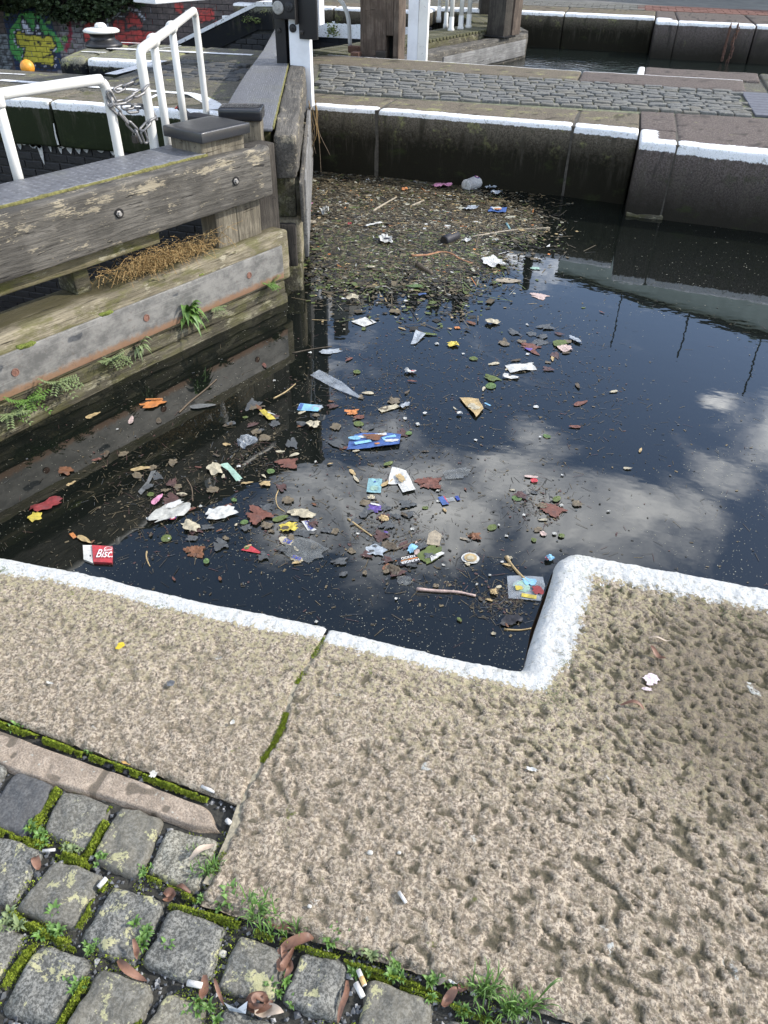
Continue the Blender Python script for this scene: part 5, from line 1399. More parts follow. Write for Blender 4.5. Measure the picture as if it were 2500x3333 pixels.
b1 = bld('warehouse', 'long grey-green warehouse mirrored in the water at the right', [(-.85, 34.2), (7.9, 30), (22, 23.2), (26, 33), (3, 45)], 0, 9.7, MAT['wall_green'])
cd = [(-.85, 34.2), (22, 23.2)]
for k in range(10):
    t = .09 + k * .095; x_ = -.85 + 22.85 * t; y_ = 34.2 - 11 * t
    MB().rbox(-.55, .55, -.6, .6, 9.7, 10.05 + .15 * (k % 2), .05, (1, 1, 1)).mk('roof_unit', MAT['wall_mid'], b1, loc=(x_ + .85, y_ - 34.2 + 1.2, 0))
for k in range(7):
    t = .13 + k * .12; x_ = -.85 + 22.85 * t; y_ = 34.2 - 11 * t
    MB().box(-.028, .028, -.028, .028, 9.7, 12.6 - .6 * (k % 2)).mk('mast', MAT['wall_dark'], b1, loc=(x_ + .85, y_ - 34.2 + .6, 0))
v = [(-.1, -.2, 9.62), (22.9, -11.2, 9.62), (22.9, -11.2, 9.78), (-.1, -.2, 9.78), (-.1, .1, 9.62), (22.9, -10.9, 9.62), (22.9, -10.9, 9.78), (-.1, .1, 9.78)]
mk('parapet', v, [(0, 1, 2, 3), (7, 6, 5, 4), (3, 2, 6, 7), (0, 4, 5, 1), (0, 3, 7, 4), (1, 5, 6, 2)], MAT['wall_dark'], b1)
b2 = bld('terrace', 'dark terraced house row with square chimneys mirrored above the debris mat', [(-13.4, 38), (-5.5, 38), (-5.5, 46), (-13.4, 46)], 0, 13.2, MAT['wall_dark'])
for k, x_ in enumerate((-10.93, -9.77, -8.52, -7.28, -5.95)):
    ch = MB().box(-.30, .30, -.3, .5, 13.2, 14.0 + .06 * k).mk('chimney', MAT['wall_dark'], b2, loc=(x_ + 13.4, 1.0, 0))
    for dx in (-.15, .15): MB().lathe([(.08, 14.0 + .06 * k), (.07, 14.35 + .06 * k), (0, 14.35 + .06 * k)], 8, (dx, 0, 0)).mk('chimney_pot', MAT['wall_dark'], ch)
MB().box(0, 1.6, -.2, 3, 13.2, 15.0).mk('tower', MAT['wall_pale'], b2); MB().box(.55, 1.2, .2, 1, 15.0, 16.2).mk('chimney', MAT['wall_dark'], b2)
win(b2, (-13.2, 38), (-5.6, 38), 8, 12.6, 8, 2, .55, 1.4)
b3 = bld('tall_building', 'tall dark building at the left whose straight roof edge shows as a reflection', [(-8.95, 24), (-14.95, 16), (-22, 14), (-30, 24), (-16, 32)], 0, 14.7, MAT['wall_black'])
v = [(0, 0, 14.7), (-6, -8, 14.7), (-6.2, -7.9, 15.0), (-.2, .1, 15.0)]
MB().box(-.35, .15, -.15, .3, 0, 14.9).mk('corner_pier', MAT['wall_black'], b3)
lp = empty('lamp_column', (-1.9, 30, 0), 'dark ornate lamp column mirrored in the water below the debris mat', 'lamp column')
MB().lathe([(.28, 0), (.28, 1.0), (.17, 1.2), (.16, 6.9), (.22, 7.0), (.17, 7.2), (.18, 8.2), (.13, 8.9), (.0, 9.0)], 12).mk('column', MAT['wall_black'], lp)
for s_ in (-1, 1): MB().tube([(0, 0, 7.6), (s_ * .4, 0, 7.75), (s_ * .45, 0, 7.4)], [.05, .05, .12], 8).mk('lamp_arm', MAT['wall_black'], lp)
b4 = bld('house_row', 'pale rendered house row behind the lock mirrored beyond the far gate leaf', [(-17, 39), (-13.6, 39), (-13.6, 46), (-17, 46)], 0, 11.5, MAT['wall_pale'])
win(b4, (-17, 39), (-13.6, 39), 4, 11, 3, 3, .7, 1.3)
# ================================================================ FLOATING LITTER
MATPOLY = [(975, 560), (1060, 548), (1300, 556), (1560, 585), (1720, 640), (1790, 700), (1800, 770), (1690, 810), (1640, 900), (1560, 940), (1500, 1000), (1380, 985), (1250, 975), (1120, 985), (1030, 940), (985, 860), (972, 760)]
def W(px, py, z=WZ): return P(px, py, z)
def crumple(outline, amp, mat, name, parent=None, z0=.002, rings=4, seed=0, freq=18., thick=0., loc=None, lift=.0, **kw):
    """a thin sheet: outline (world offsets) -> rings towards the centre, crumpled by noise"""
    pts = np.array([(p[0], p[1]) for p in outline]); c = pts.mean(0); n = len(pts)
    m = max(1, int(48 / n)); sub = []
    for i in range(n):
        for k in range(m): sub.append(pts[i] + (pts[(i + 1) % n] - pts[i]) * k / m)
    sub = np.array(sub); n = len(sub)
    V = []; F = []
    for r in range(rings):
        t = 1 - r / rings; V += [c + (p - c) * t for p in sub]
    V.append(c); V = np.array(V)
    fz = fbm(V[:, 0] * freq + seed, V[:, 1] * freq + seed * 1.7, seed, 4) - .35
    ridge = 1 - np.abs(fbm(V[:, 0] * freq * 1.4 + 9, V[:, 1] * freq * 1.4, seed + 5, 3) * 2 - 1) * 2
    Z = z0 + amp * np.maximum(0, fz * 1.2 + ridge * .45) + lift
    for r in range(rings - 1):
        for k in range(n):
            a = r * n + k; b = r * n + (k + 1) % n; F.append((a, b, b + n, a + n))
    a = (rings - 1) * n
    for k in range(n): F.append((a + k, a + (k + 1) % n, rings * n))
    V3 = [(V[i][0], V[i][1], Z[i]) for i in range(len(V))]
    return mk(name, V3, F, mat, parent, smooth=False, loc=loc, **kw)
def shape(kind, seed=0):
    rn = random.Random(seed)
    if kind == 'maple':
        out = []
        for k in range(60):
            a = 2 * math.pi * k / 60
            lob = max(0, math.cos((a) * 2.5)) ** 1.3 if abs(a - math.pi) > .5 else .25
            r = .30 + .20 * lob * (1 + .25 * rn.uniform(-1, 1)) + .05 * abs(math.sin(a * 8.5)) + .03 * rn.uniform(-1, 1)
            if abs(a - math.pi) < .15: r = .16
            out.append((r * math.cos(a), r * math.sin(a)))
        return out
    if kind == 'oval':
        return [(.5 * math.cos(a), .5 * math.sin(a) * (.42 + .08 * rn.random()) * (1 - .35 * math.cos(a))) for a in np.linspace(0, 2 * math.pi, 17)[:-1]]
    if kind == 'round': return [(.5 * math.cos(a) * (1 + .03 * rn.uniform(-1, 1)), .5 * math.sin(a) * (1 + .03 * rn.uniform(-1, 1))) for a in np.linspace(0, 2 * math.pi, 25)[:-1]]
    if kind == 'rect': return [(-.5, -.5), (.5, -.5), (.5, .5), (-.5, .5)]
    n = 22; out = []
    for k in range(n):      # torn
        a = 2 * math.pi * k / n; sq = 1 / max(abs(math.cos(a)), abs(math.sin(a))) ** .55
        out.append((.40 * sq * math.cos(a) * (1 + .28 * rn.uniform(-1, 1)), .40 * sq * math.sin(a) * (1 + .28 * rn.uniform(-1, 1))))
    return out
NOP = [0]
def item(name, label, cat, kind, mat, p0, p1, asp, amp=.008, parent=None, lift=.0, seed=None, freq=None, group=None, z=WZ, **kw):
    """p0, p1: where the two ends of its long axis lie in the photograph; asp: width / length in the plane of the water"""
    NOP[0] += 1; seed = seed if seed is not None else NOP[0] * 3
    a, b = P(*p0, z), P(*p1, z); d = b - a; L = d.length; c = (a + b) / 2; ang = math.atan2(d.y, d.x)
    pts = [(x * L, y * L * asp) for x, y in shape(kind, seed)] if isinstance(kind, str) else [(x * L, y * L * asp) for x, y in kind]
    ca, sa = math.cos(ang), math.sin(ang); pts = [(x * ca - y * sa, x * sa + y * ca) for x, y in pts]
    lv = random.uniform(.0005, .0035) + (.014 if (inpoly(p0, MATPOLY) and z == WZ) else 0)
    o = crumple(pts, amp, MAT[mat] if isinstance(mat, str) else mat, name, None, .0015 + lift + lv, seed=seed, freq=freq or (1.6 / max(L, .02)), loc=(c.x, c.y, z), label=label, cat=cat, group=group)
    o['_L'] = L; o['_a'] = ang
    return o
def patch(o, name, kind, mat, x, y, w, h, z=.004, rot=0, label=None, thick=None):
    """a printed or torn piece on an item, in units of the item's length, along its own axis"""
    L, a = o['_L'], o['_a']
    pts = [(px_ * w * L, py_ * h * L) for px_, py_ in (shape(kind, len(name) + int(x * 50)) if isinstance(kind, str) else kind)]
    cr, sr = math.cos(rot), math.sin(rot); pts = [(u * cr - v * sr + x * L, u * sr + v * cr + y * L) for u, v in pts]
    ca, sa = math.cos(a), math.sin(a); pts = [(u * ca - v * sa, u * sa + v * ca) for u, v in pts]
    return crumple(pts, .0006, MAT[mat], name, o, z, rings=2, seed=3, label=label)
def text(o, s, x, y, size, mat, z=.0065, rot=0, ext=None, squash=1.0, name='lettering'):
    L, a = o['_L'], o['_a']
    cu = bpy.data.curves.new('t', 'FONT'); cu.body = s; cu.size = size * L; cu.align_x = 'CENTER'; cu.align_y = 'CENTER'; cu.offset = .012 * size * L
    t = bpy.data.objects.new('t', cu); me = bpy.data.meshes.new_from_object(t); bpy.data.objects.remove(t); bpy.data.curves.remove(cu)
    me.name = name; me.materials.clear(); me.materials.append(MAT[mat])
    m = Matrix.Rotation(a, 4, 'Z') @ Matrix.Translation((x * L, y * L, z)) @ Matrix.Rotation(rot, 4, 'Z') @ Matrix.Diagonal((squash, 1, 1, 1)); me.transform(m)
    return link(name, me, o)
def clean(o): 
    for k in ('_L', '_a'):
        if k in o.keys(): del o[k]

# biscuit carton
bx = empty('biscuit_box', W(320, 1808), 'red biscuit carton with a torn white end floating by the white coping', 'box')
bc = W(320, 1808)
def onbx(pts, z): return [(W(*p) - bc) + Vector((0, 0, z)) for p in pts]
redp = [(302, 1783), (368, 1785), (366, 1838), (306, 1836)]; whp = [(272, 1782), (301, 1780), (305, 1838), (274, 1826)]
def plate(pts, mat, name, z, h, parent, attrs=None):
    v = [tuple(p[:2]) + (z,) for p in pts] + [tuple(p[:2]) + (z - h,) for p in pts]; n = len(pts)
    v[0] = (v[0][0], v[0][1], z + .004)
    return mk(name, v, [tuple(range(n - 1, -1, -1)), tuple(range(n, 2 * n))] + [(i, (i + 1) % n, n + (i + 1) % n, n + i) for i in range(n)], mat, parent)
plate(onbx(redp, 0), MAT['L_red'], 'front_panel', .012, .016, bx); plate(onbx(whp, 0), MAT['L_white'], 'end_flap', .010, .014, bx)
def flat_text(s, ppos, ppos2, size, mat, parent, origin, z, name='lettering', sq=1.):
    a, b = W(*ppos), W(*ppos2); d = b - a; ang = math.atan2(d.y, d.x)
    cu = bpy.data.curves.new('t', 'FONT'); cu.body = s; cu.size = size; cu.align_x = 'LEFT'; cu.align_y = 'BOTTOM_BASELINE'; cu.offset = .0003
    t = bpy.data.objects.new('t', cu); me = bpy.data.meshes.new_from_object(t); bpy.data.objects.remove(t); bpy.data.curves.remove(cu)
    me.name = name; me.materials.clear(); me.materials.append(MAT[mat]); me.transform(Matrix.Translation(a - origin + Vector((0, 0, z))) @ Matrix.Rotation(ang, 4, 'Z') @ Matrix.Diagonal((sq, 1, 1, 1)))
    return link(name, me, parent)
flat_text('Bísc.', (313, 1824), (362, 1824), .072, 'white_print', bx, bc, .0185, sq=.56)
flat_text('Lotus', (346, 1803), (368, 1801), .020, 'white_print', bx, bc, .0185, sq=.6)
ov = [W(356 + 14 * math.cos(t), 1799 + 9 * math.sin(t)) - bc + Vector((0, 0, .0182)) for t in np.linspace(.7, 5.8, 26)]
MB().tube(ov, .0012, 4).mk('logo_ring', MAT['white_print'], bx)
patch_pts = [(296 + 3 * math.cos(t), 1815 + 3 * math.sin(t)) for t in np.linspace(0, 6, 7)]
crumple([tuple((W(*p) - bc)[:2]) for p in patch_pts], .0005, MAT['L_black'], 'print_smudge', bx, .0105, 2)

cup = empty('paper_cup', W(1539, 612), 'white paper cup with a red and blue badge lying on the debris mat', 'cup')
ca_, cb_ = W(1516, 620), W(1562, 604); ax = (cb_ - ca_).normalized(); L = (cb_ - ca_).length
zc_ = .045
MB().lathe([(.058, 0), (.060, .004), (.056, .006), (.066, L * .96), (.072, L * .97), (.072, L), (.068, L), (.060, L * .9)], 24, (ca_ - W(1539, 612)) + Vector((0, 0, zc_)), ax).mk('cup_body', MAT['butt_paper'], cup, smooth=True)
MB().lathe([(.0, 0), (.050, 0), (.050, .002), (.045, -.003), (.02, -.003), (0, -.003)], 24, (ca_ - W(1539, 612)) + Vector((0, 0, zc_)) - ax * .002, ax).mk('cup_base', MAT['L_white'], cup, smooth=True)
side = Vector((0, 0, 1)).cross(ax).normalized(); nb = (Vector((0, -.55, .83)) - ax * ax.dot(Vector((0, -.55, .83)))).normalized()
for r_, m_, k_ in ((.026, 'L_darkblue', .0012), (.018, 'L_red', .0024), (.010, 'white_print', .0036)):
    MB().lathe([(r_, -.002), (r_, k_), (0, k_)], 18, (ca_ - W(1539, 612)) + Vector((0, 0, zc_)) + ax * L * .62 + nb * .0635, nb).mk('badge', MAT[m_], cup)
can = empty('drink_can', W(1465, 786), 'crushed black can with pale gold lettering in the debris mat', 'can')
a_, b_ = W(1444, 795), W(1489, 776); ax = (b_ - a_).normalized(); L = (b_ - a_).length
MB().lathe([(.036, 0), (.042, .008), (.043, L * .3), (.039, L * .55), (.042, L * .9), (.030, L)], 20, a_ - W(1465, 786) + Vector((0, 0, .028)), ax).mk('can_body', MAT['L_black'], can, smooth=True)
MB().lathe([(.030, -.001), (.034, -.003), (.028, -.004), (.0, -.003)], 20, a_ - W(1465, 786) + Vector((0, 0, .028)), ax).mk('can_lid', MAT['iron_dark'], can)
for k in range(3):
    c = a_ - W(1465, 786) + ax * L * (.62 + .14 * k) + Vector((0, -.022, .067)); MB().rbox(-.006, .006, -.012, .012, -.001, .001, .0005, (1, 1, 1)).mk('gold_print', MAT['L_tan'], can, loc=c)

TB = [  # name, label, category, outline, material, end, end, width/length, crumple
 ('white_napkin', 'largest crumpled white napkin floating right of the torn plastic bag', 'napkin', 'torn', 'white', (664, 1682), (780, 1664), .62, .016),
 ('plastic_bag', 'torn off-white plastic bag with a small red and blue round logo', 'plastic bag', 'torn', 'oldplastic', (484, 1706), (622, 1640), .55, .022),
 ('food_wrapper', 'crumpled cream wrapper floating below the torn plastic bag', 'wrapper', 'torn', 'cream', (596, 1695), (648, 1738), .62, .018),
 ('pink_petal', 'small pink curled petal beside the torn plastic bag', 'petal', 'oval', 'pink', (497, 1645), (530, 1610), .8, .012),
 ('striped_wrapper', 'maroon striped wrapper floating near the left edge of the water', 'wrapper', 'torn', 'maroon', (95, 1668), (206, 1625), .55, .014),
 ('yellow_scrap', 'yellow scrap touching the maroon striped wrapper', 'scrap', 'torn', 'yellow', (108, 1668), (122, 1702), .8, .008),
 ('torn_card', 'orange torn card with one folded edge near the gate', 'card', 'torn', 'orange', (457, 1328), (542, 1304), .7, .010),
 ('tan_leaf', 'long tan leaf floating left of the orange torn card', 'leaf', 'oval', 'tan', (280, 1364), (328, 1342), .8, .008),
 ('pale_petal', 'pale upright petal between the tan leaf and the orange card', 'petal', 'oval', 'palepink', (424, 1382), (431, 1356), .7, .005),
 ('grey_film', 'grey translucent film patch right of the orange torn card', 'plastic film', 'oval', 'greyfilm', (618, 1328), (704, 1320), .75, .006),
 ('tan_leaf', 'tan leaf above the maroon striped wrapper, left of the twig cluster', 'leaf', 'oval', 'tan', (217, 1584), (248, 1568), .75, .008),
 ('brown_leaf', 'tan and brown leaf pair floating above the small tan leaf', 'leaf', 'torn', 'brown', (190, 1530), (238, 1540), .8, .010),
 ('yellow_leaf', 'olive yellow pointed leaf left of the grey rubber strip', 'leaf', 'oval', 'tan', (425, 1532), (492, 1524), .7, .008),
 ('rubber_strip', 'long grey bent rubber strip floating in the dark water', 'strip', [(-.5, -.6), (-.3, -.55), (.5, .35), (.42, .7), (.0, .1), (-.42, -.1)], 'greyfilm', (440, 1608), (520, 1536), .28, .004),
 ('maple_leaf', 'orange-brown maple leaf floating right of the red biscuit carton', 'leaf', 'maple', 'brown', (598, 1808), (672, 1785), 1.0, .012),
 ('maple_leaf', 'dark red maple leaf right of the white napkin', 'leaf', 'maple', 'redbrown', (795, 1665), (885, 1690), 1.0, .010),
 ('red_streamer', 'narrow red torn strip pointing right below the dark red maple leaf', 'strip', [(-.5, -.5), (-.42, .5), (.1, .12), (.5, .1), (.1, -.15)], 'red', (794, 1782), (878, 1812), .36, .005),
 ('cork_butt', 'short orange cork-coloured butt in the dark water above the carton', 'cigarette butt', 'rect', 'orange', (232, 1738), (246, 1754), .4, .004),
 ('folded_leaf', 'folded khaki leaf right of the cork-coloured butt', 'leaf', 'oval', 'tan', (254, 1748), (298, 1772), .6, .008),
 ('paper_lump', 'tall cream paper lump beside a green and white strip', 'paper', 'torn', 'cream', (692, 1508), (706, 1554), .62, .02),
 ('bent_strip', 'green and white bent strip right of the tall cream paper lump', 'strip', [(-.5, -.2), (-.45, .4), (-.1, .3), (.5, .1), (.5, -.4), (-.1, -.1)], 'mint', (722, 1512), (786, 1562), .42, .006),
 ('plastic_ball', 'crinkled clear bag ball glinting above the green and white strip', 'plastic bag', 'round', 'film', (782, 1460), (834, 1432), .95, .05),
 ('curled_leaf', 'curled pale tan heart-shaped leaf left of the cream crumpled wrapper', 'leaf', 'torn', 'tan', (842, 1576), (884, 1580), .8, .010),
 ('willow_leaf', 'thin golden leaf left of the curled tan leaf', 'leaf', 'oval', 'tan', (784, 1576), (826, 1572), .5, .005),
 ('maple_leaf', 'brown maple leaf in the cloud reflection left of the big blue bag', 'leaf', 'maple', 'redbrown', (900, 1520), (972, 1500), 1.0, .006),
 ('cream_wrapper', 'large crumpled cream wrapper above the yellow torn wrapper', 'wrapper', 'torn', 'cream', (930, 1672), (1030, 1684), .5, .02),
 ('green_leaf', 'dull green leaf tucked under the large cream wrapper', 'leaf', 'oval', 'dullgreen', (888, 1698), (940, 1682), .9, .006),
 ('yellow_wrapper', 'yellow torn wrapper with a dark hole', 'wrapper', 'torn', 'yellow', (900, 1728), (974, 1712), .72, .010),
 ('letter_wrapper', 'narrow white wrapper with blue capital letters right of the yellow one', 'wrapper', [(-.5, -.5), (.5, -.5), (.5, .5), (-.4, .5)], 'white', (993, 1695), (1018, 1730), .42, .003),
 ('snack_wrapper', 'white and orange torn wrapper with dark blue letters below the yellow one', 'wrapper', 'torn', 'cream', (905, 1755), (960, 1772), .6, .005),
 ('snack_wrapper', 'lowest torn wrapper with upside-down dark blue letters near the dark water', 'wrapper', 'torn', 'cream', (945, 1812), (988, 1828), .72, .006),
 ('glassy_film', 'clear film sheet joining the torn lettered wrappers', 'plastic film', 'torn', 'film_dark', (920, 1770), (1066, 1812), .8, .004),
 ('maple_leaf', 'large brown maple leaf right of the torn tissue', 'leaf', 'maple', 'redbrown', (1352, 1584), (1440, 1562), .9, .012),
 ('torn_tissue', 'white torn tissue with tan stains above the brown maple leaf', 'tissue', [(-.5, .2), (-.2, .5), (.1, .35), (.5, .15), (.45, -.35), (.1, -.2), (0, -.5), (-.2, -.25)], 'white', (1262, 1530), (1342, 1602), .62, .018),
 ('yellow_leaf', 'slim ochre leaf between teal wrapper and torn tissue', 'leaf', 'oval', 'tan', (1240, 1586), (1280, 1562), .55, .006),
 ('green_leaf', 'small yellow-green leaf above the torn tissue', 'leaf', 'oval', 'dullgreen', (1248, 1518), (1280, 1506), .9, .008),
 ('teal_wrapper', 'teal and white wrapper standing left of the torn tissue', 'wrapper', 'rect', 'teal', (1216, 1606), (1222, 1562), .62, .008),
 ('cream_paper', 'cream paper scrap just below the teal wrapper', 'paper', 'torn', 'cream', (1196, 1620), (1222, 1624), .8, .012),
 ('purple_wrapper', 'purple and white wrapper below the cream paper scrap', 'wrapper', 'torn', 'purple', (1192, 1650), (1246, 1662), .8, .010),
 ('ochre_wrapper', 'small ochre shiny wrapper touching the purple wrapper', 'wrapper', 'torn', 'tan', (1240, 1680), (1258, 1702), .9, .014),
 ('purple_scrap', 'tiny violet scrap in the dark weed cluster', 'scrap', 'torn', 'purple', (1248, 1732), (1264, 1738), .6, .005),
 ('bottle_label', 'blue bottle label with red stripe floating alone', 'label', 'rect', 'blue', (1432, 1634), (1454, 1630), 1.9, .004),
 ('orange_bit', 'small ochre leaf hanging below the blue bottle label', 'leaf', 'oval', 'tan', (1444, 1656), (1452, 1670), .9, .006),
 ('grey_film', 'dull grey rectangular film right of the torn tissue', 'plastic film', 'torn', 'film_dark', (1440, 1552), (1540, 1536), .55, .004),
 ('plastic_disc', 'small red oval cap on a brown leaf', 'cap', 'round', 'red', (1726, 1567), (1750, 1567), .95, .006),
 ('brown_leaf', 'large faded brown leaf patch at the right of the cloud reflection', 'leaf', 'maple', 'redbrown', (1745, 1652), (1845, 1668), .8, .004),
 ('brown_leaf', 'brown leaf under the red cap, right part of the cloud reflection', 'leaf', 'oval', 'palepink', (1706, 1552), (1752, 1556), .7, .004),
 ('grey_card', 'pale blue-grey card above the dark lettered wrapper', 'card', 'torn', 'greycard', (1184, 1788), (1262, 1800), .75, .010),
 ('brown_leaf', 'brown leaf corner behind the pale grey card', 'leaf', 'torn', 'wetbrown', (1240, 1768), (1290, 1790), .8, .010),
 ('pale_card', 'pale grey torn card upright above the green film', 'card', [(-.5, -.4), (.2, -.5), (.5, 0), (.25, .4), (-.5, .45)], 'leafpale', (1410, 1778), (1416, 1728), .62, .006),
 ('green_film', 'dark green film below the pale card', 'plastic film', 'torn', 'dullgreen', (1362, 1834), (1436, 1782), .62, .006),
 ('white_scrap', 'white triangular paper lying on the dark green film', 'paper', [(-.5, -.3), (.5, .0), (.4, .35), (-.3, .4)], 'white', (1398, 1826), (1448, 1804), .55, .008),
 ('small_wrapper', 'small sky-blue and white wrapper left of the green film', 'wrapper', 'torn', 'skyblue', (1330, 1806), (1352, 1772), .55, .010),
 ('willow_leaf', 'slim grey-brown leaf right of the small sky-blue wrapper', 'leaf', 'oval', 'palepink', (1358, 1812), (1355, 1762), .5, .004),
 ('dark_wrapper', 'black wrapper with orange edge and white capital letters', 'wrapper', 'rect', 'black', (1296, 1834), (1362, 1820), .55, .006),
 ('orange_edge', 'folded orange flap sticking out of the black lettered wrapper', 'scrap', 'oval', 'orange', (1286, 1828), (1320, 1822), .3, .006),
 ('jar_lid', 'round cream jar lid with a tan ring floating left of the stone corner', 'lid', 'round', 'white', (1502, 1820), (1560, 1818), .95, .006),
 ('cream_bit', 'small cream heart-shaped scrap under the round jar lid', 'scrap', 'torn', 'cream', (1510, 1836), (1532, 1840), .7, .008),
 ('maple_leaf', 'small orange maple leaf floating above the round jar lid', 'leaf', 'maple', 'brown', (1526, 1756), (1564, 1742), 1.0, .012),
 ('pale_leaf', 'pale yellow-green leaf left of the small orange maple leaf', 'leaf', 'oval', 'leafpale', (1496, 1752), (1526, 1760), .7, .008),
 ('orange_leaf', 'faded orange leaf right of the small orange maple leaf', 'leaf', 'torn', 'palepink', (1758, 1744), (1778, 1736), 1.0, .006),
 ('colour_film', 'rainbow-coloured film sheet against the white stone return', 'plastic film', [(-.5, -.48), (.35, -.5), (.52, .1), (.5, .5), (-.1, .5), (-.5, .42)], 'film', (1652, 1912), (1772, 1920), .95, .006),
 ('tan_leaf', 'curled tan leaf left of the rainbow-coloured film', 'leaf', 'torn', 'tan', (1592, 1934), (1620, 1930), 1.2, .014),
 ('shiny_scrap', 'pale blue and red crumpled scrap at the rounded stone corner', 'scrap', 'torn', 'skyblue', (1774, 1828), (1804, 1816), .8, .02),
 ('white_leaf', 'small cream leaf above the rainbow-coloured film', 'leaf', 'torn', 'cream', (1650, 1812), (1664, 1824), 1.1, .012),
 ('silver_wrap', 'grey crumpled wrap below the dark lettered wrapper', 'plastic film', 'torn', 'film_dark', (1284, 1886), (1350, 1896), .7, .008),
 ('leaf_cluster', 'dark brown rotting leaf cluster below the black lettered wrapper', 'leaf', 'maple', 'wetbrown', (1258, 1850), (1314, 1868), .8, .014),
 ('black_film', 'black sodden film close to the inner stone corner', 'plastic film', 'torn', 'black', (1620, 2034), (1700, 2010), .5, .010),
 ('pale_leaf', 'pale leaf floating in the dark water by the inner stone corner', 'leaf', 'torn', 'cream', (1596, 2064), (1616, 2066), .7, .006),
 ('blue_bag', 'big blue and white crisp bag with a brown leaf lying across it', 'plastic bag', [(-.5, -.45), (-.1, -.5), (.42, -.42), (.5, .2), (.36, .45), (-.3, .5), (-.42, .1)], 'blue', (1124, 1444), (1308, 1432), .48, .018),
 ('blue_carton', 'pale blue flattened carton above the beige crumpled cup', 'carton', 'rect', 'skyblue', (972, 1326), (1040, 1332), .62, .006),
 ('beige_lump', 'beige crumpled cup standing below the pale blue carton', 'cup', 'torn', 'cream', (1008, 1402), (1034, 1372), .75, .03),
 ('yellow_packet', 'bright yellow torn packet with a white flap', 'packet', [(-.5, .3), (-.3, .5), (.1, .2), (.5, -.1), (.3, -.5), (0, -.2)], 'yellow', (836, 1346), (902, 1366), .6, .014),
 ('paper_strip', 'beige paper strip left of the clear crumpled plastic', 'paper', 'rect', 'cream', (1236, 1340), (1296, 1322), .34, .008),
 ('clear_scrap', 'clear crumpled plastic right of the beige paper strip', 'plastic film', 'torn', 'palefilm', (1296, 1330), (1334, 1314), .6, .02),
 ('orange_leaf', 'orange-red leaf cluster above the blue crisp bag', 'leaf', 'maple', 'orange', (1122, 1350), (1168, 1338), .8, .012),
 ('brown_leaf', 'dull brown leaf right below the orange-red leaf cluster', 'leaf', 'torn', 'redbrown', (1148, 1362), (1186, 1358), .8, .008),
 ('brown_paper', 'stained brown and white torn paper with a blue straw end', 'paper', [(-.5, .1), (-.1, .5), (.15, .3), (.35, .1), (.5, -.5), (.25, -.35), (-.2, -.1)], 'tan', (1488, 1300), (1582, 1346), .8, .016),
 ('white_lump', 'small white foam lump left below the brown and white torn paper', 'foam', 'torn', 'white', (1484, 1350), (1506, 1350), .9, .02),
 ('crushed_cup', 'white and red crushed cup above the long clear film', 'cup', 'torn', 'white', (1314, 1210), (1358, 1216), .7, .03),
 ('long_film', 'long clear plastic film trailing diagonally across the water', 'plastic film', [(-.5, .3), (-.45, -.35), (.1, -.3), (.5, -.05), (.5, .1), (0, .35)], 'film', (1022, 1212), (1168, 1298), .30, .014),
 ('white_paper', 'upper of two white papers right of the ivy leaf', 'paper', 'rect', 'white', (1652, 1204), (1738, 1194), .52, .012),
 ('white_paper', 'lower narrower white paper right of the ivy leaf', 'paper', 'torn', 'white', (1626, 1228), (1698, 1234), .32, .014),
 ('ivy_leaf', 'dark green ivy leaf left of two white papers', 'leaf', 'maple', 'dullgreen', (1568, 1224), (1630, 1240), .7, .006),
 ('maple_leaf', 'brown leaf at the right by the two white papers', 'leaf', 'oval', 'redbrown', (1868, 1322), (1912, 1306), .7, .010),
 ('purple_scrap', 'bright purple scrap below the red maple leaf', 'scrap', [(-.5, .5), (.5, .5), (.1, -.5)], 'purple', (1704, 1140), (1736, 1142), .7, .006),
 ('maple_leaf', 'red-brown maple leaf above the bright purple scrap', 'leaf', 'maple', 'redbrown', (1686, 1124), (1762, 1134), .85, .008),
 ('pink_tissue', 'pinkish tissue at the right of the bright purple scrap', 'tissue', 'torn', 'palepink', (1814, 1144), (1864, 1130), .75, .014),
 ('olive_leaf', 'olive dull leaf touching the pinkish tissue', 'leaf', 'torn', 'dullgreen', (1798, 1118), (1852, 1116), .7, .006),
 ('clear_scrap', 'white clear strip upper right of the pinkish tissue', 'plastic film', 'torn', 'palefilm', (1850, 1096), (1894, 1122), .4, .014),
 ('white_card', 'flat white card floating left below the debris mat', 'card', [(-.5, -.05), (0, .5), (.5, .05), (.05, -.5)], 'white', (1144, 1048), (1226, 1052), .9, .006),
 ('foam_lump', 'cream crumpled foam lump right of the small orange leaf', 'foam', 'torn', 'cream', (1574, 1054), (1628, 1050), .8, .025),
 ('orange_leaf', 'small orange leaf left of the cream foam lump', 'leaf', 'torn', 'orange', (1476, 1068), (1500, 1068), .9, .008),
 ('yellow_wrapper', 'bright yellow crumpled wrapper in the open blue water', 'wrapper', 'torn', 'yellow', (1454, 1126), (1494, 1122), .95, .022),
 ('green_leaf', 'long dark green leaf left of the bright yellow wrapper', 'leaf', 'oval', 'dullgreen', (1370, 1088), (1424, 1092), .7, .006),
 ('film_twist', 'twisted clear film left of the long dark green leaf', 'plastic film', [(-.5, -.2), (.5, .5), (.4, -.4), (-.4, -.5)], 'palefilm', (1328, 1120), (1374, 1086), .5, .02),
 ('brown_leaf', 'slim brown leaf below the white card', 'leaf', 'oval', 'tan', (1296, 1066), (1322, 1076), .5, .006),
 ('clear_scrap', 'clear crumpled bag below left of the white card by the gate reflection', 'plastic film', 'torn', 'palefilm', (1026, 1154), (1122, 1138), .4, .02),
 ('maple_leaf', 'reddish sunken maple leaf right of the lamp column reflection', 'leaf', 'maple', 'palepink', (1720, 962), (1788, 966), .9, .003),
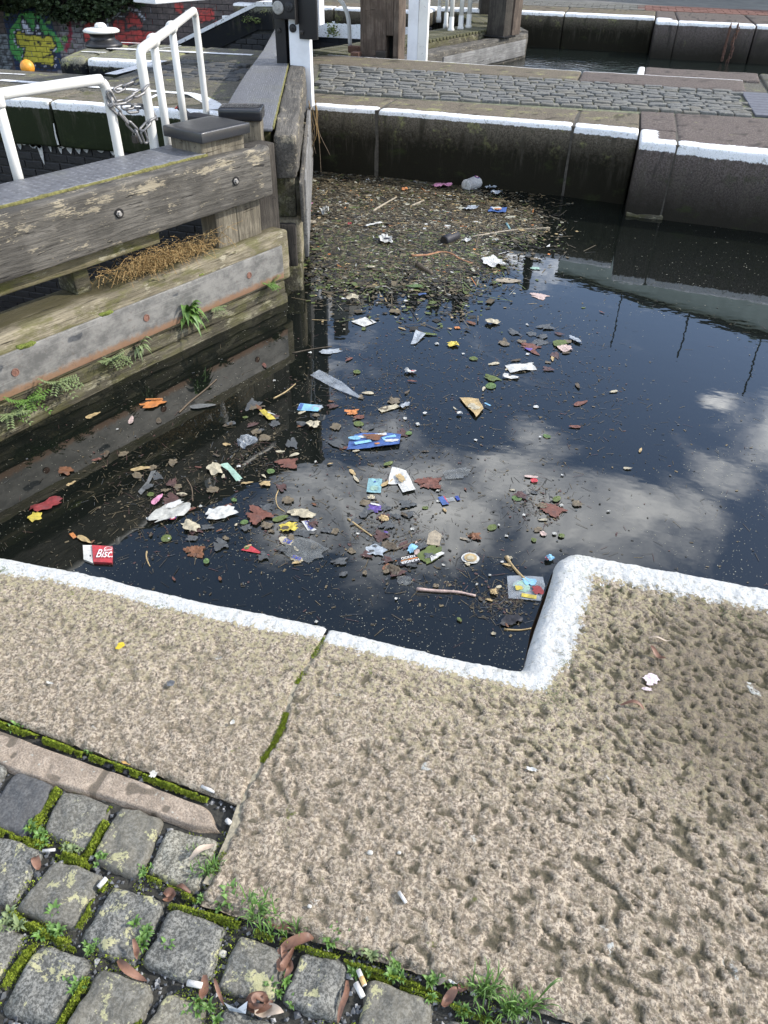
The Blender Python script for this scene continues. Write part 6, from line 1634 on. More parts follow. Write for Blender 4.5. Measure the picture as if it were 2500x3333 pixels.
 ('pale_paper', 'pale cream veined paper right of the debris mat', 'paper', 'oval', 'leafpale', (1612, 914), (1698, 916), .95, .012),
 ('white_bag', 'white crumpled plastic bag at the right edge of the debris mat', 'plastic bag', 'torn', 'white', (1584, 846), (1632, 880), .75, .035),
 ('white_shard', 'white torn shard by the lamp column reflection', 'scrap', 'oval', 'white', (1738, 840), (1766, 848), .5, .012),
 ('mint_film', 'pale mint film above the reddish sunken maple leaf', 'plastic film', 'torn', 'mint', (1724, 874), (1762, 876), .8, .008),
 ('blue_packet', 'blue packet with white and orange print lying on the debris mat', 'packet', [(-.5, -.3), (-.25, .5), (.5, .4), (.3, -.5)], 'blue', (1584, 690), (1654, 690), .8, .014),
 ('pink_wrapper', 'pink and white crumpled plastic left of the paper cup', 'wrapper', 'torn', 'pink', (1408, 616), (1468, 606), .8, .04),
 ('clear_bag', 'upper clear silvery bag right of the paper cup', 'plastic bag', 'torn', 'palefilm', (1572, 620), (1620, 622), .8, .05),
 ('clear_bag', 'lower clear silvery bag right of the paper cup', 'plastic bag', 'torn', 'palefilm', (1594, 640), (1640, 636), .8, .05),
 ('clear_bag', 'clear deflated bag on the debris mat left of the blue packet', 'plastic bag', 'torn', 'palefilm', (1504, 688), (1556, 684), .6, .04),
 ('orange_peel', 'orange peel chunk in the back of the debris mat', 'peel', 'torn', 'orange', (1304, 624), (1328, 622), .9, .03),
 ('cream_peel', 'cream chunk right of the orange peel in the debris mat', 'peel', 'torn', 'cream', (1330, 632), (1348, 632), .9, .03),
 ('small_carton', 'grey and white small carton near the far wall', 'carton', 'rect', 'oldplastic', (1182, 560), (1232, 562), .6, .05),
 ('bottle_stopper', 'tiny bright red cap in the debris mat', 'cap', 'round', 'red', (1131, 736), (1145, 736), .95, .02),
 ('crushed_cup', 'white crushed cup with dark mouth in the middle of the debris mat', 'cup', 'torn', 'white', (1240, 780), (1272, 800), .7, .05),
 ('white_foam', 'white foam shard right of the black can', 'foam', 'torn', 'white', (1502, 788), (1536, 792), .7, .03),
 ('can_lid', 'curved grey can lid at the right of the debris mat', 'lid', 'round', 'oldplastic', (1600, 792), (1626, 794), .8, .03),
 ('pink_straw', 'pink and white torn straw by the far gate leaf', 'straw', 'rect', 'pink', (992, 684), (1014, 666), .22, .012),
 ('red_strip', 'orange-red strip just under the pink straw', 'strip', 'rect', 'red', (992, 692), (1014, 694), .35, .01),
 ('glass_jar', 'grey round jar with curved wire in the left of the debris mat', 'jar', 'round', 'oldplastic', (1042, 698), (1070, 702), 1.0, .09),
 ('pale_disc', 'flat pale disc beside the far gate leaf', 'lid', 'round', 'leafpale', (990, 730), (1030, 730), .9, .012),
 ('white_slip', 'white and red torn slip in the left middle of the mat', 'scrap', 'oval', 'white', (1188, 742), (1246, 732), .4, .02),
 ('blue_scrap', 'bright blue small scrap at the lower edge of the debris mat', 'scrap', 'rect', 'blue', (1362, 968), (1386, 964), .4, .01),
 ('green_net', 'green net scrap at the lower edge of the debris mat', 'net', 'torn', 'green', (1318, 938), (1384, 940), .45, .01),
 ('crumpled_paper', 'cream crumpled paper at the lower left of the debris mat', 'paper', 'torn', 'cream', (1124, 980), (1170, 974), .7, .02),
 ('pale_wrapper', 'long pale wrapper in the lower middle of the debris mat', 'wrapper', 'oval', 'leafpale', (1284, 880), (1332, 888), .4, .02),
 ('cream_disc', 'cream curved shell beside the dark twig in the mat', 'scrap', 'torn', 'cream', (1190, 878), (1226, 876), .5, .02),
]
IT = {}
for row in TB:
    nm, lab, cat, kind, m, p0, p1, asp, amp = row
    mt = MAT['L_' + m] if 'L_' + m in MAT else MAT[m]
    o = item(nm, lab, cat, kind, mt, p0, p1, asp, amp); IT[lab] = o
def g(s): return next(o for l, o in IT.items() if l.startswith(s))
o = g('torn off-white'); 
for m_, w_, x_, y_ in (('L_darkblue', .16, .06, -.235), ('L_red', .12, .05, -.25), ('white_print', .09, .06, -.235)): patch(o, 'logo_print', 'round', m_, x_ - .12, y_ + .02, w_, w_ * .8, z=.012 + w_ * -.02 + .004)
patch(o, 'torn_flap', 'torn', 'L_white', .18, .12, .5, .22, .02)
o = g('orange torn card'); patch(o, 'folded_edge', 'rect', 'L_orange', .12, .22, .62, .10, .012, rot=-.5)
o = g('white torn tissue'); patch(o, 'tan_stain', 'torn', 'L_tan', -.02, .03, .42, .2, .016, rot=-.2)
o = g('teal and white'); patch(o, 'white_print_patch', 'torn', 'L_mint', -.2, .0, .4, .45, .008); patch(o, 'dot_print', 'round', 'L_darkblue', .25, .0, .10, .10, .009)
o = g('purple and white'); patch(o, 'white_edge', 'torn', 'L_white', -.05, .24, .8, .18, .011)
o = g('blue bottle label'); patch(o, 'red_stripe', 'rect', 'L_red', .42, 0, .16, 1.9, .005); patch(o, 'clear_neck', 'rect', 'film', 1.0, .0, 1.2, .8, .004); patch(o, 'blue_collar', 'rect', 'L_darkblue', 2.1, .0, .5, 1.0, .005)
o = g('yellow torn wrapper'); patch(o, 'dark_hole', 'round', 'L_wetbrown', -.12, -.03, .34, .26, .010)
o = g('narrow white wrapper'); text(o, 'ICKER', .0, .0, .30, 'blue_print', .006)
o = g('white and orange torn'); patch(o, 'orange_corner', 'oval', 'L_orange', -.38, .05, .1, .5, .006); text(o, 'RS', .08, .0, .42, 'blue_print', .0085, rot=math.pi)
o = g('lowest torn'); text(o, 'ERS', .0, .0, .42, 'blue_print', .0095, rot=math.pi)
o = g('black wrapper'); patch(o, 'orange_band', 'rect', 'L_orange', .06, .03, .82, .07, .008); text(o, 'OCKEN', .04, .14, .20, 'white_print', .011); text(o, 'HUNGER', .04, -.12, .22, 'white_print', .011, rot=math.pi)
o = g('round cream jar lid'); patch(o, 'tan_ring', 'round', 'L_tan', 0, -.02, .72, .68, .009); patch(o, 'cream_centre', 'round', 'L_cream', 0, -.06, .42, .36, .011)
o = g('rainbow'); patch(o, 'yellow_print', 'torn', 'L_mint', -.12, .05, .5, .5, .006); patch(o, 'yellow_panel', 'rect', 'L_yellow', .05, -.34, .4, .14, .009, rot=-.15); patch(o, 'teal_panel', 'torn', 'L_skyblue', .12, .24, .5, .34, .008); patch(o, 'red_panel', 'torn', 'L_maroon', .30, -.10, .36, .36, .012)
patch(o, 'lime_patch', 'torn', 'L_yellow', -.20, -.05, .24, .2, .010)
o = g('pale blue and red'); patch(o, 'red_patch', 'torn', 'L_red', -.35, .0, .25, .5, .016)
o = g('big blue'); patch(o, 'white_band', [(-.5, -.3), (.5, .1), (.5, .5), (-.5, .15)], 'L_white', -.06, .10, .62, .18, .016); patch(o, 'white_band', 'rect', 'L_skyblue', .28, .02, .26, .10, .017, rot=.3); patch(o, 'leaf_on_bag', 'maple', 'L_brown', .0, .06, .40, .26, .021); patch(o, 'orange_fruit', 'torn', 'L_orange', .04, -.15, .12, .06, .018)
patch(o, 'pale_print', 'rect', 'L_skyblue', -.20, -.08, .30, .08, .019, rot=.2); patch(o, 'white_edge', 'torn', 'L_white', .30, -.10, .30, .10, .021); patch(o, 'white_edge', 'torn', 'L_skyblue', -.33, .06, .24, .14, .021)
o = g('pale blue flattened'); patch(o, 'grey_panel', 'torn', 'L_greycard', .38, .05, .62, .55, .007); patch(o, 'blue_end', 'rect', 'L_blue', -.40, .0, .2, .56, .0075)
o = g('bright yellow torn packet'); patch(o, 'white_flap', 'oval', 'L_white', .12, .16, .4, .14, .014)
o = g('stained brown'); patch(o, 'white_half', 'torn', 'L_cream', .12, -.05, .45, .3, .014); patch(o, 'straw_end', 'rect', 'L_skyblue', .30, .30, .2, .05, .016)
o = g('white and red crushed'); patch(o, 'red_rim', 'oval', 'L_red', .2, -.1, .35, .25, .02)
o = g('blue packet'); patch(o, 'white_print_patch', 'torn', 'L_white', -.05, .02, .5, .5, .034); patch(o, 'orange_print', 'torn', 'L_orange', -.02, -.12, .4, .22, .037)
o = g('grey and white small carton'); patch(o, 'white_end', 'rect', 'L_white', .35, 0, .3, .5, .05)
o = g('white crushed cup'); patch(o, 'dark_mouth', 'round', 'L_black', .25, -.1, .3, .3, .05)
REFS = []
_stop = set('floating with right left above below beside in by at between near against touching on lying under close trailing standing tucked hanging joining among just alone behind drifting pointing upright glinting reaching crossing'.split())
for lab, o in IT.items():
    w = []
    for x_ in lab.split():
        if x_ in _stop: break
        w.append(x_)
    REFS.append((' '.join(w[-5:]), o.location.copy()))
_cnt = {}
for r_, _ in REFS: _cnt[r_] = _cnt.get(r_, 0) + 1
REFS = [(r_, l_) for r_, l_ in REFS if _cnt[r_] == 1 and len(r_.split()) > 1]
USED = set()
def beside(look, p):
    for near in sorted(REFS, key=lambda q: (q[1] - p).length)[:14]:
        d = p - near[1]; u0, v0 = PIX(*p); u1, v1 = PIX(*near[1])
        rel = ('left of' if u0 < u1 else 'right of') if abs(u0 - u1) > abs(v0 - v1) else ('below' if v0 > v1 else 'above')
        for adv in ('just', 'a little way'):
            lab = '%s drifting %s %s the %s' % (look, adv, rel, near[0])
            if lab not in USED: USED.add(lab); return lab
    return look + ' drifting among the specks'
for o in IT.values(): clean(o)

# ---- sticks, reeds, straws
def stick(name, label, pts, r, mat, z=WZ, cat='stick', taper=.6, **kw):
    q = [P(*p, z) for p in pts]; o = q[0]; path = smooth_path([p - o for p in q], 5); n = len(path)
    path = [p + Vector((0, 0, r * .55)) for p in path]
    return MB().tube(path, [r * (1 - (1 - taper) * i / n) * random.uniform(.9, 1.1) for i in range(n)], 7).mk(name, MAT[mat], None, smooth=True, loc=o, label=label, cat=cat, **kw)
stick('long_reed', 'long thin brown reed crossing the dark water below the near gate', [(583, 1344), (620, 1308), (665, 1272), (705, 1236)], .005, 'twig', cat='reed')
stick('driftwood', 'orange-brown bent branch lying in the debris mat', [(1340, 836), (1390, 834), (1436, 824), (1470, 830), (1500, 848), (1538, 861)], .013, 'driftwood')
stick('dark_branch', 'short dark split branch below the bent orange branch', [(1360, 868), (1380, 882), (1404, 896)], .025, 'L_wetbrown')
stick('thick_twig', 'pale bark twig floating beside the grey wrap near the white coping', [(1356, 1920), (1420, 1926), (1490, 1930), (1548, 1942)], .008, 'L_palepink')
stick('thin_twig', 'pale thin twig in the dark water by the inner corner', [(1640, 2050), (1690, 2052), (1730, 2046)], .004, 'L_tan')
stick('reed_stem', 'yellowish reed lying over the rainbow-coloured film', [(1646, 1814), (1672, 1850), (1706, 1886), (1730, 1902)], .007, 'L_tan', cat='reed')
stick('tan_twig', 'straight tan twig left of the grey card', [(1132, 1690), (1170, 1718), (1210, 1746)], .005, 'L_tan')
stick('teal_straw', 'short teal drinking straw standing out of the debris mat', [(1648, 730), (1660, 750)], .012, 'L_teal', cat='straw')
stick('pale_stick', 'pale stick reaching right out of the debris mat', [(1536, 774), (1600, 762), (1680, 750), (1790, 744)], .010, 'L_leafpale')
stick('upright_stick', 'grey stick standing at the right of the debris mat', [(1548, 812), (1552, 790), (1558, 768)], .012, 'L_wetbrown')
stick('white_stick', 'long pale forked stick in the upper left of the mat', [(1214, 690), (1250, 668), (1290, 645)], .014, 'L_leafpale')
stick('white_stick', 'pale short stick right of the forked one in the mat', [(1340, 672), (1380, 655)], .012, 'L_leafpale')
stick('thin_twig', 'thin curved twig left of the cream wrapper cluster', [(910, 1588), (898, 1620), (905, 1650), (926, 1666)], .003, 'L_tan')
stick('thin_twig', 'dark thin twig standing above the white napkin', [(608, 1560), (624, 1590), (628, 1632)], .0035, 'twig')
stick('grey_twig', 'grey thin stem left of the small sky-blue wrapper', [(1280, 1792), (1320, 1776), (1370, 1756)], .005, 'L_wetbrown')
stick('curled_twig', 'small yellowish curled twig below the maple leaf and carton', [(478, 1796), (476, 1812), (482, 1832), (488, 1844)], .004, 'L_tan')
stick('brown_reed', 'ochre stem right of the small tan leaf under the near gate', [(890, 1298), (930, 1276), (962, 1250)], .004, 'L_tan', cat='reed')
stick('thin_twig', 'thin twig beside the gate at the right of the plants', [(952, 1150), (1010, 1138), (1080, 1128)], .004, 'L_wetbrown')

# ---- masses of small stuff
def sliver_mesh(name, items, mats, parent=None, **kw):
    V = []; F = []; mi = []
    for (x, y, z, L, w, a, tilt, m, tri) in items:
        b = len(V); ca, sa = math.cos(a), math.sin(a); dz_ = L * .5 * tilt
        if tri:
            for (u, v) in ((-.5, -.35), (.5, -.2), (.2, .5)): V.append((x + (u * L) * ca - (v * w) * sa, y + (u * L) * sa + (v * w) * ca, z + u * dz_ * 2 + .001))
            F.append((b, b + 1, b + 2)); mi.append(m)
        else:
            for (u, v) in ((-.5, -.5), (.5, -.5), (.5, .5), (-.5, .5)): V.append((x + (u * L) * ca - (v * w) * sa, y + (u * L) * sa + (v * w) * ca, z + u * dz_ * 2 + .001))
            F.append((b, b + 1, b + 2, b + 3)); mi.append(m)
    o = mk(name, V, F, mats, parent, **kw); o.data.polygons.foreach_set('material_index', mi); o.data.update(); return o
def water_batch(U, V):
    R_ = CM @ np.array([U - CX, V - CY, np.full(len(U), FOC)]); t = (WZ - EYE) / R_[2]; X, Y = R_[0] * t, R_[1] * t
    return X, Y, sd_edge(X, Y), (Y - 4.93) / (2.65 - 4.93) * (-2.72 + 1.95) - 1.95
NR = np.random.default_rng(5)
# specks over all the open water
it = []
U = NR.uniform(-40, 2560, 60000); V = 700 + 1600 * NR.random(60000) ** .75
X, Y, D, G = water_batch(U, V); dens = fbm(X * 1.8, Y * 1.8, 3, 3)
ok = (D < -.01) & ~((Y < 4.93) & (X < G + .02)) & (NR.random(60000) < .12 + 2.6 * np.maximum(0, dens - .40) + .15 * (U < 1700))
for k in np.nonzero(ok)[0][:9000]:
    s_ = random.choice([.0016, .002, .0025, .003, .004]) * (1 + .25 * max(0, Y[k] - 2.5))
    it.append((X[k], Y[k], WZ, s_, s_ * random.uniform(.6, 1), random.uniform(0, 6.3), 0, 0 if random.random() < .9 else 1, random.random() < .4))
sliver_mesh('floating_specks', it, [MAT['speck'], MAT['speck_dark']], kind='stuff')
# fine twig litter drifting in bands
it = []
cl = [(1150, 1450, 160), (950, 1750, 120), (1250, 1720, 90), (1350, 1500, 180), (1100, 1350, 160), (1750, 1640, 70), (1700, 1250, 140), (1450, 1850, 140), (700, 1560, 130), (450, 1560, 110), (1300, 1180, 170), (1750, 1100, 120), (1900, 1350, 160), (1250, 1250, 140), (1650, 1950, 60), (840, 1480, 70), (600, 1700, 120)]
nq = 7500; cc = np.array(cl)[NR.integers(0, len(cl), nq)]; isc = NR.random(nq) < .86
U = np.where(isc, NR.normal(cc[:, 0], cc[:, 2]), NR.uniform(0, 2500, nq)); V = np.where(isc, NR.normal(cc[:, 1], cc[:, 2] * .6), NR.uniform(950, 2100, nq))
X, Y, D, G = water_batch(U, V); ok = (D < -.02) & ~((Y < 4.93) & (X < G + .03))
for k in np.nonzero(ok)[0][:6200]:
    q = Vector((X[k], Y[k], WZ))
    if random.random() < .55: L_, w_ = random.uniform(.015, .06), random.uniform(.0012, .0025)
    else: L_, w_ = random.uniform(.006, .018), random.uniform(.004, .010)
    it.append((q.x, q.y, WZ + random.uniform(0, .003), L_, w_, random.uniform(0, 6.3), random.uniform(-.05, .05), random.choices([0, 1, 2, 3, 4], [30, 18, 30, 12, 10])[0], random.random() < .4))
sliver_mesh('drifting_twig_litter', it, [MAT['mat_brown'], MAT['mat_tan'], MAT['mat_dark'], MAT['L_sunkleaf'], MAT['L_sunkgrey']], kind='stuff')
# the dense debris mat against the gate and the far wall
def pip(U, V, poly):
    c = np.zeros(len(U), bool); n = len(poly)
    for i in range(n):
        x1, y1 = poly[i]; x2, y2 = poly[i - 1]
        c ^= ((y1 > V) != (y2 > V)) & (U < (x2 - x1) * (V - y1) / (y2 - y1 + 1e-12) + x1)
    return c
def dpoly(U, V, pts):
    best = np.full(len(U), 1e9)
    for i in range(len(pts) - 1):
        ax, ay = pts[i]; dx, dy = pts[i + 1][0] - ax, pts[i + 1][1] - ay
        t = np.clip(((U - ax) * dx + (V - ay) * dy) / (dx * dx + dy * dy + 1e-9), 0, 1); best = np.minimum(best, np.hypot(U - ax - t * dx, V - ay - t * dy))
    return best
it = []; nq = 170000
U = NR.uniform(965, 1930, nq); V = NR.uniform(545, 1090, nq); X, Y, D, G = water_batch(U, V)
inside = pip(U, V, MATPOLY); ed = dpoly(U, V, MATPOLY + [MATPOLY[0]])
fade = np.minimum(1, ed / (55. + 120 * vn(X * 4, Y * 4, 9))); fade = np.where((V > 640) | (U > 1550), fade, 1.)
fade = fade * np.where(V > 800, 1 - (V - 800) / 300., 1.)
fade = np.where(inside, np.maximum(fade, .06), .10 * np.exp(-ed / 32.) * (V > 600))
ok = (NR.random(nq) < fade * (.35 + 1.1 * fbm(X * 3, Y * 3, 4, 3))) & (Y < 8.03 - .04 * X) & ~((X > .3) & (Y > 7.5))
for k in np.nonzero(ok)[0][:34000]:
    q = Vector((X[k], Y[k], WZ)); v = V[k]
    t = random.random()
    if t < .30: L_, w_ = random.uniform(.04, .17), random.uniform(.004, .009)
    elif t < .965: L_, w_ = random.uniform(.012, .04), random.uniform(.01, .028)
    else: L_, w_ = random.uniform(.04, .09), random.uniform(.03, .06)
    m = random.choices([0, 1, 2, 3, 4, 5, 6, 7], [34, 24, 28, 7, 4, 3, .4, .8])[0]
    if v > 760 and random.random() < .35: m = 4 if random.random() < .4 else 2
    it.append((q.x, q.y, WZ + random.uniform(0, .010), L_, w_, random.uniform(0, 6.3), random.uniform(-.12, .12), m, random.random() < .4))
sliver_mesh('debris_mat', it, [MAT['mat_brown'], MAT['mat_tan'], MAT['mat_dark'], MAT['speck'], MAT['L_dullgreen'], MAT['L_tan'], MAT['L_orange'], MAT['L_white']], kind='stuff')
# countable small leaves and scraps among the specks
kinds = [('brown_leaf', 'small brown leaf drifting among the specks', 'leaf', 'oval', ('L_brown', 'L_redbrown', 'L_wetbrown'), 'small brown leaves drifting on the water', 46),
         ('tan_leaf', 'small tan leaf drifting among the specks', 'leaf', 'oval', ('L_tan', 'L_cream'), 'small tan leaves drifting on the water', 30),
         ('green_leaf', 'small green leaf drifting among the specks', 'leaf', 'round', ('L_dullgreen', 'L_green'), 'small green leaves drifting on the water', 22),
         ('white_scrap', 'tiny white scrap drifting among the specks', 'scrap', 'torn', ('L_white', 'L_oldplastic'), 'tiny white scraps drifting on the water', 40)]
kinds += [('sunken_leaf', 'faded half-sunken maple leaf', 'leaf', 'maple', ('L_sunkleaf', 'L_sunkgrey'), 'half-sunken maple leaves', 46), ('sunken_scrap', 'dull sodden scrap', 'scrap', 'torn', ('L_sunktan', 'L_sunkgrey'), 'dull sodden scraps', 70)]
cl2 = [(1230, 1680, 40), (1000, 1760, 55), (1330, 1830, 50), (1160, 1350, 70), (860, 1380, 45), (520, 1560, 60), (900, 1690, 60), (1790, 1660, 40), (620, 1690, 50), (1750, 1120, 60), (1240, 1800, 40)]
for nm, lab, cat, sh, ms, grp, cnt in kinds:
    k = 0
    while k < cnt:
        c = random.choice(cl2 if 'sunken' in nm else cl); u, v = random.gauss(c[0], c[2] * 1.2), random.gauss(c[1], c[2] * .9)
        q = W(u, v)
        if not (0 < u < 2480) or v < 1000 or sd_edge(np.array([q.x]), np.array([q.y]))[0] > -.06: continue
        gx = (q.y - 4.93) / (2.65 - 4.93) * (-2.72 + 1.95) - 1.95
        if q.y < 4.93 and q.x < gx + .08: continue
        a = random.uniform(0, 6.3); r = random.uniform(18, 34) if nm == 'sunken_leaf' else random.uniform(10, 24) if nm == 'sunken_scrap' else random.uniform(9, 20) if 'scrap' not in nm else random.uniform(5, 10)
        m_ = random.choice(ms); look = {'L_brown': 'small brown leaf', 'L_redbrown': 'small reddish leaf', 'L_wetbrown': 'small dark brown leaf', 'L_tan': 'small tan leaf', 'L_cream': 'small cream leaf', 'L_dullgreen': 'small dark green leaf', 'L_green': 'small green leaf', 'L_white': 'tiny white scrap', 'L_oldplastic': 'tiny grey scrap', 'L_sunkleaf': 'faded brown sunken leaf', 'L_sunkgrey': 'dull grey sodden scrap', 'L_sunktan': 'dull tan sodden scrap'}[m_]
        o = item(nm, beside(look, q), cat, sh, m_, (u - r * math.cos(a), v - r * .6 * math.sin(a)), (u + r * math.cos(a), v + r * .6 * math.sin(a)), random.uniform(.6, 1), .006, group=grp); clean(o); k += 1

# ================================================================ PLANTS ON THE GATE
FM1 = frame(MO1, A1)
def leaf_blade(mb, base, az, L, w, rise, droop, n=6):
    V = []; 
    for i in range(n + 1):
        t = i / n; r = L * (t * .95); z = rise * math.sin(t * 1.9) * L - droop * t * t * L
        ww = w * math.sin(min(1, t * 1.08) ** .7 * math.pi) + .0006
        c = Vector((math.cos(az) * r, math.sin(az) * r, z)); s_ = Vector((-math.sin(az), math.cos(az), 0)) * ww / 2
        V += [base + c - s_ + Vector((0, 0, ww * .22)), base + c, base + c + s_ + Vector((0, 0, ww * .22))]
    F = []
    for i in range(n): a = i * 3; F += [(a, a + 1, a + 4, a + 3), (a + 1, a + 2, a + 5, a + 4)]
    mb.add(V, F)
def gate_plant(px_, py_, label, size, kind, n, mat='leafgreen', w=.02):
    b = PV(px_, py_, FM1 @ Vector((0, .01, 0)), FM1 @ Vector((1, .01, 0))); size *= 1.2; t = empty('weed_plant', b, label, 'plant', 'weeds growing from the gate above the waterline')
    out = math.radians(-21)
    for k in range(n):
        mb = MB(); az = out + random.uniform(-1.3, 1.3); L_ = size * random.uniform(.5, 1.)
        if kind == 'dock': leaf_blade(mb, Vector((0, 0, random.uniform(-.01, .01))), az, L_, w * random.uniform(.7, 1.3), random.uniform(.3, 1.2), random.uniform(.2, 1.3))
        else:
            r = random.uniform(.3, 1.); dz = random.uniform(-.8, .5)
            for j in range(7):
                tt = (j + 1) / 7; c = Vector((math.cos(az) * L_ * tt, math.sin(az) * L_ * tt, L_ * (dz * tt * tt + r * .3 * tt)))
                for s_ in (-1, 1): leaf_blade(mb, c, az + s_ * 1.0, L_ * .22, L_ * .11, .2, .4, 3)
        mb.mk('leaf', MAT[mat], t, smooth=True)
    if kind != 'dock': MB().tube([(0, 0, 0), (math.cos(out) * size * .5, math.sin(out) * size * .5, .01)], .002, 5).mk('stem', MAT['leafdull'], t)
    else: MB().tube([(-.01, 0, -.02), (0.02, 0, .02)], .006, 6).mk('stem', MAT['leafdull'], t)
gate_plant(614, 1030, 'largest dock-like weed with long hanging leaves on the gate base beam', .115, 'dock', 24, w=.046)
gate_plant(362, 1165, 'bushy light green weed left of the dock-like one on the gate base', .085, 'fern', 20, 'leafdull')
gate_plant(455, 1140, 'broad-leaved small weed between the bushy one and the dock-like one', .085, 'dock', 12, 'leafdull', .026)
gate_plant(700, 1000, 'small weed right of the dock-like one under the steel strip', .065, 'fern', 14, 'leafdull')
gate_plant(872, 925, 'small leafy weed at the mitre end of the gate base', .075, 'fern', 18)
gate_plant(190, 1240, 'trailing pale weed third from the left on the gate base', .10, 'fern', 16, 'leafdull')
gate_plant(84, 1300, 'leafy weed second from the left edge on the gate base', .10, 'fern', 24)
gate_plant(30, 1345, 'pale drooping weed at the very left edge of the gate base', .10, 'fern', 16, 'leafdull')
# dried golden plant wedged between the beams
dp0 = FM1 @ Vector((1.12, -.10, -.140))
dp = empty('dried_plant', dp0, 'dried golden-brown seeding plant wedged between the two gate beams', 'plant')
stm = MB(); sd = MB()
for k in range(420):
    u = 1.10 + random.gauss(0, .20); u = min(max(u, .74), 1.62)
    b = FM1 @ Vector((u + random.uniform(-.05, .05), -.15 + random.uniform(-.06, .06), -.145)) - dp0
    a = random.uniform(-2.2, .6); L_ = random.uniform(.07, .20)
    p1 = b + Vector((math.cos(a) * L_ * .5, math.sin(a) * L_ * .5, L_ * random.uniform(.25, .75))); p2 = p1 + Vector((math.cos(a + random.uniform(-1, 1)) * L_ * .5, math.sin(a + random.uniform(-1, 1)) * L_ * .5, L_ * random.uniform(-.45, .30)))
    p1.z = min(p1.z, .16); p2.z = max(.004, min(p2.z, .17))
    stm.tube(smooth_path([b, p1, p2], 3), .0013, 3, caps=False)
    for j in range(5):
        c = p1.lerp(p2, random.random()) + Vector((random.gauss(0, .008), random.gauss(0, .008), random.gauss(0, .008))); c.z = max(c.z, .003); s_ = random.uniform(.002, .0035)
        sd.add([c + Vector(o_) * s_ for o_ in ((1, 0, 0), (0, 1, 0), (-1, 0, 0), (0, -1, 0), (0, 0, 1), (0, 0, -1))], [(0, 1, 4), (1, 2, 4), (2, 3, 4), (3, 0, 4), (1, 0, 5), (2, 1, 5), (3, 2, 5), (0, 3, 5)])
stm.mk('stem', MAT['straw'], dp, kind='stuff'); sd.mk('seed_head', MAT['seed'], dp, kind='stuff')
# moss cushions on the low beam
for px_, py_, s_, lab in ((85, 1122, .035, 'bright green moss cushion at the left on the low gate beam'), (345, 1018, .030, 'thin moss streak in the middle of the low gate beam'), (655, 892, .014, 'tiny moss tuft on the low gate beam right of the middle')):
    b = P(px_, py_, -.148); v, f = rbox(s_ * 2.6, s_ * .8, s_ * .5, s_ * .24, (12, 5, 3), .011, 5, 30.)
    o = mk('moss_cushion', v, f, MAT['moss_dark'], None, smooth=True, loc=b, label=lab, cat='moss'); o.rotation_euler = (0, 0, A1)
# twigs hanging from the guide post
ht = empty('hanging_twigs', (-2.75, 7.62, .02), 'tangle of orange-brown dry twigs hanging behind the foot of the white post', 'twigs')
for k in range(12):
    x_ = random.uniform(-.05, .06); a_ = Vector((x_, 0, random.uniform(-.05, .12))); l_ = random.uniform(.25, .55)
    c_ = a_ + Vector((random.gauss(0, .03), random.uniform(-.03, .03), -l_ * .5)); d_ = a_ + Vector((random.gauss(0, .07), random.uniform(-.04, .04), -l_))
    MB().tube(smooth_path([a_, c_, d_], 4), [.004] * 4 + [.003] * 4 + [.0015], 4).mk('twig', MAT['straw' if k % 3 == 0 else 'twig'], ht)

# ================================================================ FOREGROUND GROWTH AND LITTER
setts_xy = [np.array(c) for c, _ in NEAR_SETTS]
def on_sett(x, y, grow=1.0):
    for c in setts_xy:
        m = c.mean(0); q = [tuple(m + (p - m) * grow) for p in c]
        if inpoly((x, y), q): return True
    return False
def free(x, y, grow=.97):
    """open joint ground between setts, strip and slabs"""
    if on_sett(x, y, grow): return False
    if y > .62 and x < -.517 and y > .716 - .045 * (x + 1.1) and y < float(EDG(x)) - .018: return False
    if x > JX(y) + .004 and y > .556 - .015 * x: return False
    if x < JX(y) and y > float(EDG(x)) + .002: return False
    return True
# gravel
gv, gp_ = MB(), MB(); n = 0
while n < 5200:
    x, y = random.uniform(-1.25, 1.0), random.uniform(.24, .80)
    if not free(x, y, .99): continue
    n += 1; s_ = random.uniform(.0025, .0065) if random.random() < .93 else random.uniform(.007, .010)
    c = Vector((x, y, -.029 + random.uniform(0, .008))); q = Matrix.Rotation(random.uniform(0, 6), 3, 'Z') @ Matrix.Rotation(random.uniform(0, 6), 3, 'X')
    pts = [c + q @ Vector((a * s_ * random.uniform(.7, 1.2), b * s_ * random.uniform(.6, 1), d * s_ * .8)) for a, b, d in ((1, 0, 0), (0, 1, 0), (-1, 0, 0), (0, -1, 0), (.2, .2, 1), (-.2, 0, -1))]
    (gv if random.random() < .82 else gp_).add(pts, [(0, 1, 4), (1, 2, 4), (2, 3, 4), (3, 0, 4), (1, 0, 5), (2, 1, 5), (3, 2, 5), (0, 3, 5)])
gv.mk('gravel', MAT['gravel'], kind='stuff'); gp_.mk('gravel', MAT['gravel_pale'], kind='stuff')
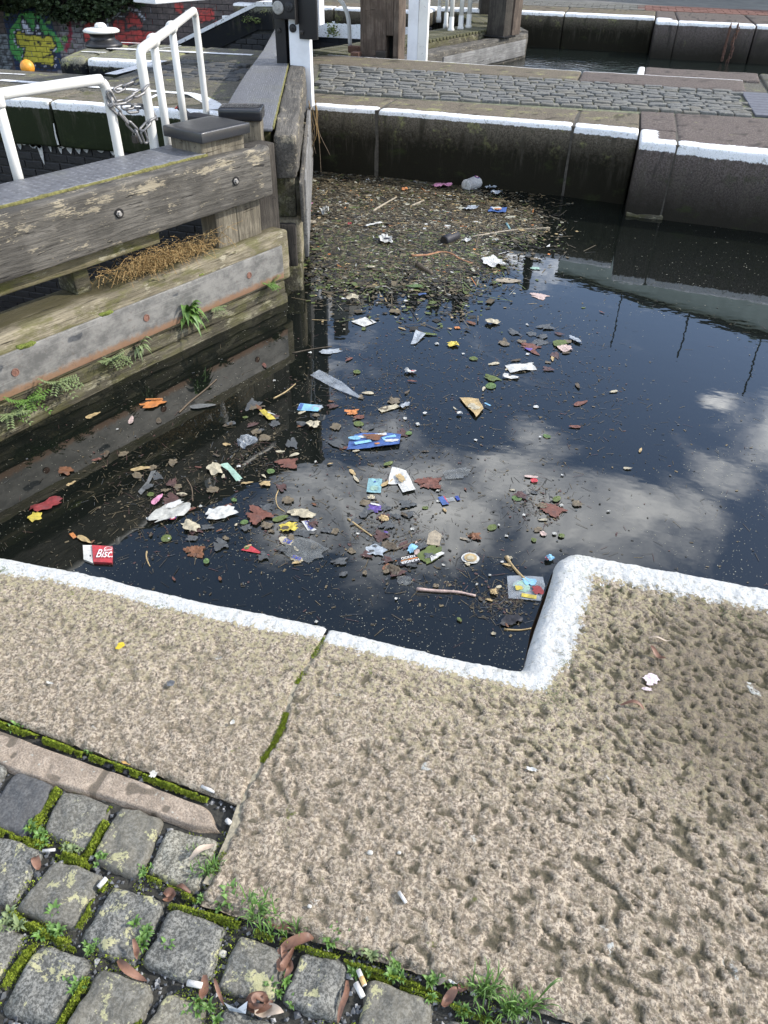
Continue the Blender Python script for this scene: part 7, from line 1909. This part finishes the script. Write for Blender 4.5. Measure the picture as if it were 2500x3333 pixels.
# moss: tiny upright blades on cushions, thick where the photograph has it
moss_seg = [((-.905, .705), (-.905, .60), .016, 1.), ((-.915, .60), (-.88, .575), .018, 1.), ((-.765, .70), (-.762, .59), .015, 1.), ((-.88, .588), (-.76, .575), .013, .9), ((-1.05, .60), (-.93, .585), .012, .8),
            ((-.695, .55), (-.70, .46), .010, .9), ((-.84, .45), (-.70, .43), .012, .7), ((-.765, .40), (-.78, .30), .013, 1.), ((-.635, .39), (-.64, .30), .011, 1.), ((-.51, .35), (-.515, .30), .01, .8),
            ((-1.3, .832), (-1.0, .806), .011, 1.3), ((-1.0, .806), (-.75, .785), .011, 1.3), ((-.75, .785), (-.60, .772), .010, 1.2), ((-.55, .545), (-.42, .55), .010, .5), ((-.42, .545), (-.05, .535), .010, .5),
            ((-.13, .53), (.1, .515), .010, .4), ((-.62, .585), (-.52, .57), .008, .5)]
mv = []; mf = []
def blade(x, y, z, s_):
    an = random.uniform(0, 6.3); B = len(mv)
    mv.extend([(x - s_ * math.cos(an), y - s_ * math.sin(an), z), (x + s_ * math.cos(an), y + s_ * math.sin(an), z + .0005), (x + random.uniform(-.002, .002), y + random.uniform(-.002, .002), z + s_ * 1.6)]); mf.append((B, B + 1, B + 2))
for (a, b, w, dn) in moss_seg:
    a = np.array(a); b = np.array(b); L_ = np.linalg.norm(b - a)
    for k in range(int(L_ * w * 2 * 900000 * dn * 1.4)):
        t = random.uniform(-.15, 1.15); wf_ = (.30 + 1.15 * float(vn(t * L_ * 38, a[0] * 70, 4))) * (1 if 0 < t < 1 else .45)
        off = random.gauss(0, w * .5) * wf_; d_ = (b - a) / L_; p = a + (b - a) * t + np.array([-d_[1], d_[0]]) * off
        if vn(p[0] * 55, p[1] * 55, 7) < .34 or not free(p[0], p[1], .93): continue
        blade(p[0], p[1], -.026 + .018 * max(0, 1 - abs(off) / w) * min(1, wf_) + random.uniform(0, .003), random.uniform(.0013, .0030))
X, Y = NR.uniform(-1.25, .45, 60000), NR.uniform(.25, .83, 60000); F_m = fbm(X * 16, Y * 16, 13, 3)      # thin moss anywhere in the joints
for k in np.nonzero(F_m > .54)[0]:
    if free(X[k], Y[k], .95): blade(float(X[k]), float(Y[k]), -.027 + .012 * min(1, (float(F_m[k]) - .54) * 8), random.uniform(.0012, .0026))
mk('joint_moss', mv, mf, MAT['moss'], kind='stuff')
# sandy mortar and moss in the joint between the big slabs
v = []; f = []
ys = np.linspace(1.29, .60, 60)
for y in ys:
    w = .009 if y > .85 else .011; v += [(JX(y) - w, y, -.010 + .004 * float(vn(y * 40, 0, 3))), (JX(y) + w, y, -.010 + .004 * float(vn(y * 40, 5, 3)))]
for i in range(len(ys) - 1): f.append((2 * i, 2 * i + 1, 2 * i + 3, 2 * i + 2))
mk('joint_mortar', v, f, MAT['jointmortar'], kind='structure')
mv = []; mf = []
for k in range(5200):
    y = random.uniform(.84, 1.13) if random.random() < .7 else random.uniform(.62, 1.28); 
    if vn(y * 22, 3, 5) < .42: continue
    x = JX(y) + random.gauss(0, .004); s_ = random.uniform(.0012, .0026); an = random.uniform(0, 6.3); B = len(mv)
    mv += [(x - s_ * math.cos(an), y - s_ * math.sin(an), -.006), (x + s_ * math.cos(an), y + s_ * math.sin(an), -.006), (x, y, -.003 + s_)]; mf.append((B, B + 1, B + 2))
mk('joint_moss', mv, mf, MAT['moss'], kind='stuff')
# moss tufts along the white paint edge
mv = []; mf = []
for k in range(2600):
    c = random.choice([(-.02, 1.235, .06), (.12, 1.22, .05), (.16, 1.36, .03), (.22, 1.68, .05), (-.52, 1.24, .04), (-.95, 1.26, .04), (.42, 1.68, .05), (.13, 1.26, .03), (-1.45, 1.26, .03), (.6, 1.66, .04)])
    x, y = random.gauss(c[0], c[2] * .7), random.gauss(c[1], .018)
    if vn(x * 90, y * 90, 2) < .55: continue
    s_ = random.uniform(.001, .002); an = random.uniform(0, 6.3); B = len(mv)
    mv += [(x - s_ * math.cos(an), y - s_ * math.sin(an), .001), (x + s_ * math.cos(an), y + s_ * math.sin(an), .001), (x, y, .002 + s_)]; mf.append((B, B + 1, B + 2))
mk('edge_moss', mv, mf, MAT['leafdull'], kind='stuff')
# rosette weeds
def rosette(px_, py_, label, size, n, w, kind='spoon', mat='leafgreen'):
    b = P(px_, py_, -.022); t = empty('rosette_weed', b, label, 'plant', 'weeds in the joints of the setts')
    heads = [(0, 0)] + [(random.gauss(0, size * .42), random.gauss(0, size * .20)) for _ in range(5)]
    for hx, hy in heads:
        mb = MB(); o_ = Vector((hx, hy, random.uniform(0, .008))); nn = int(n * (.9 if kind == 'spoon' else .6)); sc_ = random.uniform(.26, .48)
        for k in range(nn):
            az = 2.4 * k + random.uniform(-.3, .3); L_ = size * sc_ * random.uniform(.4, 1)
            if kind == 'grass': leaf_blade(mb, o_ + Vector((random.uniform(-.01, .01), random.uniform(-.005, .005), 0)), az, L_ * 1.5, .0022, random.uniform(.9, 2.2), random.uniform(0, .5), 4)
            else: leaf_blade(mb, o_, az, L_, L_ * random.uniform(.28, .42), random.uniform(.5, 1.2), random.uniform(.0, .4), 4)
        mb.mk('leaf_cluster', MAT[mat], t, smooth=True)
ROS = [(118, 2372, 'small weed in the moss joint near the left edge, below the slab', .035, 12, .010, 'spoon'), (70, 2365, 'weed touching the left edge beside the slab joint', .035, 12, .009, 'spoon'), (290, 2450, 'tiny rosette in the middle of the mossy slab joint', .026, 10, .009, 'spoon'), (382, 2478, 'tiny weed right of the middle of the slab joint', .02, 8, .007, 'spoon'),
       (112, 2712, 'spreading weed between the first and second sett rows at the left', .045, 18, .010, 'spoon'), (240, 2770, 'pale weed on the moss crossing below the second sett', .036, 14, .009, 'spoon'), (40, 3010, 'white-tipped weed at the left edge by the third sett row', .05, 18, .012, 'spoon'), (172, 3025, 'wide weed between second and third sett rows', .05, 20, .012, 'spoon'),
       (475, 3060, 'bright long-leaved rosette between two setts of the second row', .05, 16, .012, 'spoon'), (300, 3090, 'small weed in gravel above the large grey sett', .035, 12, .008, 'spoon'), (655, 2925, 'low weed at the corner of the big slab', .035, 14, .012, 'spoon'), (755, 2940, 'large leafy weed under the corner of the big slab', .07, 20, .018, 'spoon'),
       (845, 2985, 'tuft of grass beside the big slab corner', .06, 16, .008, 'grass'), (920, 3040, 'small grass tuft in the gap below the big slab', .045, 12, .008, 'grass'), (1060, 3052, 'leafy rosette along the slab above the rounded setts', .045, 18, .013, 'spoon'), (1140, 3080, 'second leafy rosette along the big slab', .045, 18, .012, 'spoon'), (1215, 3120, 'third rosette along the big slab near the cigarette butts', .045, 18, .012, 'spoon'),
       (1150, 3160, 'weed just above the cigarette butts', .035, 14, .010, 'spoon'), (1290, 3150, 'weed above the sett beside the cigarette butts', .045, 16, .011, 'spoon'), (1400, 3200, 'weed left of the white feather scrap', .045, 16, .010, 'spoon'), (1470, 3210, 'small weed right under the white feather scrap', .04, 14, .010, 'spoon'), (1580, 3250, 'largest grass tuft at the bottom right of the joint', .085, 26, .008, 'grass'),
       (1640, 3310, 'grass tuft at the bottom edge right of the last sett', .07, 18, .008, 'grass'), (1500, 3300, 'low green weed at the bottom edge in the gravel', .04, 16, .010, 'spoon'), (672, 2850, 'weed climbing the joint between pale sett and slab', .038, 16, .009, 'grass'), (660, 2800, 'fine weed at the slab edge right of the pale sett', .03, 12, .008, 'grass'), (468, 2838, 'tiny weed in the gravel below the second sett', .03, 10, .008, 'spoon'),
       (250, 3210, 'dark green weed at the corner of the large grey sett', .04, 14, .010, 'spoon'), (690, 3290, 'bright weed at the bottom between two setts', .04, 14, .010, 'spoon'), (910, 3235, 'weed beside the coiled dead leaves', .04, 14, .011, 'spoon'), (795, 2590, 'tiny weed at the end of the slab joint above the cigarette end', .022, 9, .008, 'spoon'), (325, 2800, 'low clover-like weed in the moss crossing', .03, 14, .009, 'spoon')]
for r_ in ROS: rosette(*r_, mat='leafgreen' if random.random() < .7 else 'leafdull')
# dead leaves lying in the joints
def deadleaf(pts, label, w, mat='willow', z=-.012, name='dead_leaf', cat='leaf', group=None):
    q = [P(*p, z) for p in pts]; o = q[0]; path = smooth_path([p - o for p in q], 5); n = len(path); V = []; F = []
    for i, p in enumerate(path):
        d = (path[min(i + 1, n - 1)] - path[max(i - 1, 0)]).normalized(); s_ = Vector((-d.y, d.x, 0)); t = i / (n - 1); ww = w * (math.sin(math.pi * min(1, .08 + t * .92)) ** .7) / 2 + .0005
        zz = .006 * math.sin(t * 6 + len(label)) + .004
        V += [p + s_ * ww + Vector((0, 0, zz + ww * .7)), p + Vector((0, 0, zz)), p - s_ * ww + Vector((0, 0, zz + ww * .5))]
    for i in range(n - 1): a = i * 3; F += [(a, a + 1, a + 4, a + 3), (a + 1, a + 2, a + 5, a + 4)]
    return mk(name, V, F, MAT[mat], None, smooth=True, loc=o, label=label, cat=cat, group=group)
deadleaf([(118, 2790), (122, 2812), (128, 2832)], 'curled reddish dead leaf in the gravel at the left', .016)
deadleaf([(385, 3125), (420, 3165), (478, 3192)], 'long orange-brown dead leaf in the gravel below the second row', .014)
deadleaf([(437, 3062), (446, 3100), (450, 3130)], 'grey-brown thin leaf lying on the edge of a second row sett', .010, z=.004)
deadleaf([(535, 2905), (560, 2920), (530, 2930)], 'torn reddish leaf above the flat square sett', .018)
deadleaf([(618, 2800), (660, 2770), (702, 2745)], 'pale long leaf lying on the pale sett', .012, 'palewillow', z=.006)
deadleaf([(905, 3100), (940, 3080), (1000, 3060), (1022, 3052)], 'broad purple-brown leaf bridging two setts', .018)
deadleaf([(920, 3080), (930, 3120), (945, 3160), (925, 3190)], 'curved brown leaf hugging the right side of the first rounded sett', .014)
deadleaf([(905, 3115), (915, 3160), (935, 3130), (960, 3075)], 'looped reddish leaf between the two rounded setts', .012)
deadleaf([(670, 3180), (664, 3230), (660, 3260)], 'straight reddish leaf in the joint left of the first rounded sett', .016)
deadleaf([(1130, 3190), (1128, 3240), (1110, 3290), (1100, 3330)], 'dark ribbon leaf right of the second rounded sett', .010)
deadleaf([(850, 2975), (900, 3010), (952, 3032)], 'brown leaf lying along the slab below the grass tuft', .013)
deadleaf([(1512, 3190), (1505, 3215), (1495, 3235)], 'rolled brown leaf below the white feather scrap', .018)
deadleaf([(1440, 3280), (1465, 3245), (1492, 3220)], 'long dark leaf leaning toward the white feather scrap', .016)
deadleaf([(1450, 3165), (1440, 3190), (1425, 3205)], 'greyish dead leaf left of the white feather scrap', .012, 'palewillow')
for k, (r_, a0, lab) in enumerate(((30, 0, 'outer coil of dead ribbon leaves at the bottom edge'), (22, 1.2, 'middle coil of dead ribbon leaves at the bottom edge'), (15, 2.6, 'inner coil of dead ribbon leaves at the bottom edge'))):
    deadleaf([(848 + r_ * 1.3 * math.cos(a0 + t), 3262 + r_ * math.sin(a0 + t)) for t in np.linspace(0, 4.6, 7)], lab, .012, z=-.006 + .004 * k)
deadleaf([(830, 3298), (870, 3292), (925, 3300)], 'pinkish folded leaf under the coil at the bottom edge', .020, 'palewillow', z=-.004)
deadleaf([(700, 3190), (712, 3230), (730, 3275)], 'thin twig-like stem in the gravel left of the clear scrap', .006)
deadleaf([(620, 2905), (590, 2890), (575, 2880)], 'short brown stem above the flat square sett', .008)
deadleaf([(2115, 2110), (2140, 2135), (2165, 2150)], 'dry brown leaf lying on the right block', .012, z=.008)
deadleaf([(2020, 2295), (2055, 2292), (2085, 2300), (2098, 2308)], 'thin curled brown leaf on the right block below the pink scrap', .008, z=.006)
deadleaf([(2110, 2080), (2150, 2083), (2186, 2086)], 'straight pale grass stalk on the right block', .004, 'palewillow', z=.008, name='grass_stalk', cat='stalk')
# cigarette ends
def butt(p0, p1, label, r=.0038, z=-.010, filt=False):
    a, b = P(*p0, z), P(*p1, z); t = empty('cigarette_end', a, label, 'cigarette end'); d = b - a
    MB().tube([Vector((0, 0, r)), d * .55 + Vector((0, 0, r)), d * .98 + Vector((0, 0, r * .95))], [r, r * 1.02, r * .95], 10).mk('paper', MAT['butt_paper'], t, smooth=True)
    if filt: MB().tube([d * .45 + Vector((0, 0, r)), d * .95 + Vector((0, 0, r))], [r * 1.06, r * 1.04], 10).mk('filter', MAT['butt_filter'], t, smooth=True)
butt((657, 2562), (702, 2582), 'white cigarette end lying at the end of the slab joint'); butt((738, 2672), (752, 2684), 'stubby white cigarette end against the big slab', .005)
butt((1166, 3160), (1188, 3212), 'cigarette end with an orange filter by the third rounded sett', .0045, -.006, True); butt((1158, 3204), (1182, 3250), 'flattened grey cigarette end by the third rounded sett', .0055)
butt((612, 3202), (660, 3212), 'squashed white cigarette end below the flat square sett', .0055); butt((1298, 2905), (1322, 2942), 'brown twig stub lying on the big slab', .0035, .002)
butt((140, 2772), (182, 2768), 'greyish butt on the moss at the left of the second row', .0032)
butt((322, 2892), (348, 2862), 'pale bark chip standing in the joint of the second row', .005)
# scraps and chips on the stone
def scrap(px_, py_, w, h, mat, label, cat='scrap', name='paper_scrap', z=.001, kind='torn', amp=.003, rot=0):
    c = P(px_, py_, z); s_ = (c - Vector((0, 0, EYE))).length / FOC; pts = [(x * w * s_, y * h * s_ * 1.5) for x, y in shape(kind, int(px_))]
    cr, sr = math.cos(rot), math.sin(rot); pts = [(x * cr - y * sr, x * sr + y * cr) for x, y in pts]
    return crumple(pts, amp, MAT[mat], name, None, .002, rings=3, seed=int(px_), freq=80., loc=c, label=label, cat=cat)
scrap(2120, 2212, 46, 40, 'pinkgum', 'pale pink paper scrap on the right block', rot=-.8); scrap(2104, 2245, 32, 10, 'pinkgum', 'small pink scrap just below the larger pink paper')
scrap(1730, 2506, 40, 10, 'L_white', 'small white speckled scrap in the middle of the big slab'); scrap(758, 2355, 14, 26, 'chip', 'white pointed stone chip in the middle of the left slab', 'stone chip', 'stone_chip', amp=.006, kind='oval')
scrap(164, 2226, 24, 10, 'chip', 'white chip near the left edge of the left slab', 'stone chip', 'stone_chip', amp=.006, kind='oval'); scrap(1958, 1910, 16, 14, 'L_white', 'white lump near the white corner of the right block', 'stone chip', 'stone_chip', amp=.008)
scrap(392, 2104, 30, 22, 'lichen_y', 'bright yellow lichen spot on the left slab', 'lichen', 'lichen_spot', amp=.003); scrap(1476, 3188, 40, 22, 'L_white', 'white frayed feather scrap in the gap below the big slab', amp=.008, z=-.01)
scrap(556, 2226, 30, 18, 'gravel', 'dark embedded stone in the left slab', 'stone chip', 'stone_chip', amp=.002, rot=.6); scrap(500, 2520, 26, 20, 'chip', 'grey-white scrap on the pink edge strip', 'stone chip', 'stone_chip', z=-.006)
scrap(420, 2478, 50, 18, 'lichen_o', 'orange flaked chip in the mossy slab joint', 'stone chip', 'stone_chip', z=-.012)
for px_, py_, s_, lab in ((1205, 2775, 12, 'round tan pebble in the middle of the big slab'), (1300, 2775, 8, 'smaller cream pebble right of the tan pebble'), (1008, 2950, 9, 'pale pebble low on the big slab'), (1250, 3110, 16, 'brown nut-like pebble in the weeds'), (725, 3105, 16, 'pinkish oval pebble beside the first rounded sett'), (1542, 3232, 14, 'cream pebble in the grass at the bottom right')):
    b = P(px_, py_, .002 if py_ < 2960 else -.022); v, f = rbox(s_ * .0010, s_ * .0008, s_ * .0007, s_ * .00034, (2, 2, 2), .0004, px_, 80.)
    mk('pebble', v, f, MAT['chip'], None, smooth=True, loc=b, label=lab, cat='pebble')
# clear plastic scrap by the coil
v = [P(728, 3262, -.004), P(748, 3290, -.006), P(800, 3300, .0), P(806, 3258, .012), P(772, 3284, .003), P(742, 3280, .006)]
o_ = v[0].copy(); mk('clear_plastic_scrap', [p - o_ for p in v], [(0, 1, 4, 5), (1, 2, 3, 4)], MAT['L_palefilm'], None, loc=o_, label='milky folded plastic scrap beside the coiled leaves at the bottom edge', cat='plastic scrap')
